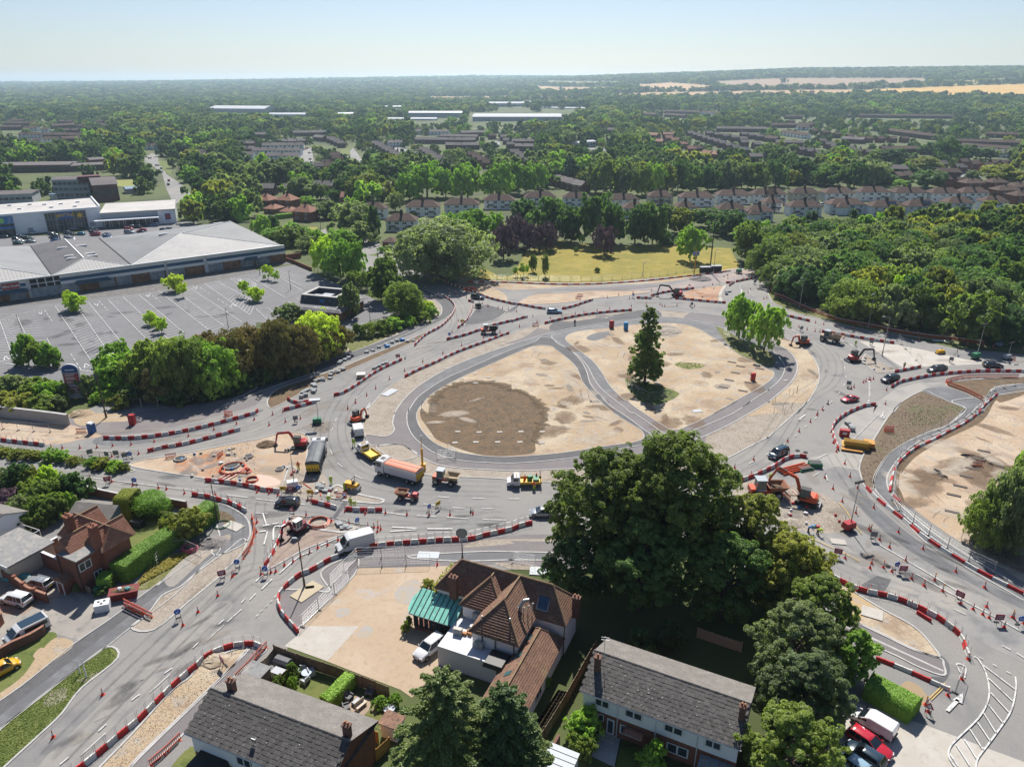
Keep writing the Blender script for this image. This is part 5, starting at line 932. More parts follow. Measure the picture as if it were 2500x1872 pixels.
for(u,v_,w_)in((31.5,17,4),(37,17,4),(31.5,12,4),(37,12,4),(31.5,34,4),(37,34,4),(66,31,3),(90,42,4)):
 link('rooflight',MB().box(u,u+w_,v_,v_+.7,HE+1.6,HE+(2.45 if u<50 else 3.9)),M_WH,t)
gut=MB();gut.cyl((-1,-1.3,HE+.05),(L+1,-1.3,HE+.05),.28,n=8);link('gutter',gut,M_WH,t)
def blk(nm,tile,p0,p1,z0,z1,m,y0=-.3,y1=.01,py0=None):
 x0=mx(tile,p0[0],p0[1],z0);x1=mx(tile,p1[0],p1[1],z0);return link(nm,MB().box(x0,x1,y0,y1,z0,z1),m,t)
x_=0
for(q0,q1,dz)in((('b1',525,530),('b1',1440,420),0),(('b1',1450,410),('b1',1770,370),.45),(('b1',1775,350),('b2',200,240),0),(('b1',-290,640),('b1',235,580),0)):
 x0=mx(*q0,4);x1=mx(*q1,4);f_=link('fascia',MB().box(x0,x1,-.55-dz*.3,.01,3.3,HE-.02),M_FASC,t);link('blue_band',MB().box(x0,x1,-.62-dz*.3,-.56-dz*.3,4.3,5.4),M_BAND,f_)
 n=int((x1-x0)/5)
 for k in range(n):
  xx=x0+(x1-x0)*(k+.06)/n;xe=x0+(x1-x0)*(k+.94)/n;osb=(k%3==1)
  link('boarded_panel',MB().box(xx,xe,-.25,.015,.1,3.1),M_OSB if osb else M_BOARD,t)
  link('brick_pier',MB().box(xe+.05,xe+.5,-.7,.012,0,3.28),M_OSB,t)
for(u0,u1)in((('b1',660,540),('b1',950,505)),(('b1',2100,330),('b2',40,330)),(('b1',-10,640),('b1',235,600))):
 x0=mx(*u0,3);x1=mx(*u1,3);link('entrance_canopy',MB().frus(x0-.5,x1+.5,-2.6,-.6,2.9,x0+.3,x1-.3,-1.6,-.6,3.8),mat('canopy_blue',(.05,.11,.15),.5),t)
x0=mx('b1',235,520,4);x1=mx('b1',520,500,4);db=link('broken_fascia_opening',MB().box(x0,x1,-.1,.016,3.2,HE-.1),M_DK,t);bm_=MB()
for k in range(5):xx=x0+(x1-x0)*k/4;bm_.box(xx-.15,xx+.15,-.3,-.11,0,HE-.1)
bm_.box(x0+.2,x1-.2,-.28,-.11,4.4,4.7);link('steel_frame',bm_,M_WH,db);link('boarded_panel',MB().box(x0,x1,-.5,-.32,.1,3.2),M_BOARD,t)
x0=mx('b1',10,560,5);x1=mx('b1',162,545,5);sg=link('shop_sign',MB().box(x0,x1,-.85,-.63,4.0,5.9),M_REDS,t);text('Office Outlet',1.15,M_WH,sg,((x0+x1)/2,-.88,4.95),(PI/2,0,0),sx=.85,bold=.03)
link('end_ramp_wall',MB().box(L+.1,L+9,2,2.5,0,2.2),M_BRICK,t)
q=[W2('b2',*p,3.2)for p in((140,680),(620,900),(800,690),(470,560))];c=(sum(p[0]for p in q)/4,sum(p[1]for p in q)/4);e1=Vector(q[2])-Vector(q[1]);
f0=Vector(W2('b2',180,770));f1=Vector(W2('b2',800,850));A2=f1-f0;rzp=-.30
t=thing('restaurant_pavilion','derelict low brick pavilion with dark flat roof and raised plant enclosure','building',(*W2('b2',500,830),0),rzp)
link('wall',MB().box(-9.5,9.5,-1.5,13.5,0,3.0),M_OSB,t);rf_=MB();rf_.frus(-10.6,10.6,-2.6,14.6,3.0,-9.6,9.6,-1.6,13.6,3.6);link('roof',rf_,mat('felt_roof',(.17,.165,.175),.85,[((.26,.25,.25),.4,.5,.62),((.5,.49,.46),1.3,.62,.66)]),t)
en=MB();x0,x1,y0,y1=-5.5,6.5,3,12.5
for(a0,a1,b0,b1)in((x0,x1,y0,y0+1),(x0,x1,y1-1,y1),(x0,x0+1,y0+1,y1-1),(x1-1,x1,y0+1,y1-1)):en.frus(a0-.5 if a0==x0 else a0,a1+.5 if a1==x1 else a1,b0-.5 if b0==y0 else b0,b1+.5 if b1==y1 else b1,3.61,a0,a1,b0,b1,5.8)
pe=link('plant_enclosure',en,mat('enclosure_dark',(.06,.065,.08),.7,[((.2,.2,.24),1,.55,.65)],obj=True),t);cp=MB()
for(a0,a1,b0,b1)in((x0-.1,x1+.1,y0-.1,y0+1),(x0-.1,x1+.1,y1-1,y1+.1),(x0-.1,x0+1,y0+1,y1-1),(x1-1,x1+.1,y0+1,y1-1)):cp.box(a0,a1,b0,b1,5.81,6.0)
link('coping',cp,M_KERB,pe);link('air_handler',MB().box(-1,2.4,6.5,9,3.62,5.2).cyl((-3.2,7,4.6),(-1,7,4.6),.7,n=10).box(3,4.5,5,7,3.62,4.8),M_SHEDG,pe)
link('graffiti_board',MB().box(1.0,2.6,2.3,2.42,4.3,5.0),M_SBLUE,t);link('bin_store',MB().box(4.5,9.5,-6.5,-6.2,0,1.7).box(9.2,9.5,-6.2,-1.6,0,1.7).box(4.5,4.8,-6.2,-1.6,0,1.7),M_OSB,t)
for k in range(4):window(t,-7+k*4.2,-1.55,.9,2.4,1.5)
FOOT.append((c[0],c[1],12,10))
for tl,a,b,hw,hd in[('a1',1300,735,9,30),('a1',1350,790,9,30),('a1',1400,850,8,25),('a1',1450,910,8,20),('a1',1500,960,8,20),('a1',1560,1010,9,20),('a1',1430,800,12,30),('a1',1100,940,12,20),('a2',430,700,12,25),('a2',460,740,10,25),('a2',840,690,12,25),('a2',890,750,8,20),('a2',800,690,9,20),('a2',1260,690,10,25),('a2',1330,700,12,25),('a3',660,665,30,25),('a2',430,1360,20,20),('a2',560,1390,12,12),('a2',2100,590,12,30),('a4',200,710,12,20),('a4',1720,850,12,25)]:FOOT.append((*W2(tl,a,b),hw,hd))
FP_=[]
_dk=leafmat('far_leaf_dark',(.045,.085,.035),(.07,.12,.045),(.115,.17,.055),.4);_md=leafmat('far_leaf_mid',(.065,.11,.045),(.10,.15,.055),(.16,.21,.07),.4)
def farproto(kind,n,size,nl,seed,m,x,y,label):
 me,lb=crown(kind,n,size,nl,seed);co=np.empty(len(me.vertices)*3);me.vertices.foreach_get('co',co);co=co.reshape(-1,3);co[:,2]=.04+co[:,2]*.96;me.vertices.foreach_set('co',co.reshape(-1));me.update();me.materials.clear();me.materials.append(m)
 gx,gy=GT(x,y)[:2]if y<420 else G(x,y);t=thing('broadleaf_tree',label,'tree',(gx,gy,TH(gx,gy)),0,'distant landmark trees',(7,7,12));o=bpy.data.objects.new('crown',me);COL.objects.link(o);o.parent=t;link('trunk',trunkmesh(.3,.05,2,seed,lb),M_BARK,t);FP_.append(o)
for i,(k,m,x,y,l)in enumerate([('round',_md,1300,330,'rounded tree on the crest left of the playground'),('round',_dk,1420,372,'dark tree by the white playground block'),('round',_md,700,300,'round tree before the pyramid roofed office'),('tall',_dk,1560,300,'upright dark tree left of the purple roofs'),('round',L_BLUE,980,318,'grey green tree before the long grey warehouse'),('round',L_OLIVE,330,330,'olive tree beyond the main road bend'),('tall',_md,2050,262,'upright tree in front of the yellow field'),('round',_dk,2200,262,'dark rounded tree below the yellow field'),('cone',L_CON,415,232,'dark pointed conifer on the left horizon wood'),('round',L_BLUE,1750,292,'greyish tree beside the far purple roofs'),('round',L_LIGHT,2330,330,'yellow green tree in the right estate'),('round',_md,560,292,'tree at the left end of the white warehouse')]):
 farproto(k,1700,.12,26,200+i,m,x,y,l)
def scatter(name,label,cat,pts,sc,rot,wts,wh=None):
 n=len(pts);me=bpy.data.meshes.new(name);me.from_pydata([tuple(map(float,p))for p in pts],[],[])
 a=me.attributes.new('tree_scale','FLOAT_VECTOR','POINT');a.data.foreach_set('vector',np.array(sc,dtype=np.float32).reshape(-1))
 a=me.attributes.new('tree_turn','FLOAT','POINT');a.data.foreach_set('value',np.array(rot,dtype=np.float32))
 a=me.attributes.new('tree_pick','INT','POINT');a.data.foreach_set('value',RN.choice(len(FP_),n,p=np.array(wts)/sum(wts)).astype(np.int32))
 o=bpy.data.objects.new(name,me);COL.objects.link(o);g=bpy.data.node_groups.new(name,'GeometryNodeTree')
 g.interface.new_socket('Geometry',in_out='INPUT',socket_type='NodeSocketGeometry');g.interface.new_socket('Geometry',in_out='OUTPUT',socket_type='NodeSocketGeometry')
 N=g.nodes.new;L=g.links.new;gi=N('NodeGroupInput');go=N('NodeGroupOutput');mp=N('GeometryNodeMeshToPoints');io=N('GeometryNodeInstanceOnPoints');jn=N('GeometryNodeGeometryToInstance')
 for p in reversed(FP_):
  oi=N('GeometryNodeObjectInfo');oi.inputs['Object'].default_value=p;oi.transform_space='ORIGINAL';L(oi.outputs['Geometry'],jn.inputs[0])
 def na(nm,ty):q=N('GeometryNodeInputNamedAttribute');q.data_type=ty;q.inputs[0].default_value=nm;return q.outputs[0]
 L(gi.outputs[0],mp.inputs[0]);L(mp.outputs[0],io.inputs['Points']);L(jn.outputs[0],io.inputs['Instance']);io.inputs['Pick Instance'].default_value=True
 L(na('tree_pick','INT'),io.inputs['Instance Index']);L(na('tree_scale','FLOAT_VECTOR'),io.inputs['Scale'])
 cx=N('ShaderNodeCombineXYZ');L(na('tree_turn','FLOAT'),cx.inputs[2]);L(cx.outputs[0],io.inputs['Rotation']);L(io.outputs[0],go.inputs[0])
 md=o.modifiers.new('trees','NODES');md.node_group=g;stuff(o,label,cat);return o
def pz(spec):
 out=[];t='s'
 for w in spec.split():
  if ',' in w:a,b=w.split(',');x,y=P(t,float(a),float(b));out.append(GT(x,y)[:2]if y<400 else G(x,y))
  else:t=w
 return out
SPARSE=[pz(s)for s in('a1 -100,380 700,390 990,440 900,520 760,600 500,630 100,690 -100,690','a2 -50,520 300,490 620,480 660,560 960,560 1300,560 1340,460 1990,460 2100,500 2212,500 2212,800 1700,830 1250,760 900,820 560,830 450,780 -50,770','a3 0,480 250,560 260,760 0,790','a3 1120,500 1500,490 2212,440 2212,740 1650,760 1150,620','a4 -20,370 700,380 1650,380 2212,480 2212,850 1500,1000 900,880 700,720 0,740','a3 1080,320 1850,320 1800,430 1100,430','a3 500,620 820,640 820,700 500,690','a2 30,960 740,960 740,1060 30,1070')]
OPEN=[pz(s)for s in('a1 1230,690 1370,690 1500,870 1640,1010 1640,1100 1480,1080 1420,900 1270,800','a1 1350,740 1460,750 1500,900 1420,850','a1 960,910 1200,900 1220,980 980,985','a1 -300,800 1010,770 1040,870 -300,900','a1 440,1000 1060,960 1050,1120 440,1120','a1 -300,1060 300,1050 300,1150 -300,1150','a1 -300,1150 1480,1080 1700,1486 -300,1486','a2 370,640 510,640 530,780 380,790','a2 760,640 860,640 950,820 880,830','a2 330,1310 540,1310 620,1440 460,1440','a2 0,1040 560,1080 740,1190 730,1300 500,1300 0,1190','a2 1260,1160 2212,1080 a3 2212,950 a4 2212,940 2212,1260 a3 2212,1330 1400,1280 0,1210 a2 1100,1420','a3 -400,335 640,335 430,470 -400,470','a3 500,640 820,650 820,690 500,690','a2 1300,380 1790,380 1790,430 1090,440','a1 1800,340 2212,340 a2 230,340 500,400 a1 1900,420')]
def inside(X,Y,p):
 c=np.zeros(len(X),bool);n=len(p);j=n-1
 for i in range(n):
  xi,yi=p[i];xj,yj=p[j];m=((yi>Y)!=(yj>Y));c^=m&(X<(xj-xi)*(Y-yi)/((yj-yi)or 1e-9)+xi);j=i
 return c
X=[];Y=[];Sx=[]
D=250.0
while D<10800:
 st=10.8+.004*D if D<2600 else 21.2+.0026*(D-2600);dp=st*.95 if D<900 else st*(1+(D-900)/2200)
 n=int(D*rad(84)/st);an=np.radians(np.linspace(-42,42,n))+RN.uniform(-.4,.4,n)*st/D;dd=D+RN.uniform(-.45,.45,n)*dp
 X.append(dd*np.sin(an));Y.append(dd*np.cos(an));Sx.append(np.full(n,st));D+=dp
X=np.concatenate(X);Y=np.concatenate(Y);Sx=np.concatenate(Sx);keep=np.ones(len(X),bool);sm_=np.ones(len(X))
near=pz('s -1500,540 0,540 420,560 520,545 700,560 740,540 900,560 930,480 2500,440 3600,440 3600,1300 -1500,1300');keep&=~inside(X,Y,near)
for p in OPEN:keep&=~inside(X,Y,p)
for p in _fp:keep&=~(inside(X,Y,p)&(RN.random(len(X))<.997))
sp=np.zeros(len(X),bool)
for p in SPARSE:sp|=inside(X,Y,p)
keep&=~(sp&(RN.random(len(X))>.68));sm_[sp]=RN.uniform(.36,.72,sp.sum())
for fx_,fy_,hw,hd in FOOT:
 if fy_<150:continue
 u=X*fy_/Y;inb=(np.abs(u-fx_)<hw+1.5);dy_=fy_-Y
 blk_=inb&(dy_>-hd)&(dy_<12*sm_*fy_/65);keep&=~(blk_&((RN.random(len(X))>.07)|(dy_<7)))
tz=np.array([TH(a,b)for a,b in zip(X,Y)])
for tx,ty,tr in TREES:
 if ty>230:keep&=~((X-tx)**2+(Y-ty)**2<(tr*.8+2)**2)
sz_=RN.uniform(.66,1.4,len(X));sc_h=(11.5+.0008*np.hypot(X,Y))*sz_*sm_;rr_=Sx*.6*sz_*RN.uniform(.88,1.12,len(X))*np.where(sp,.5,1)
pts=np.stack([X,Y,tz-.3],1);far=np.hypot(X,Y)>1900
def go_(m,name,label,cat,wts):scatter(name,label,cat,pts[m],np.stack([rr_[m],rr_[m],sc_h[m]],1),RN.uniform(0,6.28,m.sum()),wts)
go_(keep&far,'distant_woodland','blue green woodland covering the valley and downs to the horizon','woodland',[3,3,3,1,2,1,1,3,.4,2,.2,2])
go_(keep&~far,'suburban_tree_cover','countless garden and street trees filling the town between the houses','trees',[3,2,3,1,2,2,1,2,.15,2,1.2,2])
wr=np.array(WOODREST)
if len(wr):scatter('woodland','dense interior of the large wood behind its front trees','woodland',np.stack([wr[:,0],wr[:,1],0*wr[:,0]],1),np.stack([wr[:,3],wr[:,3],wr[:,2]],1),RN.uniform(0,6.28,len(wr)),[3,1,3,1,1,2,1,1,0,2,.6,2])
print('far trees',int(keep.sum()),'houses',len(FOOT),'tree things',_tn[0])
hz=MB().box(-13000,13000,-400,12800,-2,175);hm=bpy.data.materials.new('haze');hm.use_nodes=True;nt=hm.node_tree;nt.nodes.remove(nt.nodes['Principled BSDF']);pv=nt.nodes.new('ShaderNodeVolumePrincipled')
pv.inputs['Color'].default_value=(.64,.83,1,1);pv.inputs['Density'].default_value=.00009;pv.inputs['Anisotropy'].default_value=.5;nt.links.new(pv.outputs[0],nt.nodes['Material Output'].inputs['Volume'])
hz_o=link('haze',hz,hm);stuff(hz_o,'thin blue summer haze filling the air over the valley','haze')
M_TILEO=mat('tile_old_brown',(.24,.135,.092),.85,[((.32,.19,.125),.9,.45,.65),((.10,.065,.055),4,.5,.68),((.26,.2,.11),.35,.6,.72)],obj=True,bump=.5,bscale=9)
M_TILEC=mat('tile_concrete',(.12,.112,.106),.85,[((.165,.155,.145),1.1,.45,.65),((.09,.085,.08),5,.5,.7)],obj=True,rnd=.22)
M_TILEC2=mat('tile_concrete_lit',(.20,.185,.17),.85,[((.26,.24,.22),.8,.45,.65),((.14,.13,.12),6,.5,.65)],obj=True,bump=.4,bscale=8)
M_LICH=mat('lichen',(.5,.5,.46),.9);M_TILEK=mat('tile_clay',(.34,.165,.11),.85,[((.42,.23,.16),1,.45,.65),((.22,.11,.08),5,.5,.7)],obj=True,bump=.5,bscale=9)
M_RIDGE=mat('ridge_tile',(.27,.17,.11),.9,[((.33,.25,.13),1.2,.5,.65)],obj=True);M_FELT=mat('felt_grey',(.27,.27,.27),.9,[((.36,.34,.31),.7,.45,.65),((.17,.17,.17),2,.52,.7)],obj=True)
M_BLK=mat('black_metal',(.03,.03,.032),.5);M_STEEL=mat('galvanised_steel',(.42,.43,.44),.4,metal=.6);M_WOODF=mat('fence_timber',(.24,.18,.12),.9,[((.32,.25,.18),3,.45,.65),((.16,.12,.085),.8,.5,.7)],obj=True,rnd=.2)
M_WOODN=mat('fence_new',(.50,.27,.07),.8,obj=True,rnd=.12);M_PALE=mat('timber_pale',(.5,.42,.3),.9,obj=True)
def hblock(t,u0,u1,v0,v1,e,r,axis,wm,rm,z0=0,o=.35,hipf=1.0,hipb=1.0,cap=True,wall=True,rname='roof'):
 0
 if wall:link('wall',MB().box(u0,u1,v0,v1,z0,e),wm,t)
 U0,U1,V0,V1=u0-o,u1+o,v0-o,v1+o
 if axis=='u':h=(V1-V0)/2;a=(U0+h*hipf,(V0+V1)/2,r);b=(U1-h*hipb,(V0+V1)/2,r);F=[(0,1,5,4),(1,2,5),(2,3,4,5),(3,0,4)]
 else:h=(U1-U0)/2;a=((U0+U1)/2,V0+h*hipf,r);b=((U0+U1)/2,V1-h*hipb,r);F=[(0,1,4),(1,2,5,4),(2,3,5),(3,0,4,5)]
 c=[(U0,V0,e),(U1,V0,e),(U1,V1,e),(U0,V1,e)]
 R=link(rname,MB().add(c+[a,b]+[(x,y,e-.12)for x,y,_ in c],F+[(9,8,7,6),(6,7,1,0),(7,8,2,1),(8,9,3,2),(9,6,0,3)]),rm,t)
 co=MB();sl=MB()
 if cap:
  cp=MB();cp.cyl(Vector(a)+Vector((0,0,.03)),Vector(b)+Vector((0,0,.03)),.13,n=6)
  for k,q in((0,a),(1,b if axis=='u' else a),(2,b),(3,a if axis=='u' else b)):
   if(hipf if(q is a)else hipb)>0:cp.cyl(Vector(c[k])+Vector((0,0,.03)),Vector(q)+Vector((0,0,.03)),.1,n=5)
  link('ridge_tiles',cp,M_RIDGE,R)
 def courses(p0,p1,q0,q1,n):
  for k in range(1,n):
   f=k/n;A=Vector(p0).lerp(Vector(q0),f);B=Vector(p1).lerp(Vector(q1),f)
   if(B-A).length<.3:continue
   sl.cyl(A+Vector((0,0,.015)),B+Vector((0,0,.015)),.035,n=3,cap=False)
 n=max(3,int(hyp(h,r-e)/.3))
 if axis=='u':courses(c[0],c[1],a,b,n);courses(c[3],c[2],a,b,n);courses(c[1],c[2],b,b,n)if hipb else 0;courses(c[0],c[3],a,a,n)if hipf else 0
 else:courses(c[1],c[2],a,b,n);courses(c[0],c[3],a,b,n);courses(c[0],c[1],a,a,n)if hipf else 0;courses(c[2],c[3],b,b,n)if hipb else 0
 s_=link('tile_courses',sl,rm,R);s_['kind']='stuff';return R
M_OLDB=mat('old_brick',(.2,.105,.08),.9,[((.13,.08,.065),2,.45,.65)],obj=True)
def chimney(t,u,v,z0,z1,m=M_BRICK,pots=2,w=.8,d=.5):
 c=link('chimney',MB().box(u-w/2,u+w/2,v-d/2,v+d/2,z0,z1).box(u-w/2-.07,u+w/2+.07,v-d/2-.07,v+d/2+.07,z1+.001,z1+.14),m,t);p=MB()
 for k in range(pots):x=u+(k-(pots-1)/2)*w/max(1,pots);p.cyl((x,v,z1+.14),(x,v,z1+.5),.13,.1,n=8)
 link('chimney_pot',p,mat('clay_pot',(.42,.2,.11),.8),c);return c
t=thing('pub_house','white pub with many hipped brown tiled roofs and a green tented conservatory','house',(-9.65,76.03,0),rad(-23.7));pub=t
hblock(t,.35,17.65,-.6,4.1,5,8.3,'u',M_WHITE,M_TILEO);hblock(t,4.75,10.2,-2.2,1.7,4.98,8.0,'v',M_WHITE,M_TILEO,hipb=.25);hblock(t,7.95,13.8,-5.9,1.6,4.96,8.28,'v',M_WHITE,M_TILEO,hipb=.0)
hblock(t,12.9,17.5,-12.5,-.9,2.7,4.7,'v',M_WHITE,M_TILEO,hipf=0,hipb=.6)
chimney(t,3.0,-1.2,4.5,7.7,M_OLDB,2,1.0,.6);chimney(t,18.2,2.2,4.0,7.0,M_OLDB,2,.9,.6)
for(u,v,z,w,h)in((4.3,.75,6.85,1.5,1.9),(14.6,.35,6.5,1.5,1.9)):
 sk=link('roof_window',MB().box(-w/2,w/2,-h/2,h/2,0,.1),M_STEEL,t,(u,v,z-.05),rot=(rad(49),0,0));link('pane',MB().box(-w/2+.12,w/2-.12,-h/2+.12,h/2-.12,.102,.13),mat('skylight_glass',(.02,.06,.12),.1,spec=.8),sk)
for(u,v,z0,z1)in((8.9,-5.1,5.4,6.6),(12.3,-4.6,5.8,7.0)):link('flue',MB().cyl((u,v,z0),(u,v,z1),.09,n=8).cyl((u,v,z1),(u,v,z1+.18),.16,.05,n=8),M_STEEL,t)
link('flue',MB().cyl((12.6,-2.2,6.4),(12.6,-2.4,7.2),.22,n=10).cyl((12.6,-2.4,7.2),(12.9,-1.9,7.9),.22,n=10).cyl((12.9,-1.9,7.9),(13.5,-1.6,8.0),.22,n=10),M_STEEL,t)
for(u,v)in((13.3,-1.5),(13.6,-.9),(12.9,-2.0)):link('vent_pipe',MB().cyl((u,v,5.9),(u,v,6.9),.06,n=6).cyl((u,v,6.9),(u+.15,v,7.05),.08,n=6),M_WH,t)
link('flat_roof',MB().box(4.3,7.9,-8.0,-2.3,0,2.95).box(7.9,12.0,-8.0,-5.95,0,2.95),mat('flat_roof_membrane',(.62,.63,.66),.6),t)
for(u,v,z,a_)in((5.6,-5.2,2.96,.1),(6.9,-2.6,3.6,0),(7.6,-3.1,3.1,0),(9.0,-6.3,2.96,0)):
 ac=link('air_conditioner',MB().box(-.55,.55,-.25,.25,0,.85),mat('ac_beige',(.5,.48,.43),.6),t,(u,v,z),a_);link('fan_grille',MB().cyl((-.12,-.26,.42),(-.12,-.3,.42),.3,n=12),M_SHEDG,ac)
link('satellite_dish',MB().sph((6.9,-3.9,3.5),.42,.42,.2,10,4),M_STEEL,t);link('roof_clutter',MB().box(6.2,6.7,-5.2,-4.8,2.96,3.3).box(6.8,7.3,-5.0,-4.6,2.96,3.4).box(6.4,6.8,-4.4,-4.1,2.96,3.15),mat('clutter_orange',(.5,.25,.12),.8),t)
for(u,z0,z1)in((9.3,.1,5),(11.0,.1,5),(13.4,.1,5)):link('drainpipe',MB().cyl((u,-6.0,z0),(u,-6.0,z1),.06,n=6),M_BLK,t)
link('drainpipe',MB().cyl((17.75,-.75,0),(17.75,-.75,5),.06,n=6),M_BLK,t);link('lean_to',MB().frus(10.6,13.2,-8.8,-6.2,2.96,10.8,13.0,-8.6,-6.3,3.5),M_BLK,t)
window(t,7.1,-2.25,3.2,1.0,1.2);window(t,16.9,-8,1.0,.1,.1);w_=window(t,17.56,-8.5,.9,1.6,1.1,rz=PI/2)
for v in(-3.5,-6.5,-9.5):link('rooflight',MB().box(-.5,.5,-.35,.35,0,.08),mat('teal_glass',(.06,.14,.14),.2,spec=.6),t,(14.2,v,3.93),rot=(0,rad(-38),0))
M_TEAL=mat('green_canvas',(.19,.56,.46),.6,[((.27,.68,.57),1.2,.45,.65),((.55,.8,.7),3,.6,.68)],obj=True);cs=link('conservatory',MB().box(-1.6,4.2,-3.7,-.7,0,.5),M_BRICK,t)
n=9
for k in range(n):
 x0=-2.0+6.4*k/n;x1=-2.0+6.4*(k+1)/n;y0=-4.15;y1=-.62;link('canvas_sheet',MB().add([(x0+.03,y0,2.62),(x1-.03,y0,2.62),(x1-.03,y1,4.1),(x0+.03,y1,4.1),(x0+.03,y0,2.54),(x1-.03,y0,2.54),(x1-.03,y1,4.02),(x0+.03,y1,4.02)],[(0,1,2,3),(7,6,5,4),(0,4,5,1),(3,2,6,7)]),M_TEAL,cs)
rb=MB()
for k in range(n+1):x=-2.0+6.4*k/n;rb.cyl((x,-4.2,2.66),(x,-.62,4.16),.05,n=4);rb.cyl((min(max(x,-1.6),4.2),-3.72,.5),(min(max(x,-1.6),4.2),-3.72,2.6),.05,n=4)
rb.cyl((-2,-4.2,2.66),(4.4,-4.2,2.66),.07,n=5);link('glazing_rib',rb,mat('frame_dark_green',(.03,.06,.05),.5),cs)
for k in range(8):x0=-1.6+5.8*k/8;link('pane',MB().box(x0+.07,x0+.66,-3.74,-3.70,.5,2.5),M_GLASS,cs)
link('side_canvas',MB().add([(-2,-4.15,2.6),(-2,-.62,4.08),(-3.0,-1.4,2.9),(-2.7,-3.2,2.6)],[(0,1,2,3)]),M_TEAL,cs)
tree_at(*(Vector((-9.65,76.03))+Matrix.Rotation(rad(-23.7),2)@Vector((-2.2,-4.6))).to_tuple(),0,1.7,.7,'bush',L_MID,'clipped round bush in a planter at the conservatory corner','shrub',name='potted_shrub')
iv=leafmesh('ivy',np.array([(RU(-.4,.15),RU(-.9,4.2),RU(2,5.4))for _ in range(900)]),np.tile(np.array([[-.5,0,.8]]),(900,1)),.16);link('ivy',iv,L_YEW,t)
def tilefield(parent,u0,u1,v0,e,v1,r,nu,m,cap=300,lichen=50):
 0
 sl=hyp(v1-v0,r-e);ang=math.atan2(r-e,v1-v0);nv=max(4,int(round(sl/.42)));w=(u1-u0)/nu;h=sl/nv
 def tile(seed):s=.012*seed;return MB().frus(.006,w-.006,0,h*1.06,.0,.006,w-.006,0,h*1.06,.03+s).mesh('tile')
 T=[tile(k)for k in range(3)];far=MB();n=0
 for j in range(nv):
  for i in range(nu):
   off=(w/2 if j%2 else 0);x=u0+i*w+off-w*.25;y=v0+(v1-v0)*j/nv;z=e+(r-e)*j/nv+.06
   if x+w>u1+.02:continue
   a2=ang-.055
   if n<cap:o=link('tile',T[(i*7+j*3)%3],m,parent,(x,y,z),rot=(a2,0,0));n+=1
   else:
    ca,sa=cos(a2),sin(a2);q=[(x+.006,y,z+.0),(x+w-.006,y,z),(x+w-.006,y+ca*h*1.06,z+sa*h*1.06),(x+.006,y+ca*h*1.06,z+sa*h*1.06)];d=RU(.02,.05)
    far.add(q+[(a,b-sa*d,c+ca*d)for a,b,c in q],[(4,5,6,7),(0,1,5,4),(1,2,6,5),(3,0,4,7)])
 if far.f:o=link('tile_courses',far,m,parent);o['kind']='stuff'
 li=MB()
 for _ in range(lichen):x=RU(u0,u1);f=random.random();li.cyl((x,v0+(v1-v0)*f-sin(ang)*.06,e+(r-e)*f+.10),(x,v0+(v1-v0)*f-sin(ang)*.075,e+(r-e)*f+.125),RU(.02,.065),n=6)
 o=link('lichen_patch',li,M_LICH,parent);o['kind']='stuff'
def terrace(name,label,ox,oy,ang,L,D,e,r,rv,wm,chims,nu,wins,z0=0):
 t=thing(name,label,'house',(ox,oy,0),ang)
 W_=link('wall',MB().add([(.3,.45,0),(L-.3,.45,0),(L-.3,D-.4,0),(.3,D-.4,0),(.3,.45,e),(L-.3,.45,e),(L-.3,D-.4,e),(.3,D-.4,e),(.3,rv,r-.1),(L-.3,rv,r-.1)],[(0,1,5,4),(1,2,6,9,5),(2,3,7,6),(3,0,4,8,7)]),M_BRICK,t)
 R=link('roof',MB().add([(0,0,e),(L,0,e),(L,rv,r),(0,rv,r),(L,D,e),(0,D,e),(0,0,e-.12),(L,0,e-.12),(L,D,e-.12),(0,D,e-.12)],[(0,1,2,3),(3,2,4,5),(6,7,1,0),(4,8,9,5),(9,8,7,6)]),M_TILEC,t)
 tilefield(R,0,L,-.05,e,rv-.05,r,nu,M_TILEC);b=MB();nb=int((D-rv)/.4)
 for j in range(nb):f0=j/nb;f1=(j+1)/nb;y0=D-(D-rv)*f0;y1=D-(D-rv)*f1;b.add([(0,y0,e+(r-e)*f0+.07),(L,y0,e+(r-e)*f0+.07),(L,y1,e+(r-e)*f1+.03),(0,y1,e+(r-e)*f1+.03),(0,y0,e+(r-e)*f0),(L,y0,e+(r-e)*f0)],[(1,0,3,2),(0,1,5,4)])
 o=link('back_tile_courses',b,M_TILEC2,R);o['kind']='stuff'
 k=0;x=.0
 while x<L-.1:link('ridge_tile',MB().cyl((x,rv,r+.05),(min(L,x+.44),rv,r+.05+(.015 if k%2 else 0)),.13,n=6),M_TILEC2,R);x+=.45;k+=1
 for(u,v,z1,pots,w)in chims:chimney(R,u,v,r-1.4,z1-.3,M_OLDB,pots,w,.55)
 link('gutter',MB().cyl((0,-.06,e-.02),(L,-.06,e-.02),.07,n=6),M_WH,t);return t,R
t,R=terrace('terraced_house_block','two storey terrace with dark concrete tiles, white boarding and brick below, bottom right',7.3,58.1,math.atan2(-7.4,15),16.8,8.8,5.0,7.1,4.1,M_WHITE,[(1.0,2.4,8.3,1,.6),(16.2,2.6,8.2,2,.6)],44,None)
n=20
for k in range(11):z=2.75+k*.2;link('weatherboard',MB().box(.25,16.5,.36+(.0),.44,z,z+.192),M_WHITE,t)
for(x,w,z,h)in((2.4,1.6,3.6,.95),(5.9,1.9,3.6,.95),(10.1,2.0,3.6,.95),(14.1,1.6,3.6,.95)):window(t,x,.33,z,w,h)
for(x,w,z,h)in((2.1,1.2,1.5,.9),(5.7,2.4,.8,1.3),(10.7,2.3,.8,1.3)):window(t,x,.42,z,w,h)
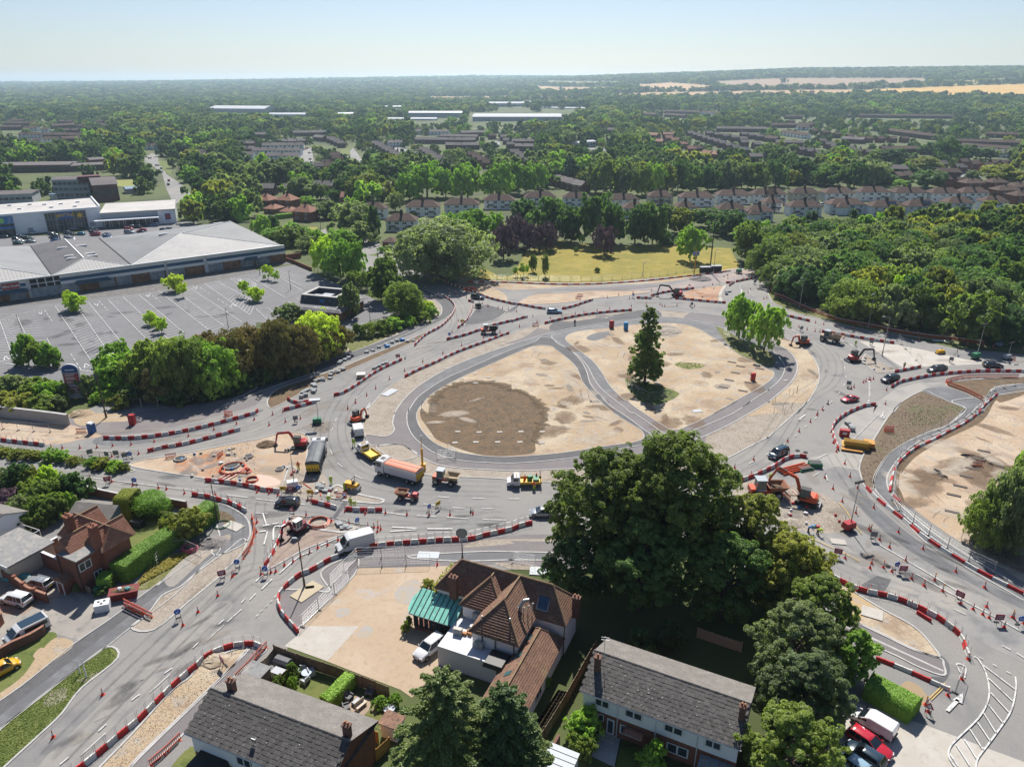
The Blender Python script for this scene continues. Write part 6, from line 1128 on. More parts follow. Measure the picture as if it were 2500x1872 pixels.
d_=link('door',MB().box(3.05,3.9,.38,.44,.1,2.2),M_FRAME,t);link('door_glass',MB().box(3.2,3.75,.35,.376,.3,2.0),M_PANE,d_);link('doorstep',MB().box(2.9,4.1,-.6,.36,0,.15),M_CONC,t)
for x in(4.2,8.3,12.6):link('drainpipe',MB().cyl((x,.3,0),(x,.3,4.9),.05,n=6),M_WH,t)
gp=link('glass_porch',MB().box(13.2,16.2,-1.6,.34,0,.5),M_BRICK,t);link('glass_roof',MB().frus(13.1,16.3,-1.8,.34,2.25,13.1,16.3,-1.79,.34,2.3),mat('dirty_glass',(.30,.33,.33),.25,[((.15,.08,.05),3,.55,.62)],spec=.5,obj=True),gp);pf=MB()
for k in range(5):x=13.15+3.1*k/4;pf.box(x-.04,x+.04,-1.85,.34,2.301,2.36);pf.box(x-.04,x+.04,-1.62,-1.54,.5,2.24)
link('porch_frame',pf,mat('frame_blue',(.25,.42,.55),.5),gp);link('door_canopy',MB().frus(5.0,7.2,-.5,.3,1.9,5.2,7.0,0,.34,2.15),M_TILEK,t)
link('aerial',MB().cyl((1.5,2.9,7),(1.5,2.9,10.6),.03,n=4).cyl((1.1,2.9,10.4),(2.0,2.9,10.6),.06,n=5).cyl((1.1,2.9,10.1),(2.0,2.9,10.3),.03,n=4),M_STEEL,t)
t,R=terrace('terraced_house_block','terrace with dark concrete tiles seen from behind at the bottom left of the conifers',-32.8,52.7,math.atan2(-6.4,15.7),17.2,8.6,5.0,7.1,4.0,M_WHITE,[(2.0,4.9,8.3,2,.8),(16.4,4.6,8.5,2,.7)],46,None)
link('white_cladding',MB().box(.4,16.6,.34,.44,2.4,4.9),M_WHITE,t);link('lean_to_roof',MB().frus(1.2,5.0,-2.4,.3,2.4,1.4,4.8,-1.5,.3,3.0),M_BLK,t);window(t,7,.3,3.3,1.8,1.1);window(t,12,.3,3.3,1.8,1.1)
link('satellite_dish',MB().box(7.6,8.1,1.1,1.2,6.0,6.4).cyl((7.8,1.3,5.6),(7.8,1.2,6.3),.03,n=4),M_STEEL,t)
A_=(-62.44,81.95);t=thing('brick_house','red brick house with clay tiled gables, tall chimneys and flat roofed front','house',(*A_,0),rad(-26.4));bh=t
link('wall',MB().box(0,3.7,0,3.4,0,5.1),M_BRICK,t);link('flat_roof',MB().box(-.15,3.9,-.15,4.2,5.11,5.3),M_FELT,t)
hblock(t,-4.4,4.6,3.4,7.4,5.1,7.6,'u',M_BRICK,M_TILEK,hipf=.4,hipb=.4);hblock(t,1.1,4.62,3.3,7.9,5.09,7.62,'v',M_BRICK,M_TILEK,hipf=.55,hipb=0,wall=False);hblock(t,-4.42,-.9,3.3,7.9,5.09,7.62,'v',M_BRICK,M_TILEK,hipf=.7,hipb=0,wall=False)
hblock(t,-1.7,1.5,1.0,5.2,5.05,7.1,'v',M_BRICK,M_TILEK,hipf=0,hipb=0,wall=False);link('gable_wall',MB().add([(-1.7,1.0,0),(0,1.0,0),(0,1.0,5.1),(-.1,1.0,7.0),(-1.7,1.0,5.1),(-1.7,4,0),(0,4,0),(0,4,5.1),(-.1,4,7.0),(-1.7,4,5.1)],[(0,1,2,3,4),(0,4,9,5)]),M_BRICK,t)
chimney(t,-1.0,3.0,5.0,9.3,M_BRICK,3,1.1,.9);chimney(t,3.9,3.2,4.8,9.0,M_BRICK,2,1.0,.9)
w_=window(t,3.73,1.0,3.3,1.8,1.3,rz=PI/2);w2=window(t,3.73,2.4,1.0,1.2,1.2,rz=PI/2);window(t,1.0,-.03,1.0,.8,1.1);window(t,-.9,.95,4.6,.5,.9)
po=link('porch',MB().box(.5,2.0,-1.5,-.01,0,2.2),M_BRICK,t);link('porch_roof',MB().prism([(.2,2.2),(2.3,2.2),(1.25,3.0)],-1.7,-.01),M_TILEO,po);link('porch_frame',MB().box(.55,1.95,-1.6,-1.51,1.9,2.2).box(.55,.7,-1.6,-1.51,0,1.9).box(1.8,1.95,-1.6,-1.51,0,1.9),M_WH,po)
for(u,v)in((-.15,-.15),(3.85,-.15)):link('drainpipe',MB().cyl((u,v,0),(u,v,5.1),.07,n=6),M_BLK,t)
cw=MB();cw.box(-8.6,-3.3,1.2,1.5,0,2.5).box(-3.6,-3.3,1.5,4.4,0,2.5).box(-8.6,-8.3,1.5,4.6,0,2.5);cw.box(-3.29,-1.71,1.2,1.4,0,3.2);link('courtyard_wall',cw,M_BRICK,t);link('wall_coping',MB().box(-8.65,-3.25,1.15,1.55,2.51,2.6).box(-8.65,-8.25,1.56,4.65,2.51,2.6),M_WH,t)
def simple_shed(name,label,tile,x,y,w,d,e,r,ang,wm,rm,cat='shed',g=True):
 bx,by=W2(tile,x,y);t=thing(name,label,cat,(bx,by,0),ang);wl_,rf=gable(w,d,e,r,.2);link('wall',wl_,wm,t);link('roof',rf,rm,t);return t
M_SAGE=mat('painted_blue_timber',(.22,.33,.38),.7,obj=True);t=simple_shed('summer_house','blue timber garden building with slate grey roof behind the brick house','c1',880,1040,7.2,4.6,2.3,3.4,-.16,M_SAGE,M_TILEC2);window(t,2.2,-2.32,.8,1.2,1.0);link('door',MB().box(3.62,3.68,-.5,.5,0,1.9),M_WH,t)
t=simple_shed('neighbour_house','corrugated grey roof of the neighbouring house at the left edge','c1',-60,1180,8,7,3.6,5.2,-.35,M_WHITE,M_TILEC2,'house');rc=MB()
for k in range(26):rc.cyl((-3.9+k*.31,-3.7,3.62),(-3.9+k*.31,0,5.34),.04,n=4)
o=link('corrugation',rc,M_TILEC2,t);o['kind']='stuff'
bx,by=W2('c1',-40,1500);t=thing('garage','cream garage with grey felt flat roof at the left edge','garage',(bx,by,0),-.46);link('wall',MB().box(-4,4.2,0,6.4,0,2.7),M_CREAM,t);link('flat_roof',MB().box(-4.2,4.4,-.2,6.6,2.71,2.95),M_FELT,t);link('fascia',MB().box(-4.25,4.45,-.3,-.21,2.6,2.98),M_WH,t)
def wall_run(name,label,spec,h,m,w=.25,cat='wall',posts=None,pm=None,coping=None):
 p=ZL(spec);t=thing(name,label,cat,(*p[0],0));q=[(a-p[0][0],b-p[0][1])for a,b in p]
 link('wall_panel',ribbon(q,w,h,0),m,t)
 if coping:link('coping',ribbon(q,w+.1,.08,h+.002),coping,t)
 if posts:
  for a in resample(q,posts):link('pier',MB().box(a.x-.24,a.x+.24,a.y-.24,a.y+.24,0,h+.3),pm or m,t)
 return t
wall_run('garden_wall','brick wall with piers between the two driveways','c1 -60,1420 40,1530 160,1600 d1 260,185 420,245',1.5,M_BRICK,posts=2.6,coping=M_TILEK)
wall_run('garden_wall','curved brick wall in front of the white camper van','d1 -40,740 120,650 280,580 380,520 400,470',1.3,M_BRICKB,.3,coping=M_TILEK);wall_run('garden_wall','long brick wall along the road behind the blue garden building','c1 730,790 900,830 1040,860 1230,880 1450,900 1620,930',1.5,M_BRICK,.3,coping=M_KERB)
wall_run('garden_wall','low brick wall at the far left of the driveways','d1 -80,300 0,330 30,420 -40,500',1.6,M_BRICK,.3,coping=M_TILEK);wall_run('retaining_wall','long pale concrete retaining wall below the shrubs','c1 -300,120 0,130 300,165 500,190 600,205',2.4,M_CONC,.5,coping=M_KERB);wall_run('garden_wall','dark brick wall along the shaded path beside the terrace','d3 400,1480 300,1656 200,1800',1.8,M_BRICKB,.3)
wall_run('retaining_wall','low red brick wall with railings at the mall corner','b2 230,330 340,370 480,430',1.4,M_BRICK,.3)
def panel_fence(label,spec,h,m,step=1.83,pm=None,name='timber_fence',boards=False):
 p=resample(ZL(spec),step);t=thing(name,label,'fence',(p[0].x,p[0].y,0));o=p[0]
 for i,(a,b)in enumerate(zip(p,p[1:])):
  d=b-a;rz=math.atan2(d.y,d.x);L=d.length;mb=MB();n=9
  for k in range(n):x0=L*k/n;mb.box(x0+.01,x0+L/n-.006,-.015-(k%2)*.02,.015,.03,h-.05+RU(-.015,.015))
  mb.box(0,L,.02,.06,.4,.5);mb.box(0,L,.02,.06,h-.45,h-.35);link('fence_panel',mb,m,t,(a.x-o.x,a.y-o.y,RU(-.03,.03)),rz)
  link('fence_post',MB().box(-.06,.06,-.06,.06,0,h+.06),pm or m,t,(a.x-o.x,a.y-o.y,0),rz)
 link('fence_post',MB().box(-.06,.06,-.06,.06,0,h+.06),pm or m,t,(p[-1].x-o.x,p[-1].y-o.y,0));return t
panel_fence('weathered boarded fence along the lower edge of the gravel yard','d2 165,700 400,790 700,890 900,965 1240,1100',1.8,M_WOODF);panel_fence('orange stained fence between the back lawn and the patio','d2 590,1240 700,1270 960,1400 1140,1500',1.7,M_WOODN);panel_fence('orange stained fence closing the corner beside the terrace gable','d2 1150,1500 980,1656',1.7,M_WOODN)
panel_fence('tall boarded fence along the slabbed path beside the terrace','d3 720,660 600,870 480,1090 330,1340 190,1560',1.8,M_WOODF);panel_fence('pale boarded fence in deep shade behind the terrace','d3 1590,540 1820,620 2070,700',1.6,M_PALE);panel_fence('timber fence by the grey bins','d2 165,700 60,830 -60,880',1.3,M_PALE);panel_fence('short timber fence between bins and lawn','d2 220,950 390,790',1.5,M_WOODF)
panel_fence('low plank fence by the hedge foot','c1 720,1628 860,1700',1.2,M_WOODF)
q=ZL('d3 395,990 480,1010 290,1340 180,1320');sp_=sheet('path_slabs',q,mat('slab_joint',(.2,.17,.12),.9));A0,B0,C0,D0=map(Vector,q)
for i in range(12):
 for j in range(3):
  def pt(u,v):return A0 .lerp(B0,u).lerp(D0 .lerp(C0,u),v)
  u0,u1,v0,v1=(j+.04)/3,(j+.96)/3,(i+.04)/12,(i+.96)/12;pp=[pt(u0,v0),pt(u1,v0),pt(u1,v1),pt(u0,v1)];z=.045+RU(0,.02)
  link('paving_slab',MB().add([(*a,.03)for a in pp]+[(*a,z)for a in pp],[(4,7,6,5),(4,5,6,7),(0,1,5,4),(1,2,6,5),(2,3,7,6),(3,0,4,7)]),mat('slab_stone',(.36,.30,.2),.9,[((.28,.24,.17),2,.45,.65)],rnd=.15),sp_)
flat('d2 280,1000 480,890 720,940 560,1170 480,1150',M_GRASS,'back_lawn',sm=0);flat('d2 730,1130 860,1040 1000,1080 960,1200 860,1240',mat('patio_slab',(.40,.30,.22),.9,[((.32,.25,.2),1.2,.45,.6)]),'patio',sm=0);flat('d2 960,1180 1050,1100 1180,1120 1130,1370 980,1290 900,1240',MATS['rough_verge'],'back_lawn',sm=0)
flat('d3 740,1370 930,1410 880,1656 680,1560',mat('white_pebbles',(.55,.54,.52),.9,[((.3,.3,.3),14,.45,.6)]),'pebble_bed',sm=0);flat('d3 930,1500 1150,1460 1100,1700 880,1700',M_GRASS,'front_lawn',sm=0)
def hedge(label,spec,w,h,m,n,size=.09,name='hedge',round_=.35):
 p=ZL(spec);q=resample(p,.25);o=q[0];t=thing(name,label,'hedge',(o.x,o.y,0));core=ribbon([(a.x-o.x,a.y-o.y)for a in q],w*.7,h*.82,0);link('twigs',core,mat('hedge_core',(.03,.045,.012),.95),t)
 C=[];N_=[]
 for _ in range(n):
  i=random.randrange(len(q)-1);a=q[i];b=q[i+1];d=(b-a).normalized();nn=Vector((-d.y,d.x));s=RU(0,2*h+w);s0=a.lerp(b,random.random())
  if s<h:off,z,nv=-w/2,s,(-nn.x,-nn.y,.1)
  elif s<h+w:off,z,nv=s-h-w/2,h,(0,0,1)
  else:off,z,nv=w/2,s-h-w,(nn.x,nn.y,.1)
  r_=round_;f=max(0,abs(off)-(w/2-r_));g=max(0,z-(h-r_))
  if f>0 and g>0:k=hyp(f,g);off=math.copysign(w/2-r_+f/k*r_,off);z=h-r_+g/k*r_;nv=(nn.x*math.copysign(f/k,off),nn.y*math.copysign(f/k,off),g/k)
  p3=s0-o+nn*(off*1.02+RU(-.05,.05));C.append((p3 .x,p3 .y,z+RU(-.05,.05)));N_.append(nv)
 for e_,sg in((q[0],-1),(q[-1],1)):
  d=((q[1]-q[0])if sg<0 else(q[-1]-q[-2])).normalized()*sg;nn=Vector((-d.y,d.x))
  for _ in range(int(n*.06)):p3=e_-o+nn*RU(-w/2,w/2)+d*.06;C.append((p3 .x,p3 .y,RU(0,h)));N_.append((d.x,d.y,.1))
 link('foliage',leafmesh('foliage',np.array(C),np.array(N_),size,.6,.35),m,t);return t
hedge('long clipped green hedge running beside the brick house to the corner','c1 1050,1560 1200,1440 1400,1310 1560,1200 1720,1090 1850,1000',2.6,3.0,L_HEDGE,30000);hedge('lower end of the long hedge by the parked cars','c1 880,1600 1010,1590',2.2,2.0,L_HEDGE,5000)
hedge('bright clipped laurel hedge at the forecourt corner','d4 850,1010 1000,1090 1150,1170 1250,1230',3.0,2.2,L_HEDGE,22000,.1,round_=.9);hedge('big square yew topiary with golden top','c1 1070,985 1210,985',4.0,4.3,L_YEW,14000,.08,'yew_topiary',1.0)
bx,by=W2('c1',1330,975);C,d=lobes_to_leaves([(0,0,1.9,2.1)],9000,.06);t=thing('round_topiary','bright green ball shaped topiary beside the yew','topiary',(bx,by,0));C[:,2]=np.clip(C[:,2],0,3.5);link('foliage',leafmesh('foliage',C,d,.1,.6,.4),L_HEDGE,t);link('twigs',MB().sph((0,0,1.8),1.85,1.85,1.6,12,7),MATS['hedge_core'],t)
hedge('ragged leafy hedge between lawn and patio','d2 600,1160 680,1090 760,1000 830,930',1.5,1.7,L_HEDGE,6000,.12);hedge('clipped hedge between the terrace front gardens','d3 1240,1540 1180,1700',1.3,1.5,L_MID,4000);hedge('clipped garden hedge by the roadside brick houses','a2 180,1255 360,1235',3,2.2,L_HEDGE,3000,.3);hedge('second clipped garden hedge by the roadside brick houses','a2 0,1190 60,1180',3,2.2,L_HEDGE,1500,.3);hedge('clipped hedge along the lawn behind the retail roof','a2 500,1225 740,1215',2.5,2.0,L_HEDGE,2500,.3)
def boxy(name,label,cat,tile,x,y,parts,rz=0):
 bx,by=W2(tile,x,y);t=thing(name,label,cat,(bx,by,0),rz)
 for nm,mb,m in parts:link(nm,mb,m,t)
 return t
boxy('garden_shed','brown topped small shed at the right end of the patio garden','shed','d2',1180,1370,[('wall',MB().box(-1,1,-.8,.8,0,2),M_WHITE),('roof',MB().frus(-1.2,1.2,-1,1,2.001,-1.2,1.2,-1,1,2.12),M_TILEO)],-.4)
boxy('garden_shed','low felt roofed store beside the bins','shed','d2',20,940,[('wall',MB().box(-1.2,1.2,-1,1,0,2),M_WOODF),('roof',MB().box(-1.35,1.35,-1.1,1.1,2.001,2.15),M_FELT)],-.4)
M_BIN=mat('grey_plastic',(.10,.10,.11),.5);boxy('wheeled_bin','large grey lidded bin behind the yard fence','bin','d2',240,800,[('bin_body',MB().frus(-1,1,-.5,.5,0,-1.05,1.05,-.6,.6,1.15),M_BIN),('lid',MB().frus(-1.08,1.08,-.62,.62,1.16,-1.0,1.0,-.3,.3,1.45),M_BIN)],-.4)
boxy('storage_box','pale grey flat topped box beside the large bin','bin','d2',210,880,[('box_body',MB().box(-.9,.9,-.45,.45,0,.8),M_SHEDG),('lid',MB().box(-.95,.95,-.5,.5,.801,.9),M_SHED)],-.4)
def chair(label,tile,x,y,rz,m):
 boxy('garden_chair',label,'chair',tile,x,y,[('seat',MB().box(-.35,.35,-.35,.3,.3,.45),m),('backrest',MB().box(-.35,.35,.31,.42,.3,.95),m),('armrest',MB().box(-.47,-.36,-.35,.42,.001,.62),m),('armrest',MB().box(.36,.47,-.35,.42,.001,.62),m)],rz)
M_RAT=mat('rattan_grey',(.16,.16,.17),.7)
chair('grey rattan armchair by the hedge on the patio','d2',800,1070,1.0,M_RAT);chair('grey rattan armchair nearest the orange fence','d2',780,1160,2.0,M_RAT);chair('grey rattan chair by the clothes line','d2',980,1030,-.3,M_RAT)
boxy('garden_bench','cream curved bench on the patio','bench','d2',905,1140,[('seat',MB().box(-.7,.7,-.25,.25,.35,.45),mat('cream_fabric',(.6,.52,.42),.8)),('leg',MB().box(-.65,-.55,-.2,.2,0,.349),M_WH),('leg',MB().box(.55,.65,-.2,.2,0,.349),M_WH),('backrest',MB().box(-.7,.7,.26,.33,.4,.9),MATS['cream_fabric'])],.9)
boxy('coffee_table','small dark coffee table with glass top on the patio','table','d2',868,1110,[('table_body',MB().box(-.5,.5,-.35,.35,0,.4),M_RAT),('table_top',MB().box(-.45,.45,-.3,.3,.401,.44),M_SHED)],.9)
boxy('garden_table','pale blue round garden table behind the fence','table','d2',440,880,[('table_top',MB().cyl((0,0,.7),(0,0,.75),.6,n=14),mat('pale_blue_metal',(.45,.52,.6),.5)),('leg',MB().cyl((0,0,0),(0,0,.7),.06),M_STEEL)])
for i,(x,y)in enumerate(((400,850),(480,855),(425,925))):chair('white garden chair at the pale blue table, '+['nearest the bins','on the far right side','on the camera side'][i],'d2',x,y,i*2.1,M_SHED)
boxy('paddling_tub','round blue and white mosaic tub on the rough lawn','tub','d2',1148,1175,[('tub',MB().cyl((0,0,0),(0,0,.45),.6,.65,n=16),M_SHEDB),('rim',MB().cyl((0,0,.451),(0,0,.5),.66,n=16),M_SHED)])
boxy('covered_barbecue','black covered barbecue on the lawn under the topiary','barbecue','c1',1190,1075,[('cover',MB().frus(-1.1,1.1,-.6,.6,0,-.95,.95,-.45,.45,1.0),M_BLK),('skirt',MB().box(-1.15,1.15,-.65,.65,0,.12),M_BLK)],-.2)
t=boxy('garden_shed','grey plank roofed shed in the terrace front garden','shed','d3',400,1720,[('wall',MB().box(-1.6,1.6,-1.2,1.2,0,2.1),M_WH)],-.45)
for k in range(4):link('roof_board',MB().box(-1.7,1.7,-1.35+k*.7,-.68+k*.7,2.1+k*.06,2.16+k*.06),M_SHEDG,t)
t=boxy('storage_crate','white boxy cooler unit on the drive by the skip','crate','d1',890,300,[('crate_body',MB().box(-.9,.9,-.7,.7,0,1.2),M_WH)],.35)
for(a,b)in((-.4,.2),(.3,.25),(0,-.3)):link('fan_grille',MB().cyl((a,b,1.201),(a,b,1.24),.18,n=10),M_BLK,t)
t=boxy('skip','rusty red skip full of garden rubble beside the hedge','skip','d1',1080,190,[('skip_body',MB().frus(-1.4,1.4,-.7,.7,0,-1.9,1.9,-.9,.9,1.2),mat('skip_red',(.2,.04,.035),.7)),('rubble',MB().sph((0,0,1.1),1.6,.7,.35,10,5,.2),M_SOIL)],.35)
link('rubbish_sack',MB().sph((-.5,.1,1.45),.35,.3,.2,8,4,.2),M_WH,t);link('rubbish_sack',MB().sph((.5,-.2,1.45),.4,.3,.2,8,4,.2),mat('teal_plastic',(.1,.35,.35),.6),t)
boxy('wheeled_bin','green wheeled bin by the wooden gate','bin','d1',850,160,[('bin_body',MB().frus(-.35,.35,-.35,.35,0,-.4,.4,-.4,.4,1.0),mat('bin_green',(.03,.16,.07),.5)),('lid',MB().box(-.42,.42,-.42,.42,1.001,1.08),mat('bin_green',(.03,.16,.07),.5))])
boxy('covered_pile','teal tarpaulin heap by the brick piers','tarpaulin','c1',150,1530,[('tarpaulin',MB().sph((0,0,.2),2.0,.9,.7,12,6,.18),MATS['teal_plastic'])])
t=boxy('pergola_frame','white metal frame over the yard by the garage','pergola','c1',190,1260,[],-.4)
for(a,b,c,d)in((-2,0,2,0),(-2,2,2,2),(-2,0,-2,2),(2,0,2,2)):link('beam',MB().cyl((a,b,2.4),(c,d,2.4),.05,n=5),M_WH,t)
for(a,b)in((-2,0),(2,0),(2,2),(-2,2)):link('post',MB().cyl((a,b,0),(a,b,2.36),.05,n=5),M_WH,t)
M_RED=mat('plastic_red',(.55,.028,.03),.45,[((.42,.03,.03),1.5,.5,.7)],rnd=.12);M_PW=mat('plastic_white',(.66,.65,.62),.5,[((.5,.47,.42),2,.5,.68)],rnd=.12);M_ORG=mat('plastic_orange',(.68,.10,.035),.5,rnd=.12);M_RAIL=mat('rail_steel',(.5,.51,.52),.4,metal=.4)
def blockmesh(L=1.2,h=.75,w=.42):
 0
 R=[]
 for x,s in((-L/2+.02,.8),(-L/2+.08,1),(L/2-.08,1),(L/2-.02,.8)):
  R.append([(x,-w/2*s,0),(x,-w/2*s,.16),(x,-w*.3*s,.3),(x,-w*.27*s,h-.06),(x,-w*.2*s,h),(x,w*.2*s,h),(x,w*.27*s,h-.06),(x,w*.3*s,.3),(x,w/2*s,.16),(x,w/2*s,0)])
 m=MB().loft(R);m.box(-L*.32,-L*.18,-w*.52,w*.52,.04,.12).box(L*.18,L*.32,-w*.52,w*.52,.04,.12);m.cyl((0,0,h),(0,0,h+.04),.07,n=6);return m
BLK=blockmesh().mesh('barrier_block');LONG=blockmesh(1.9,.5,.45).cyl((.93,0,0),(.93,0,.56),.14,n=8).mesh('barrier_block')
rl=MB();rl.tube([(-.52,.05,.72),(-.52,.05,1.5),(-.42,.05,1.6),(.42,.05,1.6),(.52,.05,1.5),(.52,.05,.72)],.022,4);RAILM=rl.mesh('guard_rail')
_bm={'tall':(BLK,1.24),'plain':(BLK,1.24),'long':(LONG,2.0)};ALLB=[]
def ch8(L=1.9,h=1.0):
 m=MB();m.box(-L/2,L/2,-.03,.03,h-.26,h).box(-L/2,L/2,-.03,.03,.12,.28)
 n=9
 for k in range(n):x=-L/2+.04+(L-.14)*k/(n-1);m.box(x,x+.06,-.02,.02,.281,h-.261)
 m.box(-L/2+.1,-L/2+.25,-.28,.28,0,.08).box(L/2-.25,L/2-.1,-.28,.28,0,.08).box(-L/2+.14,-L/2+.2,-.04,.04,.081,.119).box(L/2-.2,L/2-.14,-.04,.04,.081,.119);return m
CH8=ch8().mesh('barrier_panel');_bm['red']=(CH8,1.95);C8S=MB().box(-.9,.9,-.036,-.031,.78,.96).mesh('white_stripe')
def run(where,kind,spec,start=0,sm=True):
 p=ZL(spec);p=smooth(p,6)if sm and len(p)>2 else p;me,st=_bm[kind];q=resample(p,st)
 for i,(a,b)in enumerate(zip(q,q[1:])):ALLB.append(((a.x+b.x)/2,(a.y+b.y)/2,math.atan2(b.y-a.y,b.x-a.x)+RU(-.02,.02),kind,(i+start)%2,where,i))
run('in the long kerb row beside the soil strip, bottom left','tall','d1 430,1900 580,1770 740,1640 880,1530 1030,1400 1190,1270 1330,1130 1460,1000 1580,890 1690,800 1760,730 1890,660 2030,620 2202,610 d2 60,640')
run('in the row curving round the yard corner','plain','d2 365,505 240,360 200,290 195,200 260,110 330,50 400,0 c2 480,1470 560,1420 650,1370 720,1345');run('in the fenced row along the yard frontage','tall','c2 845,1305 920,1280 1030,1258 1200,1238 1400,1222 1600,1207 1850,1197 1960,1168 2212,1112 c3 70,1082 200,1052')
run('in the row dividing the side road mouth','tall','c2 75,1430 120,1370 170,1270 220,1150 262,1030');run('in the row below the duct trench','plain','c1 1775,690 1900,700 2040,720 2212,752 c2 60,770 215,785');run('in the short row left of the trench patch','plain','c2 485,875 560,890 715,935')
run('in the short row right of the trench patch','plain','c2 775,938 900,948 1145,948');run('in the upper row of the left slip road','plain','c1 895,325 1100,328 1300,312 1500,282 1700,242 1900,192 2050,152 2212,105 b2 20,1635');run('in the lower row of the left slip road','plain','c1 1275,440 1400,410 1600,375 1800,325 1950,285 2090,245')
run('in the fenced row at the left frame edge','tall','c1 -150,315 0,340 150,358 300,375 430,390');run('in the row rounding the hedge corner','tall','c1 1660,812 1800,832 1900,860 2000,890 2080,930 2155,970');run('in the line hugging the hedge corner kerb','red','c1 2180,1000 2202,1100 2190,1200 2150,1300 2075,1395')
run('in the row beside the stacked kerbstones','plain','b2 670,1505 760,1480 900,1395 1030,1305 1150,1245 1270,1190');run('in the row sweeping round the car park corner','plain','b2 1365,1075 1460,985 1600,905 1690,810 1712,745 1680,695 1620,658');run('in the pale row beside the north triangle island','plain','b2 1735,925 1810,860 1850,780 1862,725');run('in the short row left of the dark north car','plain','b2 1825,690 1890,705')
run('in the middle row north of the roundabout','plain','b2 1640,1025 1800,985 1930,940 2050,900 2202,862 b3 0,865 90,838 150,825');run('in the long island row, north-west side','plain','b2 1280,1345 1400,1285 1560,1215 1720,1138 1870,1080 2000,1035 2110,992 2202,962');run('in the long island row, north side','plain','b3 280,885 400,855 600,815 800,790 1040,770')
run('in the row along the north works entrance','plain','b2 1580,500 1700,555 1850,605 2000,665 2202,715 b3 0,715 100,728 200,748 310,762');run('in the row behind the light blue estate car','plain','b3 430,760 520,740 610,710 715,675');run('in the low row below the dry grass meadow','long','b2 1820,525 2202,532 b3 0,532 300,545 600,548 900,535 1200,512 1500,478 1700,455 1900,428')
run('in the rows beside the black excavator','plain','b3 1200,645 1300,620 1450,597 1565,583');run('in the short row left of the black excavator','plain','b3 1070,665 1230,670');run('in the row under the black excavator','plain','b3 1400,668 1500,678 1700,698 1870,710');run('in the row at the north exit mouth','plain','b3 1925,525 2050,500 2175,468');run('in the stub row by the pale kerb line','plain','b3 1840,535 1910,530 1860,565',sm=False)
run('in the stub row above the slip road','plain','b2 270,1535 350,1570 440,1562 550,1542');run('in the stub row crossing the slip road','plain','b2 240,1632 400,1592 560,1552');run('in the short row opposite the large wood','plain','b4 75,790 160,818 250,840 370,868');run('in the row behind the brown dumper','plain','b4 460,955 560,972 660,988 780,1008 900,1028 1130,1062')
run('in the short row left of the black estate car','plain','b4 1090,1302 1200,1282 1320,1258');run('in the fenced row below the black estate cars','tall','b4 1060,1432 1130,1392 1250,1362 1380,1338 1500,1322 1650,1308 1850,1298 2202,1300 2400,1310');run('in the low row winding round the east footway','long','b4 1970,1490 1900,1550 1850,1600 1800,1656 c4 1840,90 1700,190 1550,270 1400,350 1270,410 1150,510 1090,600 1062,720 1052,790')
run('in the low stub at the footway end','long','c4 1080,820 1170,905');run('in the curved row left of the yellow frames','plain','c4 930,35 850,42 750,78 640,135 562,215 558,290 610,430');run('in the row behind the orange excavator arm','plain','c3 1950,700 2080,655 2212,595 c4 60,565 150,505 250,480 330,490 375,515')
run('in the low row along the south-east footway','long','c4 850,745 930,835 1050,935 1180,1035 1320,1155 1480,1265 1670,1385 1880,1505 2100,1615 2300,1720');run('in the fenced row leading to the hatched mouth','tall','c4 470,1495 560,1525 d4 640,78 740,125 850,160 930,175 1060,205 1200,255 1330,315 1430,365 1530,435 1620,505 1672,575 1702,670 1735,745');run('in the low row above the clipped laurel hedge','long','d4 920,725 1050,775 1190,835 1320,885 1450,955 1600,1015')
run('in the low stack by the fenced row','long','d4 1275,330 1400,410');run('in the line at the foot of the large wood','red','b4 90,560 25,600 60,640 130,662 250,722 400,785 600,855 860,905 1100,955 1300,990 1600,1025 1880,1062');run('in the line round the dug verge, far right','red','b4 1850,1550 1700,1470 1530,1405 1540,1385 1700,1352 1900,1348 2202,1348');run('in the line beside the bottom left terrace','red','d1 1290,1656 1450,1520 1600,1370');run('in the line behind the terrace chimney','red','d1 2030,910 2120,820 2202,730 d2 60,650 110,615')
run('in the stack by the rubble skip','red','d1 1070,255 1330,385',sm=False);run('in the second stack by the rubble skip','red','d1 1075,285 1320,405',sm=False)
for w_,s_ in(('by the left slip road kerb, nearest the wood','c1 1940,115 2065,125'),('behind the left slip road kerb','c1 1940,125 1985,150'),('leaning over the slip road row end','c1 1960,285 2040,262'),('beside the red earth trench','c1 1430,495 1530,482'),('standing over the dark duct hole','c1 1880,500 1950,440'),('by the blue toilet cabin','c1 660,270 760,268'),('flat by the slip road row start','c1 850,290 930,285'),('over the orange ducts, north works','b2 1800,580 1900,590'),('on the north dirt island','b3 560,650 630,650'),('beside those on the north dirt island','b3 545,668 600,672'),('by the island footway, west end','b3 175,905 250,900'),('left of the black excavator','b3 1190,655 1240,640'),('on the north-east bank','b3 1745,505 1780,500'),('in the little fold by the wood','b4 1335,1430 1390,1450'),('lying on the east soil bed edge','c4 1000,250 1110,250'),('second on the east soil bed edge','c4 1000,265 1100,268'),('flat on the cleared earth','c4 1760,560 1865,560'),('behind the red excavator','b4 800,1110 840,1115'),('leaning near the far right light tower','b4 2080,1180 2160,1220'),('lying in the mouth by the fenced row','d4 1520,500 1610,590'),('in the trench by the orange excavator','c4 80,760 200,870'),('second in the trench by the orange excavator','c4 0,740 120,800'),('by the roller island','c2 690,830 830,830'),('in the pile at the side road tip','c1 1600,1310 1700,1260')):
 run(w_,'red',s_,sm=False)
ALLB.sort(key=lambda q:hyp(q[0],q[1]))
_cnt={'plain':0,'red':0};NB=0;rest={0:MB(),1:MB(),2:MB()}
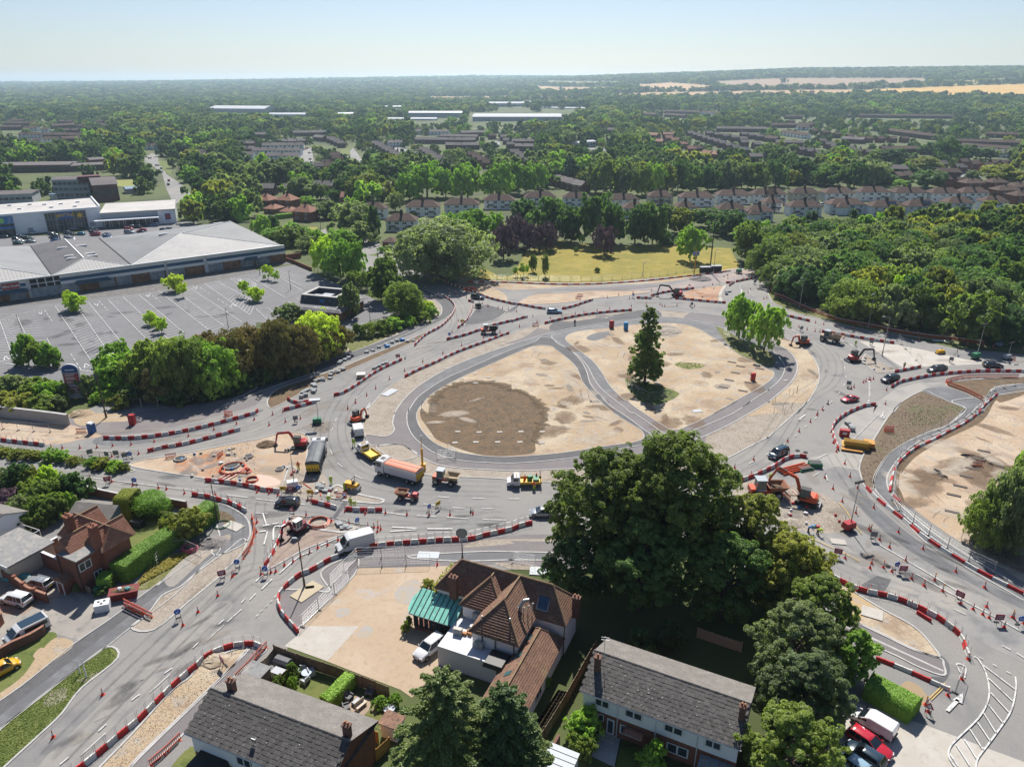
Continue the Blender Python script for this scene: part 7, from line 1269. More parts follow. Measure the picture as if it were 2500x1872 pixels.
for(x,y,rz,kind,c,where,i)in ALLB:
 fam='red' if kind=='red' else 'plain';cap=296
 if _cnt[fam]<cap:
  _cnt[fam]+=1
  if kind=='red':t=thing('plastic_barrier','orange slotted barrier panel, '+ordn(i)+' '+where,'barrier',(x,y,0),rz,'slotted plastic barrier panels');link('barrier_panel',CH8,M_ORG,t);link('white_stripe',C8S,M_PW,t)
  else:
   t=thing('safety_barrier',('white' if c else 'red')+' block, '+ordn(i)+' '+where,'barrier',(x,y,0),rz,'red and white barrier blocks');link('barrier_block',_bm[kind][0],M_PW if c else M_RED,t)
   if kind=='tall':link('guard_rail',RAILM,M_RAIL,t)
 else:
  me=_bm[kind][0];M=Matrix.Translation((x,y,0))@Matrix.Rotation(rz,4,'Z');tgt=rest[2 if kind=='red' else c];tgt.add([M@v.co for v in me.vertices],[tuple(p.vertices)for p in me.polygons])
for k,nm,m,lb in((0,'distant_red_barriers',M_RED,'farthest red barrier blocks across the roundabout works'),(1,'distant_white_barriers',M_PW,'farthest white barrier blocks across the roundabout works'),(2,'distant_barrier_panels',M_ORG,'farthest slotted orange panels')):
 if rest[k].f:stuff(link(nm,rest[k],m),lb,'barriers')
print('barriers',len(ALLB),_cnt)
ring=MB();ring.box(-.22,.22,-.22,.22,0,.05);cb=MB();cb.cyl((0,0,.051),(0,0,.34),.17,.115,10);cw_=MB();cw_.cyl((0,0,.341),(0,0,.68),.115,.065,10);ct=MB();ct.cyl((0,0,.681),(0,0,1.0),.065,.03,8)
CB,CW,CT,CR=cb.mesh('cone_body'),cw_.mesh('reflective_sleeve'),ct.mesh('cone_tip'),ring.mesh('base')
LAMP=MB().cyl((0,0,1.0),(0,0,1.12),.06,n=8).cyl((0,-.05,1.2),(0,.05,1.2),.11,n=10).mesh('warning_lamp');M_AMB=mat('amber_lens',(.75,.32,.02),.3);M_RUB=mat('rubber_black',(.03,.03,.03),.8);M_CONE=mat('cone_red',(.72,.06,.03),.45,rnd=.1)
def cone(x,y,label,lamp=False,group='traffic cones'):
 t=thing('traffic_cone',label,'cone',(x,y,.03),RU(0,3),group);link('base',CR,M_CONE,t);link('cone_body',CB,M_CONE,t);link('reflective_sleeve',CW,M_PW,t);link('cone_tip',CT,M_CONE,t)
 if lamp:link('warning_lamp',LAMP,M_AMB,t)
CONES={'on the near left road':'d1 460,1400; 885,1035; 1875,185; 1705,325; 1575,440; 2000,20','on the left slip road':'c1 95,590; 445,400; 540,405; 692,405; 840,400; 975,385; 1135,375; 1335,350; 1630,300; 1850,245; 2045,195; 2198,158; 715,500; 865,490; 968,478; 1072,470; 1200,455; 1330,430; 1450,400; 1560,375; 1820,320','on the road behind the brick house':'c1 780,670; 968,695; 1150,725; 1370,750; 1595,795; 1860,810; 1975,850; 2070,890; 1440,760; 2180,1010; 2020,1500','west of the roundabout':'c2 145,115; 115,205; 255,178; 340,160; 385,150; 235,90; 795,65; 860,15; 10,785; 115,795; 190,810; 300,905','along the south kerb of the roundabout':'c2 1305,980; 1495,985; 1677,980; 1875,970; 770,950; 945,970; 1120,965; 480,865; 450,855; 572,880','round the white van':'c2 968,1085; 1020,1090; 1078,1105; 1050,1125; 1003,1140; 805,1055; 652,1035; 710,1200; 620,1240; 535,1265; 465,1305; 385,1340; 322,1385; 247,1415; 172,1470; 50,1500; 10,1045; 5,1130; 435,985; 2080,1110; 1405,1195; 1855,1180; 1567,1410; 130,1480','along the west circulatory lane':'b2 790,1610; 858,1560; 953,1500; 1030,1440; 1148,1360; 1278,1290; 1435,1210; 1608,1140; 1768,1070; 1957,1005; 2098,960; 1687,960; 1740,860','on the shaded north-west road':'b2 942,385; 1455,578; 1582,640; 1662,600; 1698,605; 1720,625; 1733,628; 1770,650; 1810,660; 1948,715; 1990,735; 2002,738; 2082,750; 2120,760; 2170,765; 1660,590','across the north lanes':'b3 65,910; 215,870; 330,840; 430,820; 543,800; 618,790; 732,775; 840,760; 1025,735; 1155,720; 1272,720; 1290,730; 1312,735; 1418,730; 1530,735; 1570,735; 1010,670; 1040,620; 180,825; 463,760; 575,730; 645,695; 1630,690; 1560,675; 1480,675; 1740,705; 40,780; 820,660; 918,640; 1200,600; 1522,555; 1650,575','at the north exit':'b3 2135,525; 2155,520; 2185,505; 2030,615; 2048,590; 2160,490; 2190,665; 2165,670; 1990,510; 2195,500; 1725,550','along the wood side lane':'b4 10,750; 25,760; 45,775; 85,870; 140,885; 265,915; 335,935; 403,950; 445,955; 408,875; 478,890; 130,640; 197,670; 620,1000; 650,1010; 20,570; 320,720; 575,815; 728,855; 915,900; 1030,975; 1290,965; 1590,1010; 445,765; 1300,1015; 1790,1030; 1715,1065; 1855,1080; 1935,1085; 2198,1100; 735,925; 585,900','on the east circulatory lane':'b4 425,1656; 468,1620; 515,1570; 715,1440; 738,1430; 820,1390; 840,1380; 868,1365; 1018,1455; 1008,1575; 880,1370; 905,1360','down the east lane edge':'c4 365,178; 268,262; 168,345; 662,540; 707,650; 490,660; 560,755; 640,865; 580,185; 620,145; 545,270; 562,360; 590,435; 470,75; 422,122; 700,100; 800,60','on the south-east exit':'c4 912,920; 1125,1130; 1337,1275; 1620,1470; 870,1105; 880,1120; 963,1195; 1048,1260; 1187,1375; 895,1400; 880,1440; 1240,1530; 1348,1595; 1068,1470; 415,1305; 575,1350; 665,1355; 1870,1610','towards the bottom right corner':'d4 1232,38; 1340,90; 1860,110; 1762,300; 1878,280; 1655,250; 1845,345; 1900,375; 2030,455; 2110,375; 2200,425; 760,145; 880,135; 1085,210; 1230,270; 1545,1040; 1665,900; 1720,730; 1375,1180; 1365,1130','under the big trees':'c3 1923,575; 2087,505; 2065,640',}
for wh,sp_ in CONES.items():
 t_,r_=sp_.split(' ',1);pts_=[tuple(map(float,q.split(',')))for q in r_.split(';')];pts_.sort()
 for i,(a,b)in enumerate(pts_):cone(*W2(t_,a,b),ordn(i)+' orange and white cone from the left '+wh)
for i,(t_,a,b,l)in enumerate((('c4',772,750,'by the east kerb bend'),('c4',757,965,'left of the light mast'),('c4',887,1120,'beside the small frame sign'),('c4',995,1435,'in the line below the light mast'),('c4',1438,1545,'farther down the exit lane'),('d4',1500,145,'near the ramp signs'),('d4',2100,370,'beside the blue arrow disc'),('d4',1355,1120,'under the roadworks triangle'),('c2',1055,1090,'among the cones behind the white van'),('c2',45,1490,'at the tip of the gravel triangle'),('c4',182,470,'on the barrier row by the dark people carrier'))):
 cone(*W2(t_,a,b),'cone carrying an amber lamp, '+l,True)
M_CG=mat('cone_green',(.03,.2,.1),.5)
for t_,a,b,l in(('b4',512,1575,'on the east lane'),('b4',685,1440,'by the fallen sign board'),('c2',1857,958,'on the south lanes'),('b2',1283,1185,'at the barrier row end')):
 x,y=W2(t_,a,b);t=thing('traffic_cone','green and white cone '+l,'cone',(x,y,.03));link('base',CR,M_RUB,t);link('cone_body',CB,M_CG,t);link('reflective_sleeve',CW,M_PW,t);link('cone_tip',CT,M_CG,t)
M_SB=mat('sign_blue_disc',(.02,.14,.55),.4);M_MAR=mat('sign_maroon',(.30,.02,.06),.5);M_SY=mat('sign_amber',(.75,.50,.03),.5);M_SGN=mat('sign_back_grey',(.22,.23,.23),.6)
def frame_(t,h=.9,w=.6):
 f=MB();f.tube([(-w/2,-.3,0),(-w/2,0,h),(w/2,0,h),(w/2,-.3,0)],.025,4);f.tube([(-w/2,.4,0),(-w/2,0,h)],.025,4);f.tube([(w/2,.4,0),(w/2,0,h)],.025,4);f.tube([(-w/2,.4,.03),(w/2,.4,.03)],.025,4);f.box(-.3,.3,.3,.5,0,.1);link('stand',f,M_BLK,t)
def sign(kind,label,tile,x,y,rz=0,txt=None):
 bx,by=W2(tile,x,y);t=thing('road_sign',label,'sign',(bx,by,.04),rz);frame_(t)
 if kind=='disc':p=link('sign_face',MB().cyl((0,-.02,1.3),(0,.03,1.3),.42,n=20),M_SB,t);a=MB().box(-.045,.045,-.045,-.025,-.24,.24).add([(-.2,-.035,-.08),(0,-.035,-.3),(.2,-.035,-.08),(0,-.035,-.16)],[(0,1,2,3)]);link('arrow',a,M_WH,p,(0,0,1.3),rot=(0,rad(45 if not txt else 90),0))if txt!='x' else None
 elif kind=='board':p=link('sign_face',MB().box(-.55,.55,-.03,.02,.75,1.6),M_MAR,t);text('RAMP\nAHEAD',.26,M_WH,p,(0,-.035,1.18),(PI/2,0,0),ext=.005)if not txt or 'RAMP' in txt else[link('text_strip',MB().box(-.36,.36-.1*q,-.045,-.031,1.3-q*.26,1.4-q*.26),M_WH,p)for q in(0,1)]
 elif kind=='amber':p=link('sign_face',MB().box(-.55,.55,-.03,.02,.8,1.5),M_SY,t);link('arrow',MB().box(-.35,.25,-.045,-.032,1.1,1.18).add([(-.2,-.04,1.28),(-.42,-.04,1.14),(-.2,-.04,1.0)],[(0,1,2)]),M_BLK,p)
 elif kind=='tri':p=link('sign_face',MB().add([(-.5,-.03,.85),(.5,-.03,.85),(0,-.03,1.7),(-.5,.02,.85),(.5,.02,.85),(0,.02,1.7)],[(0,1,2),(5,4,3),(0,3,4,1),(1,4,5,2),(2,5,3,0)]),M_REDS,t);link('sign_panel',MB().add([(-.3,-.035,.96),(.3,-.035,.96),(0,-.035,1.46)],[(0,1,2)]),M_WH,p)
 elif kind=='back':p=link('sign_face',MB().box(-.5,.5,-.03,.02,.7,1.6),M_SGN,t)
 elif kind=='sixty':p=link('sign_face',MB().cyl((0,-.02,1.3),(0,.03,1.3),.45,n=20),M_SB,t);text('30',.45,M_WH,p,(0,-.03,1.3),(PI/2,0,0),ext=.005)
for k,l,t_,x,y,a,tx in(('disc','blue keep left disc at the tip of the gravel triangle','c2',85,1510,.2,None),('disc','blue disc sign at the hedge corner kerb','c1',2055,1450,.3,None),('board','maroon board sign by the stony verge','c1',1925,1540,.4,'x'),('disc','blue disc sign on the near left road beside a manhole','d1',1540,390,.6,None),('board','red board sign on the road behind the brick house','c1',935,720,.2,'x'),('sixty','round blue lane sign on the road behind the brick house','c1',1170,735,.1,None),('sixty','round blue lane sign on the left slip road','c1',1130,505,.1,None),('back','grey sign back leaning on the left slip road','c1',1085,510,.4,None),('back','grey diamond sign on the left slip road','c1',785,480,.6,None),('back','pale sign board before the hedge strip','c1',930,500,-.3,None),('back','tall sign stand on the left slip road','c1',1010,490,.1,None),('amber','amber diversion board beside the white light mast','c2',240,800,0,None),('board','crimson board sign beside the white light mast','c2',302,808,0,'x'),('disc','blue disc beside the white light mast','c2',372,800,0,None),('amber','amber arrow board by the rubble','c2',472,830,0,None),('disc','blue disc sign on the south lanes','c2',1500,965,.9,None),('amber','amber and red board leaning on the south lanes','c2',1575,930,.9,None),('tri','red triangle sign above the mini excavator','c2',312,985,0,None),('disc','blue disc on the kerbed duct island','c2',880,1085,.8,None),('back','sign stand among the cones by the grey tipper','c2',345,185,.3,None),('amber','large amber sign by the north triangle island','b2',1775,890,.1,None),('disc','pair of blue discs at the middle barrier row end','b2',1665,1010,.1,None),('board','small red board at the kerbstone barrier row end','b2',1222,1195,.1,'x'),('disc','blue disc beside the north excavator rows','b3',1042,665,.2,None),('back','dark sign back by the north exit','b3',2088,545,.3,None),('back','fallen sign stand on the north lanes','b3',1545,740,.5,None),('back','sign stand before the brown dumper','b4',185,910,.5,None),('back','second sign stand before the brown dumper','b4',285,950,.3,None),('back','green backed sign board on the east lane','b4',690,1430,-.4,None),('back','tall grey sign board on the east verge','b4',885,1070,-.3,None),('back','grey sign stand on the concrete hardstanding','b4',1570,1220,-.3,None),('board','red board sign lying by the shadow edge','b4',1620,1150,.9,'x'),('back','black sign back on the exit lane','c4',905,1200,-.2,None),('board','small red sign among the cones under the light mast','c4',597,1350,-.4,'RAMP\nAHEAD'),('disc','blue disc sign in the exit lane','c4',1103,1470,.2,None),('board','brown board sign in the exit lane','c4',1158,1500,-.1,'RAMP\nAHEAD'),('board','ramp ahead sign turned away up the exit lane','d4',1637,230,-.9,'RAMP\nAHEAD'),('board','ramp ahead sign nearest the bottom right corner','d4',1975,430,-.1,'RAMP\nAHEAD'),('disc','blue arrow disc in the bottom right corner','d4',2160,450,0,'l'),('tri','roadworks triangle at the laurel hedge','d4',1370,1200,-.6,None),('board','broken red sign in the soil strip','d1',1920,800,-.8,'x')):
 sign(k,l,t_,x,y,a,tx)
gx,gy=W2('b1',665,1525);t=thing('totem_sign','tall rounded tenant board with blue top beside the overgrown bank','sign',(gx,gy,0),.12);a_=MB();pr=[(-1.75,.2),(1.75,.2),(1.75,7.0)]+[(1.75*cos(PI*k/10),7.0+1.3*sin(PI*k/10))for k in range(1,10)]+[(-1.75,7.0)]
link('panel',a_.prism(pr,-.25,.25),M_SHED,t);pr2=[(-1.6,6.35),(1.6,6.35),(1.6,7.0)]+[(1.6*cos(PI*k/10),7.0+1.15*sin(PI*k/10))for k in range(1,10)]+[(-1.6,7.0)];hd=link('blue_header',MB().prism(pr2,-.3,-.26),mat('totem_blue',(.02,.08,.3),.5),t);link('name_strip',MB().box(-1,1,-.33,-.31,6.85,7.05),M_WH,hd)
for k,(m_,s_)in enumerate(((M_MAR,''),(M_REDS,''),(M_REDS,''),(mat('board_navy',(.03,.03,.09),.5),''),(M_MAR,''),(M_SHED,''))):
 z=5.45-k*.85;b_=link('tenant_board',MB().box(-1.55,1.55,-.3,-.26,z,z+.75),m_,t)
 for q in range(2):link('name_strip',MB().box(-1.2,.6+.4*((k+q)%2),-.33,-.31,z+.18+q*.28,z+.3+q*.28),M_WH if k<5 else M_MAR,b_)
M_TYRE=mat('tyre',(.02,.02,.02),.85);M_RIM=mat('wheel_rim',(.45,.45,.47),.35,metal=.6);M_CG_=mat('car_glass',(.012,.018,.024),.05,spec=.9);M_HL=mat('headlight',(.75,.77,.8),.15,spec=.8);M_TL=mat('tail_light',(.4,.01,.01),.25);M_TRIM=mat('black_trim',(.02,.02,.022),.5)
def paint(c,r=.22,metal=0):return mat('paint_%d_%d_%d'%tuple(int(v*100)for v in c),c,r,spec=.5,coat=.7,metal=metal)
P_WH=paint((.72,.72,.72));P_BK=paint((.015,.016,.02));P_NV=paint((.02,.045,.07));P_RD=paint((.5,.015,.03));P_SV=paint((.38,.40,.42),.3,.3);P_LB=paint((.28,.42,.52));P_YE=paint((.75,.4,.02));P_GY=paint((.10,.11,.12));P_BL=paint((.05,.16,.38));P_CY=paint((.05,.35,.5));P_GR=paint((.05,.12,.06));P_BZ=paint((.2,.15,.1))
def wheel(parent,x,y,r,w=.22,side=1):
 k=(round(r,2),round(w,2))
 if k not in _hm:_hm[k]=(MB().cyl((0,-w/2,0),(0,w/2,0),r,n=14).mesh('wheel'),MB().cyl((0,-w/2-.012,0),(0,w/2+.012,0),r*.58,n=12).mesh('rim'))
 o=link('wheel',_hm[k][0],M_TYRE,parent,(x,y,r));link('rim',_hm[k][1],M_RIM,o);return o
CS={'hatch':(4.1,1.72,1.48,.22,.72,.92,.95,-1.95,1.05,-1.55,.25,.95,1.28,.31),'estate':(4.7,1.8,1.47,.22,.70,.90,.95,-2.25,1.0,-1.85,.15,.95,1.38,.32),'saloon':(4.5,1.78,1.42,.22,.70,.90,.95,-1.55,1.05,-.95,.2,.98,1.35,.32),'suv':(4.5,1.86,1.72,.28,.88,1.06,1.1,-2.15,1.05,-1.9,.35,1.1,1.36,.37),'mpv':(4.7,1.86,1.72,.24,.78,1.0,1.02,-2.28,1.5,-2.0,.55,1.02,1.45,.34),'sports':(4.15,1.8,1.26,.18,.62,.80,.84,-1.35,.75,-.65,.02,.82,1.22,.33),'micro':(3.6,1.65,1.5,.22,.72,.94,.96,-1.7,1.0,-1.45,.35,.96,1.15,.29)}
def car(kind,label,x,y,rz,m,name='car',cat='car',group=None,detail=True,rack=False,z=.03):
 L,W_,H,zb,zf,zh,zbt,gx0,gx1,rx0,rx1,zr,wb,wr=CS[kind];t=thing(name,label,cat,(x,y,z),rz,group)
 if kind not in _hm:
  def ring_(x,w,zt,zl=zb):w=w*W_/2;return[(x,-w*.9,zl),(x,-w,zl+.2),(x,-w,zt-.22),(x,-w*.93,zt-.04),(x,-w*.8,zt),(x,w*.8,zt),(x,w*.93,zt-.04),(x,w,zt-.22),(x,w,zl+.2),(x,w*.9,zl)]
  b=MB().loft([ring_(-L/2,.80,zr*.82,zb+.12),ring_(-L/2+.1,.93,zr*.97),ring_(-L/2+.5,.99,zr),ring_(-.6,1,zbt),ring_(gx1-.25,1,zh+.02),ring_(gx1+.35,.99,(zf+zh)/2+.06),ring_(L/2-.35,.95,zf+.02),ring_(L/2-.08,.86,zf-.1),ring_(L/2,.74,zf-.22,zb+.1)])
  w0=W_/2*.93;w1=W_/2*.74;zt=H-.05;g=MB().add([(gx0,-w0,zbt-.06),(gx1,-w0*.95,zh-.04),(gx1,w0*.95,zh-.04),(gx0,w0,zbt-.06),(rx0,-w1,zt),(rx1,-w1,zt),(rx1,w1,zt),(rx0,w1,zt),((gx0+gx1)/2,-w0,zbt-.04),((gx0+gx1)/2,w0,zbt-.04)],[(0,8,5,4),(8,1,5),(1,2,6,5),(2,9,6),(9,3,7,6),(3,0,4,7),(4,5,6,7)])
  rf=MB().loft([[(rx0-.06,-w1*.96,zt-.03),(rx0-.06,w1*.96,zt-.03),(rx0-.02,w1*.9,zt+.02),(rx0-.02,-w1*.9,zt+.02)],[(rx0+.3,-w1*1.02,zt-.01),(rx0+.3,w1*1.02,zt-.01),(rx0+.3,w1*.9,H),(rx0+.3,-w1*.9,H)],[(rx1-.25,-w1*1.02,zt-.01),(rx1-.25,w1*1.02,zt-.01),(rx1-.25,w1*.9,H),(rx1-.25,-w1*.9,H)],[(rx1+.08,-w1*.98,zt-.04),(rx1+.08,w1*.98,zt-.04),(rx1+.03,w1*.9,zt+.02),(rx1+.03,-w1*.9,zt+.02)]])
  pl=MB()
  for s in(-1,1):
   pl.cyl((gx1,s*w0*.95,zh-.03),(rx1+.03,s*w1,zt),.045,n=4);pl.cyl((gx0+.05,s*w0,zbt-.05),(rx0-.02,s*w1*.98,zt),.075,n=4);xm=(gx0+gx1)/2-.1;pl.cyl((xm,s*w0,zbt-.05),(xm+(.1),s*w1,zt),.04,n=4)
   if kind in('estate','mpv','suv'):pl.cyl((gx0+.95,s*w0,zbt-.05),(gx0+1.05,s*w1,zt),.05,n=4)
   pl.cyl((gx1-.15,s*(W_/2+.02),zbt+.02),(gx1-.15,s*(W_/2+.16),zbt+.08),.09,n=6)
  tr=MB();tr.box(-L/2-.015,-L/2+.2,-W_*.40,W_*.40,zb+.06,zb+.24);tr.box(L/2-.16,L/2+.015,-W_*.36,W_*.36,zb+.05,zb+.3)
  for sx in(-wb,wb):
   for s in(-1,1):tr.cyl((sx,s*(W_/2-.12),wr+.02),(sx,s*(W_/2+.006),wr+.02),wr+.055,n=14)
  _hm[kind]=(b.mesh('body',True),g.mesh('windows'),rf.mesh('roof',True),pl.mesh('window_frame'),tr.mesh('trim'))
 b,g,rf,pl,tr=_hm[kind];B=link('body',b,m,t);link('windows',g,M_CG_,t);link('roof',rf,m,t);link('window_frame',pl,m,t)  # window_frame here is the cabin pillars and door mirrors in one mesh
 if not detail:return t
 link('trim',tr,M_TRIM,t)
 for sx in(-wb,wb):
  for s in(-1,1):wheel(t,sx,s*(W_/2-.09),wr)
 hl=MB().box(-.05,.05,-.2,.2,-.07,.07)
 if 'hl' not in _hm:_hm['hl']=hl.mesh('headlight');_hm['tl']=MB().box(-.04,.04,-.12,.12,-.12,.12).mesh('tail_light');_hm['np']=MB().box(-.01,.01,-.26,.26,-.06,.06).mesh('number_plate')
 for s in(-1,1):link('headlight',_hm['hl'],M_HL,t,(L/2-.13,s*W_*.34,zf-.14),s*.35);link('tail_light',_hm['tl'],M_TL,t,(-L/2+.07,s*W_*.39,zr-.22),-s*.2)
 link('number_plate',_hm['np'],M_SY,t,(-L/2-.03,0,zb+.42));link('number_plate',_hm['np'],M_WH,t,(L/2+.02,0,zb+.22))
 if rack:link('roof_rail',MB().box(rx0+.1,rx1-.1,-W_*.34,-W_*.31,H+.03,H+.07).box(rx0+.1,rx1-.1,W_*.31,W_*.34,H+.03,H+.07).box(rx0+.5,rx0+.56,-W_*.34,W_*.34,H+.071,H+.1).box(rx1-.6,rx1-.54,-W_*.34,W_*.34,H+.071,H+.1),M_SHEDG,t)
 return t
def pos2(tile,rx,ry,fx,fy):
 a=Vector(W2(tile,rx,ry));b=Vector(W2(tile,fx,fy));m_=(a+b)/2;return m_.x,m_.y,math.atan2(b.y-a.y,b.x-a.x)
def carp(kind,label,spec,m,**k):x,y,r=pos2(*spec);return car(kind,label,x,y,r,m,**k)
carp('suv','white car parked on the gravel yard by the conservatory',('d2',1590,590,1400,740),P_WH);carp('hatch','black hatchback driving below the duct works',('c2',355,900,190,895),P_BK);carp('estate','silver estate with roof rack on the brick house drive',('d1',430,125,235,75),P_SV,rack=True)
carp('suv','white off-road car with boxy roof parked at the left',('d1',270,275,30,215),P_WH);carp('mpv','dark people carrier on the east lane by the barriers',('c4',150,440,20,505),P_NV);carp('sports','red sports car on the roundabout',('b4',750,1535,650,1555),P_RD);carp('suv','black car at the barrier row end near the cones',('b4',1105,1370,985,1390),P_BK)
carp('mpv','long black estate car following behind on the east road',('b4',1535,1290,1360,1305),P_BK);carp('estate','black estate furthest right on the east road',('b4',1850,1255,2015,1255),P_BK);carp('suv','dark car arriving from the north-west road',('b2',1870,665,1945,672),P_NV);carp('estate','light blue estate with white roof box on the north lanes',('b3',315,790,415,790),P_LB)
carp('hatch','light blue car half hidden by the huge dark tree',('c3',335,985,180,985),P_SV);carp('estate','red car parked between the white van and the dark car',('d4',740,1400,990,1570),P_RD);carp('hatch','dark blue car nearest the bottom edge of the forecourt',('d4',930,1656,720,1520),P_NV);carp('hatch','light blue car tucked under the tree at the bottom edge',('d4',790,1720,630,1600),P_LB)
carp('micro','yellow car on the grass at the left edge',('d1',-60,890,130,790),P_YE)
def van(label,x,y,rz,m,L=5.3,W_=1.95,H=2.45,nose=1.15,small=False,txt=False,roofm=None):
 t=thing('van',label,'van',(x,y,.03),rz);zb=.3;hx=L/2;zn=.95 if small else 1.15;prof=[(-hx,zb),(-hx,H-.15),(-hx+.15,H),(hx-nose-.95,H),(hx-nose-.5,H-.22),(hx-nose+.3,zn+.12),(hx-.15,zn-.15),(hx,zn-.4),(hx,zb)]
 R=[]
 for s,k in((-W_/2,.0),(-W_/2+.06,1),(W_/2-.06,1),(W_/2,.0)):R.append([(px*(1 if k else.985),s,(pz if k else(pz-.05 if pz>1 else pz+.02)))for px,pz in prof])
 n=len(prof);b=MB().add([p for r in R for p in r],[tuple(range(n))[::-1],tuple(range(3*n,4*n))]+[(k*n+i,k*n+(i+1)%n,(k+1)*n+(i+1)%n,(k+1)*n+i)for k in range(3)for i in range(n)]);link('body',b,m,t)
 x0,z0,x1,z1=hx-nose-.47,H-.27,hx-nose+.26,zn+.19;d=Vector((x1-x0,0,z1-z0)).normalized();nn=Vector((-d.z,0,d.x))*-1;nn=Vector((abs(nn.x),0,abs(nn.z)))*.02
 link('windscreen',MB().add([(x0+nn.x,-W_/2+.14,z0+nn.z),(x0+nn.x,W_/2-.14,z0+nn.z),(x1+nn.x,W_/2-.1,z1+nn.z),(x1+nn.x,-W_/2+.1,z1+nn.z)],[(0,3,2,1)]),M_CG_,t)
 for s in(-1,1):
  yy=s*(W_/2+.008);link('side_window',MB().add([(x0-.25,yy,z0-.06),(x0-.02,yy,z0-.06),(x1-.12,yy,z1+.02),(x1-.95,yy,z1+.02)]if True else[],[(0,1,2,3)]if s<0 else[(3,2,1,0)]),M_CG_,t);link('wing_mirror',MB().box(x1-.35,x1-.15,min(s*(W_/2),s*(W_/2+.2)),max(s*(W_/2),s*(W_/2+.2)),z1,z1+.3),M_TRIM,t)
  link('sill',MB().box(-hx+.1,hx-.1,min(yy,yy+s*.02),max(yy,yy+s*.02),zb,zb+.22),M_TRIM,t);link('headlight',MB().box(hx-.12,hx+.01,s*W_*.38-.16,s*W_*.38+.16,zn-.36,zn-.14),M_HL,t);link('tail_light',MB().box(-hx-.02,-hx+.05,s*W_*.44-.07,s*W_*.44+.07,.9,1.35),M_TL,t)
  for sx in(-hx+.95,hx-.85):wheel(t,sx,s*(W_/2-.1),.34)
 link('bumper',MB().box(hx-.2,hx+.06,-W_*.47,W_*.47,zb-.02,zb+.3),M_TRIM,t);link('bumper',MB().box(-hx-.08,-hx+.1,-W_*.46,W_*.46,zb,zb+.2),M_TRIM,t)
 if txt:
  for s in(-1,):
   for(a,b_,c,w)in((-1.9,1.75,.06,.9),(-1.9,1.6,.06,.7),(-.3,1.75,.06,.5),(-.3,1.6,.05,.8),(-1.7,1.45,.05,.6)):link('lettering',MB().box(a,a+w,s*(W_/2+.012),s*(W_/2+.009),b_,b_+c)if s>0 else MB().box(a,a+w,-(W_/2+.014),-(W_/2+.008),b_,b_+c),M_BLK,t)
 return t
x,y,r=pos2('c2',975,1235,745,1300);van('white high roofed van passing the yard frontage',x,y,r,P_WH,5.6,2.0,2.55,1.0,txt=True)
x,y,r=pos2('d4',1030,1400,770,1245);van('white small van parked beside the red car',x,y,r,P_WH,4.4,1.82,1.85,.95,small=True)
x,y,r=pos2('d1',405,445,75,610);t=van('white camper van with dark glass roof behind the curved wall',x,y,r,P_WH,4.9,1.9,1.95,.8,small=True);link('roof_panel',MB().box(-2.2,.6,-.8,.8,1.96,2.0),P_NV,t);link('side_glazing',MB().box(-2.2,.4,-.975,-.955,1.15,1.7),M_CG_,t);link('side_glazing',MB().box(-2.2,.4,.955,.975,1.15,1.7),M_CG_,t)
x,y,r=pos2('b4',30,905,118,965);van('white van emerging from behind the island trees',x,y,r,P_WH,5.2,1.95,2.3,1.0)
x,y,r=pos2('c2',895,320,868,228);van('white crew van with beacon parked behind the pickup',x,y,r,P_WH,4.9,1.9,2.0,1.0,small=True)
_far=[('a1',s)for s in '''290,1385,P_WH,van in front of the white toy shop wall;460,1395,P_GY,left bay end;470,1420,P_BK,left bay;480,1440,P_NV,left bay low;490,1455,P_BL,left bay lowest;590,1385,P_BK,middle bay end;600,1405,P_BK,middle bay;605,1425,P_SV,middle bay low;615,1440,P_SV,middle bay lowest;693,1395,P_CY,alone in the aisle;640,1350,P_SV,against the shop glass;150,1440,P_BK,first in the left cluster;170,1455,P_SV,white one in the left cluster;160,1475,P_GR,front of the left cluster;245,1430,P_GR,behind the big silver one;265,1460,P_SV,big silver one of the left cluster;185,1420,P_NV,back of the left cluster;30,1420,P_NV,by the gym glass;805,1360,P_BK,near the supermarket corner;815,1380,P_BK,second near the supermarket corner;825,1400,P_RD,red near the supermarket corner;920,1400,P_SV,lime topped, near the small tree;935,1420,P_BL,blue near the small tree;1115,1350,P_RD,under the canopy left;1130,1335,P_SV,silver in the canopy lane;1185,1335,P_BK,dark in the canopy lane;1120,1380,P_SV,first of the right cluster;1140,1395,P_SV,second of the right cluster;1225,1370,P_RD,red of the right cluster;1230,1385,P_NV,blue of the right cluster;1330,1320,P_BL,alone at the exit kerb;1420,1360,P_BK,last on the right;1450,1355,P_GY,beside the last on the right'''.split(';')]
for t_,s in _far:
 a,b,m_,l=s.split(',',3);x,y=W2(t_,float(a),float(b));car(random.choice(['hatch','estate','hatch','suv','saloon']),{'P_WH':'white','P_GY':'grey','P_BK':'black','P_NV':'dark','P_BL':'blue','P_SV':'silver','P_CY':'turquoise','P_GR':'dark green','P_RD':'red'}[m_]+' car in the shop car park, '+l,x,y,RU(-.1,.2)+random.choice([0,PI]),eval(m_),name='parked_car',group='cars in the shop car park')
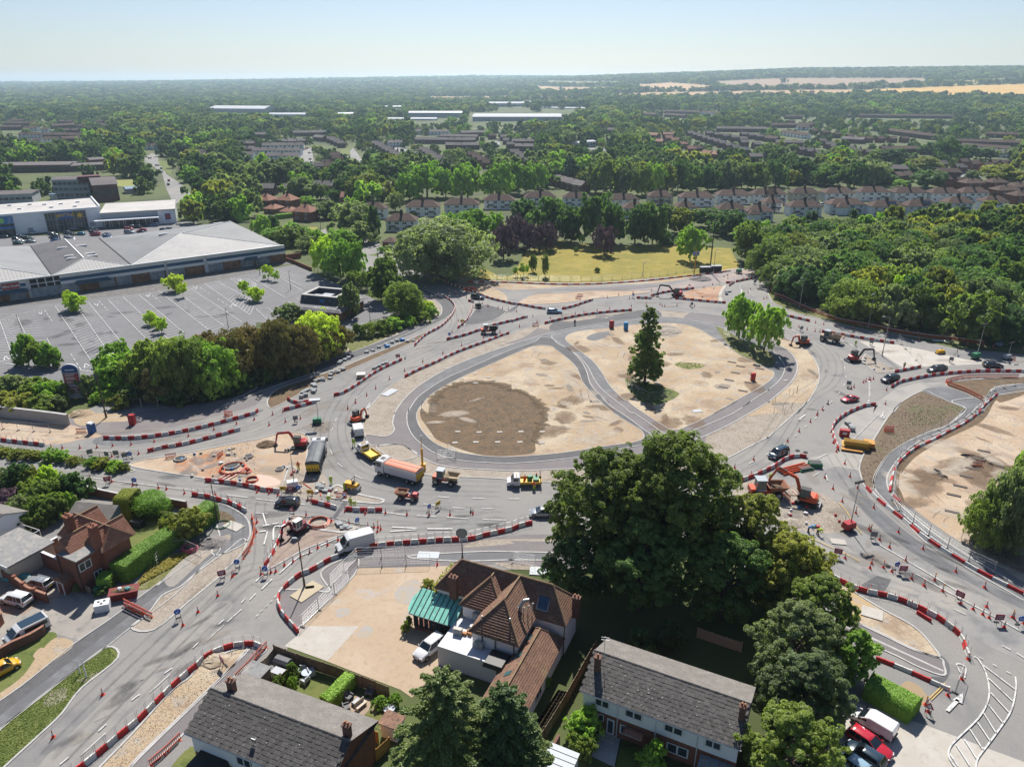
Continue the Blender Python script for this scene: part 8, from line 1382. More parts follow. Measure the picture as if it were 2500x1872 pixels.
_road='a1 1297,735,P_WH,1.2;1362,798,P_SV,1.2;1395,825,P_SV,1.9;1400,855,P_WH,1.9;1455,965,P_GY,2.1;1355,690,P_WH,0;1460,930,P_RD,2|a2 420,655,P_RD,0;445,650,P_RD,0;462,690,P_BK,1.5;470,745,P_SV,1.4;480,770,P_WH,1.5;515,800,P_WH,0;540,805,P_BL,0;560,800,P_WH,0;920,765,P_NV,1;935,780,P_BL,1;1275,670,P_WH,0;1290,650,P_SV,0;1300,690,P_NV,0;1330,690,P_BK,0;1370,695,P_NV,0;1400,690,P_BK,0;1225,690,P_WH,1;1240,700,P_WH,1;130,785,P_BL,0;150,785,P_WH,0;2090,570,P_BL,0;2100,585,P_WH,0;2070,710,P_SV,1;2090,715,P_WH,1;2150,745,P_NV,1;2190,745,P_RD,0|a3 2030,640,P_SV,0;2060,650,P_WH,.1;2010,630,P_RD,0;1800,550,P_WH,0;1415,620,P_WH,0|a4 1700,820,P_WH,1;1715,830,P_SV,1;1680,870,P_NV,1;1655,880,P_BL,1.5;1720,850,P_RD,0;430,640,P_SV,0;700,590,P_BL,0;130,1140,P_RD,0;470,1140,P_WH,0;495,1135,P_SV,0;1830,1125,P_WH,0;1190,890,P_WH,0'
for grp in _road.split('|'):
 t_,r_=grp.split(' ',1)
 for k,s in enumerate(r_.split(';')):
  a,b,m_,h=s.split(',');x,y=W2(t_,float(a),float(b));car('hatch',{'P_WH':'white','P_GY':'grey','P_BK':'black','P_NV':'dark','P_BL':'blue','P_SV':'silver','P_RD':'red'}[m_]+' distant car, '+ordn(k)+' of those seen '+{'a1':'on the main road at left','a2':'among the middle estate','a3':'by the dark slate terraces','a4':'in the right estate'}[t_],x,y,float(h),eval(m_),name='parked_car',detail=False,group='distant cars')
M_TARP=mat('tarp_grey',(.10,.115,.13),.6,[((.15,.16,.17),1,.45,.65)],obj=True);M_TARPO=mat('tarp_orange',(.72,.26,.16),.6,obj=True)
def lorry(label,x,y,rz,bodym,coverm,L=8.6,txt=None,chev=True):
 t=thing('tipper_lorry',label,'lorry',(x,y,.03),rz);hx=L/2;W_=2.5
 cb_=link('cab',MB().prism([(hx-1.9,.7),(hx-1.9,2.95),(hx-1.6,3.15),(hx-.4,3.1),(hx-.08,1.9),(hx,1.8),(hx,.6)],-1.2,1.2),P_WH,t);link('windscreen',MB().add([(hx-.36,-1.1,3.0),(hx-.36,1.1,3.0),(hx-.06,1.12,1.98),(hx-.06,-1.12,1.98)],[(0,3,2,1)]),M_CG_,cb_)
 for s in(-1,1):link('side_window',MB().box(hx-1.45,hx-.5,min(s*1.205,s*1.215),max(s*1.205,s*1.215),1.95,2.8),M_CG_,cb_);link('wing_mirror',MB().box(hx-.3,hx-.1,min(s*1.25,s*1.5),max(s*1.25,s*1.5),2.1,2.8),M_TRIM,cb_)
 link('roof_hatch',MB().box(hx-1.5,hx-.8,-.4,.4,3.16,3.22),M_TRIM,cb_);link('chassis',MB().box(-hx,hx-1.8,-.5,.5,.6,.95),M_TRIM,t)
 b0,b1=-hx+.1,hx-2.1;bd=link('tipper_body',MB().frus(b0,b1,-1.15,1.15,1.0,b0-.1,b1,-1.27,1.27,2.65),bodym,t);n=8;v=[]
 for k in range(n+1):a=PI*k/n;v+=[(b0-.05,-1.22*cos(a),2.66+.35*sin(a)),(b1-.05,-1.22*cos(a),2.66+.35*sin(a))]
 link('load_cover',MB().add(v,[(2*k,2*k+2,2*k+3,2*k+1)for k in range(n)]+[tuple(2*k for k in range(n+1)),tuple(2*k+1 for k in range(n,-1,-1))]),coverm,bd);link('ridge_seam',MB().box(b0,b1-.1,-.05,.05,3.0,3.04),M_TRIM,bd)
 for k in range(6):
  for s in(-1,1):xx=b0+(b1-b0)*(k+.3)/6;link('side_rib',MB().box(xx,xx+.08,min(s*1.2,s*1.3),max(s*1.2,s*1.3),1.1,2.6),bodym,bd)if not txt else None
 if chev:
  tg=link('tailgate',MB().box(b0-.16,b0-.101,-1.15,1.15,1.0,2.3),M_SY,t)
  for k in range(5):link('chevron',MB().add([(b0-.165,-1.1+k*.46,1.05),(b0-.165,-.88+k*.46,1.05),(b0-.165,-.66+k*.46,1.6),(b0-.165,-.88+k*.46,1.6)],[(3,2,1,0)]),M_BLK,tg)
 if txt:text(txt,.45,M_TRIM,bd,(b0+1.2,-1.30,1.75),(PI/2,0,0));link('side_guard',MB().box(-1.0,1.0,-1.24,-1.2,.55,.98),M_SY,t)
 for sx in(hx-1.0,hx-2.7,-hx+2.1,-hx+.85):
  for s in(-1,1):wheel(t,sx,s*1.05,.5,.35)
 return t
x,y,r=pos2('c2',1400,705,1085,615);lorry('white eight wheel tipper with an orange load cover on the roundabout',x,y,r,P_WH,M_TARPO,9.0,'Raymond')
x,y,r=pos2('c2',490,668,570,405);t=lorry('grey covered tipper parked tail towards the camera at the works',x,y,r,M_TARP,M_TARP,9.6)
def pickup(label,x,y,rz,bedm,load=None):
 t=thing('flatbed_truck',label,'truck',(x,y,.03),rz);cb_=link('cab',MB().prism([(.75,.45),(.75,1.95),(1.0,2.1),(1.75,2.05),(2.25,1.25),(2.95,1.05),(3.0,.45)],-.95,.95),P_WH,t);link('windscreen',MB().add([(1.8,-.82,1.98),(1.8,.82,1.98),(2.28,.86,1.27),(2.28,-.86,1.27)],[(0,3,2,1)]),M_CG_,cb_)
 for s in(-1,1):link('side_window',MB().box(1.0,1.9,min(s*.955,s*.965),max(s*.955,s*.965),1.3,1.85),M_CG_,cb_)
 link('rear_window',MB().box(.73,.745,-.7,.7,1.3,1.85),M_CG_,cb_);bd=link('flatbed',MB().box(-3.0,.6,-1.05,1.05,.75,.85).box(-3.0,.6,-1.08,-1.03,.851,1.2).box(-3.0,.6,1.03,1.08,.851,1.2).box(-3.05,-2.99,-1.08,1.08,.7,1.25),bedm,t)
 for k in range(4):link('chevron',MB().add([(-3.06,-.95+k*.48,.75),(-3.06,-.72+k*.48,.75),(-3.06,-.5+k*.48,1.2),(-3.06,-.73+k*.48,1.2)],[(3,2,1,0)]),M_BLK,bd)
 link('chassis',MB().box(-2.9,2.6,-.4,.4,.4,.7),M_TRIM,t)
 for sx in(-2.0,2.1):
  for s in(-1,1):wheel(t,sx,s*.85,.36)
 link('beacon_bar',MB().box(1.2,1.4,-.5,.5,2.1,2.2),M_AMB,cb_)
 if load:link('barrier_load',MB().box(-2.6,-1.6,-.8,.8,.86,1.5).cyl((-1,0,.86),(-1,0,1.9),.45,n=8),M_CG,bd);link('cone_load',MB().cyl((-.2,-.4,.86),(-.2,-.4,1.9),.2,.05).cyl((0,.4,.86),(0,.4,1.9),.2,.05).cyl((-2.2,-.5,1.5),(-2.2,-.5,2.1),.2,.05),M_CONE,bd);link('stake',MB().cyl((-2.9,-.9,.86),(-2.9,-.9,2.3),.05).cyl((-2.9,.9,.86),(-2.9,.9,2.3),.05),M_WOODF,bd)
 return t
x,y,r=pos2('c2',1030,510,905,425);pickup('white dropside truck with chevron tailboard, empty bed',x,y,r,M_SY);a=Vector(W2('c3',268,720));b=Vector(W2('c2',2150,725));m_=(a+b)/2;pickup('white cone laying truck loaded with green and red gear',m_.x,m_.y,math.atan2(b.y-a.y,b.x-a.x),M_SY,True)
M_OR=mat('machine_orange',(.62,.09,.025),.4);M_MR=mat('machine_red',(.42,.03,.035),.4);M_RUST=mat('skip_rust',(.32,.15,.09),.8,obj=True);M_BEI=mat('skip_beige',(.42,.33,.22),.8);M_MY=mat('machine_yellow',(.72,.38,.015),.4);M_TRK=mat('crawler_track',(.035,.033,.03),.8)
def dumper(label,x,y,rz,skipm,bodym,cab=True,s=1.0,mud=True):
 t=thing('site_dumper',label,'dumper',(x,y,.03),rz,sc=s);link('chassis',MB().box(-2.0,.4,-.5,.5,.6,1.0).box(-2.2,-1.5,-.7,.7,.7,1.35),bodym,t)
 sk=MB();o=[(.1,-1.0,1.1),(.1,1.0,1.1),(2.3,.9,1.5),(2.3,-.9,1.5)];i_=[(.5,-.6,.75),(.5,.6,.75),(1.7,.6,.75),(1.7,-.6,.75)];top=[(-.1,-1.1,1.75),(-.1,1.1,1.75),(2.5,1.05,1.75),(2.5,-1.05,1.75)];inn=[(.05,-.98,1.7),(.05,.98,1.7),(2.3,.93,1.7),(2.3,-.93,1.7)];fl=[(.5,-.6,1.1),(.5,.6,1.1),(1.8,.6,1.1),(1.8,-.6,1.1)]
 v=i_+top+inn+fl;f=[(3,2,1,0)]+[(k,(k+1)%4,4+(k+1)%4,4+k)for k in range(4)]+[(4+k,4+(k+1)%4,8+(k+1)%4,8+k)for k in range(4)]+[(8+k,8+(k+1)%4,12+(k+1)%4,12+k)for k in range(4)]+[(12,13,14,15)];S_=link('skip',MB().add(v,f),skipm,t)
 if mud:link('spoil',MB().sph((1.15,0,1.2),.85,.65,.3,10,5,.15),M_SOIL,S_)
 if cab:
  c=link('cab_frame',MB().box(-1.5,-.25,-.65,.65,1.01,1.3).box(-1.55,-.2,-.7,.7,2.45,2.55),M_SHEDG if bodym is not M_MR else M_WH,t);link('cab_glass',MB().frus(-1.45,-.3,-.62,.62,1.301,-1.4,-.35,-.58,.58,2.449),mat('tinted_glass',(.05,.09,.09),.1,spec=.7),c)
 else:
  link('rollbar',MB().tube([(-1.0,-.55,1.0),(-1.0,-.55,2.3),(-1.0,.55,2.3),(-1.0,.55,1.0)],.05,5),M_BLK,t);link('seat',MB().box(-.9,-.5,-.25,.25,1.01,1.2).box(-1.0,-.9,-.25,.25,1.01,1.6),M_BLK,t);link('bonnet',MB().frus(-2.2,-1.1,-.6,.6,1.36,-2.1,-1.2,-.5,.5,1.6),bodym,t)
 for sx in(-1.5,1.2):
  for q in(-1,1):wheel(t,sx,q*.92,.55,.45)
 return t
def excavator(label,x,y,rz,m,arm=(2.6,2.9,4.6,3.2,4.9,.8),s=1.0,canopy=None,armm=None,hrz=0,blade=True,bucket=True,cabc=None):
 0
 t=thing('excavator',label,'excavator',(x,y,.03),rz,sc=s);tr=MB()
 for q in(-1,1):
  pr=[(-1.5,.25),(-1.3,.02),(1.3,.02),(1.5,.25),(1.5,.45),(1.3,.62),(-1.3,.62),(-1.5,.45)];y0=q*.95-.2;link('crawler_track',MB().prism(pr,y0,y0+.4),M_TRK,t)
 link('undercarriage',MB().box(-.9,.9,-.74,.74,.25,.5).cyl((0,0,.5),(0,0,.75),.5,n=12),M_BLK,t)
 if blade:link('dozer_blade',MB().box(-1.95,-1.85,-1.1,1.1,.05,.6).box(-1.85,-.9,-.5,-.4,.2,.3).box(-1.85,-.9,.4,.5,.2,.3),M_SHEDG,t)
 h=link('house',MB().loft([[(-1.45,-.5,.8),(-1.45,.5,.8),(-1.4,.45,1.5),(-1.4,-.45,1.5)],[(-1.1,-.95,.76),(-1.1,.95,.76),(-1.05,.9,1.65),(-1.05,-.9,1.65)],[(.0,-.98,.76),(.0,.98,.76),(0,.9,1.55),(0,-.9,1.55)],[(.95,-.85,.76),(.95,.85,.76),(.9,.8,1.1),(.9,-.8,1.1)]]),m,t)
 c=link('cab_frame',MB().box(-.35,.95,.02,.93,1.1,1.35).box(-.4,1.0,-.02,.97,2.55,2.65).box(-.36,-.3,.03,.1,1.35,2.55).box(-.36,-.3,.86,.93,1.35,2.55).box(.9,.96,.03,.1,1.35,2.55).box(.9,.96,.86,.93,1.35,2.55).box(.3,.36,.88,.94,1.35,2.55),cabc or M_BLK,t);link('cab_glass',MB().box(-.31,.91,.06,.9,1.351,2.549),MATS['tinted_glass']if 'tinted_glass' in MATS else mat('tinted_glass',(.05,.09,.09),.1,spec=.7),c)
 k1x,k1z,k2x,k2z,bx,bz=arm;am=armm or m;yb=-.25
 bm_=MB();p0=(.9,yb,1.1);p1=(k1x,yb,k1z);p2=(k2x,yb,k2z);p3=(bx,yb,bz+.35)
 def beam(mb,a,b,h0,h1,w):
  a=Vector(a);b=Vector(b);d=(b-a).normalized();u=Vector((-d.z,0,d.x));mb.add([a+u*h0+Vector((0,-w,0)),a+u*h0+Vector((0,w,0)),a-u*h0+Vector((0,w,0)),a-u*h0+Vector((0,-w,0)),b+u*h1+Vector((0,-w,0)),b+u*h1+Vector((0,w,0)),b-u*h1+Vector((0,w,0)),b-u*h1+Vector((0,-w,0))],[(0,1,2,3),(7,6,5,4),(0,4,5,1),(1,5,6,2),(2,6,7,3),(3,7,4,0)])
 beam(bm_,p0,p1,.2,.24,.13);beam(bm_,p1,p2,.24,.16,.13);link('boom',bm_,am,t);st_=MB();beam(st_,p2,p3,.17,.1,.1);link('stick',st_,am,t)
 hy=MB();hy.cyl((1.0,yb,.95),((.9+k1x)/2+.3,yb,(1.1+k1z)/2-.25),.06,n=6).cyl(((k1x+k2x)/2,yb,(k1z+k2z)/2+.25),(k2x+.15,yb,k2z+.3),.06,n=6);link('hydraulic_ram',hy,M_STEEL,t)
 if bucket:link('bucket',MB().prism([(bx-.1,bz+.45),(bx+.3,bz+.4),(bx+.35,bz+.05),(bx,bz-.3),(bx-.45,bz-.3),(bx-.3,bz)],yb-.35,yb+.35),M_BLK,t)
 return t
x,y,r=pos2('c2',1570,695,1715,715);dumper('cabbed dumper with pale empty skip right of the orange topped tipper',x,y,r,M_BEI,M_OR,mud=False,s=1.05);x,y,r=pos2('c2',1370,850,1250,835);dumper('open red dumper with rusty skip below the tipper',x,y,r,M_RUST,M_MR,False,.85)
x,y=W2('c4',-20,815);dumper('large cabbed dumper loaded with earth beside the orange excavator',x,y,.0,M_RUST,M_OR,s=1.35);x,y,r=pos2('b4',500,1030,570,1045);dumper('brown dumper with wide skip by the wood side barriers',x,y,r,M_BEI,M_BEI,s=1.2,mud=False)
x,y=W2('c4',330,880);excavator('orange excavator with long red arm folded over the trench',x,y,rad(148),M_OR,(1.9,3.6,4.6,4.4,6.0,.9),1.15)
x,y=W2('c2',385,395);excavator('red cabbed excavator digging beside the grey tipper',x,y,rad(178),M_MR,(2.0,3.1,4.4,2.8,5.0,.1),.98);x,y=W2('c2',368,1125);excavator('maroon mini excavator on the gravel triangle',x,y,rad(235),mat('machine_maroon',(.22,.03,.045),.4),(1.4,2.4,2.8,2.2,3.2,.1),.95,cabc=M_WH)
x,y=W2('b4',735,1205);excavator('red excavator reaching over the dug out reserve',x,y,rad(10),M_MR,(2.2,3.1,4.8,2.9,5.4,.3),1.02,armm=M_BLK);x,y=W2('b4',300,1065);excavator('small orange excavator on the island verge',x,y,rad(195),M_OR,(1.6,2.6,2.9,2.3,3.4,.1),1.05)
x,y=W2('b3',1420,650);excavator('black armed excavator with red house at the north works',x,y,rad(178),M_MR,(2.4,3.0,5.0,3.3,5.7,.6),1.15,armm=M_BLK);x,y=W2('c2',875,180);excavator('small orange digger parked on the west lane',x,y,rad(60),M_OR,(1.4,2.3,2.4,2.4,3.0,.2),.95)
x,y=W2('b2',2005,965);t=dumper('red loader between the barrier rows north of the island',x,y,.1,M_BLK,M_OR,s=1.05,mud=False)
x,y=W2('c2',835,765);t=thing('road_roller','yellow tandem roller by the small kerbed island','roller',(x,y,.03),rad(160));link('body',MB().frus(-1.2,1.2,-.6,.6,.75,-1.1,1.1,-.5,.5,1.35).box(-.2,1.3,-.55,.55,.6,1.5),M_MY,t)
for sx in(-1.0,1.05):link('drum',MB().cyl((sx,-.62,.45),(sx,.62,.45),.45,n=16),M_STEEL,t)
link('rollbar',MB().tube([(-.3,-.5,1.3),(-.3,-.5,2.5),(-.3,.5,2.5),(-.3,.5,1.3)],.05,5),M_BLK,t);link('seat',MB().box(-.6,-.2,-.25,.25,1.36,1.5).box(-.3,-.2,-.25,.25,1.5,1.9),M_BLK,t)
x,y=W2('b4',1480,1140);t=thing('road_saw','small yellow road machine on the concrete hardstanding','machine',(x,y,.03),.2);link('body',MB().frus(-1.2,1.2,-.5,.5,.3,-.8,.9,-.4,.4,1.0),M_MY,t);link('handle',MB().tube([(.2,0,1),(.3,0,1.6)],.06),M_BLK,t);[wheel(t,sx,q*.5,.25,.15)for sx in(-.9,.9)for q in(-1,1)]
def tower(label,tile,x,y,h,m,lean=0,s=1.0,panel=False):
 bx,by=W2(tile,x,y);t=thing('light_tower',label,'light tower',(bx,by,.03),RU(-.4,.4),sc=s);link('generator',MB().frus(-.9,.9,-.55,.55,.45,-.8,.8,-.5,.5,1.35),m,t);mb=MB()
 for k in range(4):mb.cyl((.3,0,.5+k*h/4),(.3,0,.5+(k+1)*h/4),.09-.017*k,n=6)
 link('mast',mb,M_STEEL,t);hd=MB();hd.box(-.5,1.1,-.04,.04,h+.45,h+.53)
 for k in range(4):xx=-.35+k*.42;hd.box(xx-.17,xx+.17,-.18,.1,h+.54,h+.82)
 link('lamp_head',hd,M_BLK,t);link('outrigger',MB().box(-1.4,1.4,-.05,.05,.1,.2).box(-.05,.05,-1.3,1.3,.21,.31).box(-1.4,-1.3,-.1,.1,0,.1).box(1.3,1.4,-.1,.1,0,.1),M_BLK,t)
 for q in(-1,1):wheel(t,0,q*.65,.28,.16)
 if panel:link('solar_panel',MB().box(-1.1,1.1,-.6,.6,h+.9,h+.96),M_SHED,t)
 return t
tower('red towable light mast at the centre of the exit works','c4',690,1110,7.2,M_MR,s=1.1);tower('white light mast trailer by the amber signs','c2',320,750,6.2,M_WH,s=1.1);tower('green light mast on the concrete hardstanding','b4',1780,1185,7.0,M_CG,s=1.2);tower('green light tower with solar top at the north exit','b3',1950,450,6.5,M_CG,s=1.2);tower('green and yellow camera tower behind the grey tipper','c2',530,195,4.6,M_CG,s=1.0,panel=True)
tower('black mast on the north triangle island','b2',1912,745,3.5,M_BLK,s=1.1);tower('grey light mast at the right frame edge','b4',2050,1190,3.8,M_SHEDG);tower('slim light mast beside the dark wood','b4',1985,1080,3.5,M_SHEDB)
x,y=W2('c2',1445,585);t=thing('camera_tower','yellow camera mast behind the orange topped tipper','mast',(x,y,.05),.2);link('cabinet',MB().box(-.45,.45,-.4,.4,0,1.1),M_MY,t);link('mast',MB().cyl((-.1,0,1.1),(-.1,0,4.2),.2,n=8).cyl((-.1,0,4.2),(-.1,0,6.6),.06,n=6),M_MY,t);link('camera',MB().sph((-.1,0,6.7),.18,n=8,m=5),M_WH,t)
for i,(t_,a,b,l)in enumerate((('b3',1565,460,'yellow pole with sign boards at the meadow edge'),)):
 x,y=W2(t_,a,b);t=thing('sign_pole',l,'sign',(x,y,0));link('pole',MB().cyl((0,0,0),(0,0,9),.25,.15,n=8),M_MY,t);link('sign_face',MB().box(-1.2,1.2,-.1,0,7.0,8.6),M_SHEDB,t)
def lamp(label,tile,bx_,by_,tx_,ty_,arm=1.2,side=1,m=None,r=.11,name='street_lamp',z=None,head=True):
 x,y=W2(tile,bx_,by_);q=P(tile,tx_,ty_);v=(936-q[1])/FP;H=CH+(-SP+v*CP)/(CP+v*SP)*y;t=thing(name,label,'street lamp' if head else 'pole',(x,y,0));link('column',MB().cyl((0,0,0),(0,0,1.4),r*1.5,n=8).cyl((0,0,1.4),(0,0,H),r,r*.6,n=8),m or M_STEEL,t)
 if head:link('bracket',MB().cyl((0,0,H-.05),(side*arm,0,H+.1),.05,n=6),m or M_STEEL,t);link('lantern',MB().frus(side*arm-.35,side*arm+.35,-.15,.15,H+.02,side*arm-.3,side*arm+.3,-.1,.1,H+.2),M_SHED,t)
 return t
lamp('tall lamp column standing on the corner of the gravel yard','c2',420,1600,370,1185,.5,-1,mat('pole_brown',(.16,.12,.07),.7));lamp('lamp column rising from the end of the long hedge','c1',1885,1045,1820,705,.9,1,MATS['pole_brown']);lamp('lamp column beside the dug reserve, nearest the red excavator','b4',980,1160,1048,825,1.6,-1);lamp('lamp column at the wood edge, middle','b4',860,915,922,630,.4,-1);lamp('lamp column at the wood edge, left','b4',270,745,310,490,.8,-1)
lamp('lamp column on the grass verge at the wood corner','b4',150,240,165,140,.9,1);lamp('lamp column on the meadow edge, left of the tall pole','b3',1125,470,1125,358,.6,1);lamp('lamp column right of the tall pole','b3',1732,440,1755,250,.6,1);lamp('dark wooden pole beside the totem sign','b1',915,1690,815,1270,.7,-1,mat('pole_wood',(.10,.075,.05),.8),.14);lamp('slim lamp in the empty car park, centre right','b1',1965,920,1942,750,.3,1,M_BLK,.07)
lamp('lamp column beside the derelict pavilion','b2',300,590,280,430,.3,1,M_BLK,.08);lamp('car park lamp right of the pavilion','b2',985,890,973,740,.3,1,M_BLK,.08);lamp('lamp in the car park upper corner','b2',35,465,20,315,.3,1,M_BLK,.08);lamp('lamp column before the willow','b2',1860,470,1860,355,.3,1,M_STEEL,.08);lamp('tall telegraph pole on the meadow with mast top','b3',1700,435,1738,-10,.1,1,mat('pole_green',(.05,.07,.05),.8),.25,name='mast_pole');lamp('lamp column by the brick houses','a2',560,1340,540,1235,.6,-1);lamp('lamp column in the toy shop car park','a1',520,1390,500,1190,.4,1,M_STEEL,.1)
lamp('bare white post in the left grass verge','d1',745,885,700,728,0,1,M_WH,.06,'signpost',head=False);lamp('second bare post in the left grass verge','d1',692,855,662,740,0,1,M_WH,.05,'signpost',head=False)
lamp('tall thin mast standing at the terrace garden foot','d3',100,1800,125,1385,.35,1,M_WH,.08);lamp('black pole behind the pub roof','c2',1785,1400,1785,1210,0,1,M_BLK,.1,'sign_post',head=False)
x,y=W2('c2',1785,1400);t=thing('hanging_clock_sign','round grey sign disc on the black pole behind the pub','sign',(x,y-.15,0));link('sign_face',MB().cyl((0,-.1,5.4),(0,.05,5.4),.75,n=20),M_SGN,t);link('sign_rim',MB().cyl((0,-.02,5.4),(0,.07,5.4),.82,n=20),M_BLK,t)
for i in range(9):
 x,y=W2('b4',*[(50,1656),(125,1640),(200,1620),(215,1500),(245,1480),(250,1470),(140,1656),(180,1500),(60,1560)][i]);t=thing('survey_pin','thin steel stake, '+ordn(i)+' in the island verge at right','stake',(x,y,0),0,'survey stakes');link('stake',MB().cyl((0,0,0),(0,0,1.6),.035,n=4),M_RUST,t)
FEN=MB()
for k in range(8):FEN.cyl((-1.7+k*.49,0,.15),(-1.7+k*.49,0,1.95),.008,n=3,cap=False)
for k in range(5):FEN.cyl((-1.72,0,.3+k*.4),(1.72,0,.3+k*.4),.008,n=3,cap=False)
FEN.tube([(-1.72,0,.1),(-1.72,0,2.0),(1.72,0,2.0),(1.72,0,.1),(-1.72,0,.12)],.024,5);FEN_ME=FEN.mesh('fence_panel');FOOT_ME=MB().box(-.11,.11,-.35,.35,0,.13).mesh('fence_foot')
def heras(label,spec,skip=(),step=3.5,posts=False):
 q=resample(ZL(spec),step)
 if len(q)<2:q=[Vector(a)for a in ZL(spec)]
 o=q[0];t=thing('mesh_fence',label,'fence',(o.x,o.y,0.03))
 for i,(a,b)in enumerate(zip(q,q[1:])):
  d=b-a;rz=math.atan2(d.y,d.x);c=(a+b)/2-o
  if i not in skip:link('fence_panel',FEN_ME,M_STEEL,t,(c.x,c.y,0),rz);link('fence_foot',FOOT_ME,M_BLK if not posts else M_PALE,t,(a.x-o.x,a.y-o.y,0),rz)
  if posts:link('fence_post',MB().cyl((0,0,0),(0,0,2.1),.09,n=6),mat('concrete_post',(.45,.42,.38),.9),t,(a.x-o.x,a.y-o.y,0))
heras('mesh fence along the left side of the gravel yard','d2 400,455 560,290 700,150 850,0 c2 880,1435');heras('mesh fence along the road side of the gravel yard','c2 880,1435 1100,1425 1300,1415 1500,1410 1660,1400');heras('outer mesh fence of the yard corner footway','c2 640,1600 760,1480 865,1360 1100,1350 1300,1345')
heras('mesh fence with concrete posts on the bank below the bushes','b1 1080,1600 1300,1600 1440,1570 1590,1550 1730,1520 1870,1510 2010,1470 2202,1420 b2 60,1340 180,1320 300,1290 400,1250 500,1200 680,1110 840,1075',posts=True);heras('mesh fence above the retaining wall','c1 -100,230 0,240 180,255 380,270 600,260');heras('mesh fence along the foot of the dry meadow','b2 1800,500 2202,508 b3 0,510 300,515 600,518 900,505 1200,480 1500,440 1650,420',step=3.8)
heras('mesh fence guarding the tall tapering tree','b3 1020,1400 1030,1460 1085,1500 1185,1550 1310,1530 1420,1490',posts=False);heras('mesh fence round the two island trees','b3 1815,970 1920,1020 1990,1090 2060,1130 2150,1180 2202,1190 b4 80,1170');heras('mesh fence down the outside of the east footway','b4 2202,1400 1950,1460 1880,1560 c4 1700,150 1520,235 1340,330 1190,430 1100,530 1085,740 1080,900 1200,1010 1330,1120 1500,1240 1700,1370 1900,1460 2150,1590')
heras('short mesh fence on the concrete hardstanding','b4 1115,1030 1190,1110 1240,1160');heras('second short mesh fence on the concrete hardstanding','b4 1275,1200 1320,1250');heras('mesh fence at the far bank of the retail corner','b2 500,420 640,480 770,550 900,600 1060,660',posts=True);heras('mesh fence at the hedge end of the brick house','c1 1365,1420 1370,1330 1570,1270 1760,1360');heras('mesh fence before the right hand birches','c4 1700,1210 1800,1280 1950,1230');heras('mesh fence panels round the laurel hedge corner','d4 1605,1020 1650,880 1690,740')
heras('mesh fence along the low hedge at the car park corner','b2 820,980 1000,960 1100,970');heras('mesh fence panel standing on the island dirt, west','c2 1440,90 1560,100');heras('mesh fence round the chamber on the inner ring','c2 1570,500 1715,500 1715,440 1580,480');heras('mesh fence by the pub front','c3 0,1395 150,1420 320,1450')
M_LOO=mat('cabin_blue',(.03,.12,.35),.5);M_KS=mat('kerbstone_pack',(.30,.32,.33),.8,[((.4,.4,.39),1.5,.45,.65)],obj=True,rnd=.2)
def loo(label,tile,x,y,m,rz=0,name='portable_toilet'):
 boxy(name,label,'toilet',tile,x,y,[('cabin',MB().box(-.55,.55,-.55,.55,0,2.1),m),('roof',MB().frus(-.58,.58,-.58,.58,2.101,-.45,.45,-.45,.45,2.3),M_WH if m is M_LOO else m),('door',MB().box(-.4,.4,-.58,-.551,.1,1.95),m),('vent_pipe',MB().cyl((.3,.3,2.3),(.3,.3,2.6),.06),M_WH)],rz)
loo('dark blue toilet cabin by the left slip road','c1',800,270,M_LOO,-.2);loo('bright blue toilet cabin left of the tapering tree','b3',978,935,mat('cabin_light_blue',(.04,.28,.6),.5),.05);loo('red toilet cabin beside the bright blue one','b3',855,920,M_REDS,.2,'store_cabin');loo('red upright cabinet on the shaded footway','c1',1150,200,M_REDS,.1,'store_cabin')
boxy('fuel_store','red upright box on the right of the island dirt','box','b3',2070,1370,[('box_body',MB().box(-.5,.5,-.3,.3,0,1.9),mat('store_red',(.6,.03,.04),.4)),('door',MB().box(-.42,.42,-.33,-.301,.1,1.8),mat('store_red',(.6,.03,.04),.4))],.3);boxy('fuel_store','red open frame box by the yellow frames','box','c4',655,300,[('box_body',MB().box(-.9,.9,-.5,.5,0,1.5),M_REDS),('label_panel',MB().box(-.4,.4,-.53,-.501,.6,1.1),M_WH)],-.3)
for i,(t_,a,b,l)in enumerate((('b3',1660,445,'dark steel cabinet at the meadow end, left of a pair'),('b3',1750,435,'dark steel cabinet at the meadow end, right of a pair'))):boxy('equipment_cabinet',l,'cabinet',t_,a,b,[('cabinet_body',MB().box(-2,2,-.8,.8,0,2.2),M_BLK),('roof',MB().box(-2.1,2.1,-.9,.9,2.201,2.35),M_SHEDG)],.1)
def packs(group,where,spec,n,jit=.8,rows=1,h=.5):
 p=resample(smooth(ZL(spec),5),.1);k=0
 for i in range(n):
  a=p[int((i+.5)/n*(len(p)-1))];t=thing('kerbstone_pack','grey pack of kerbstones, '+ordn(i)+' from the left '+where,'kerbstones',(a.x+RU(-jit,jit)*.4,a.y+RU(-jit,jit),.03),RU(-.4,.6),group);hh=h*RU(.6,1.3)
  m=3
  for q in range(m):link('kerbstone',MB().box(-.48,.48,-.4+q*.27,-.15+q*.27,.1,.1+hh),M_KS,t)
  link('pallet',MB().box(-.5,.5,-.42,.42,0,.099),M_WOODF,t)
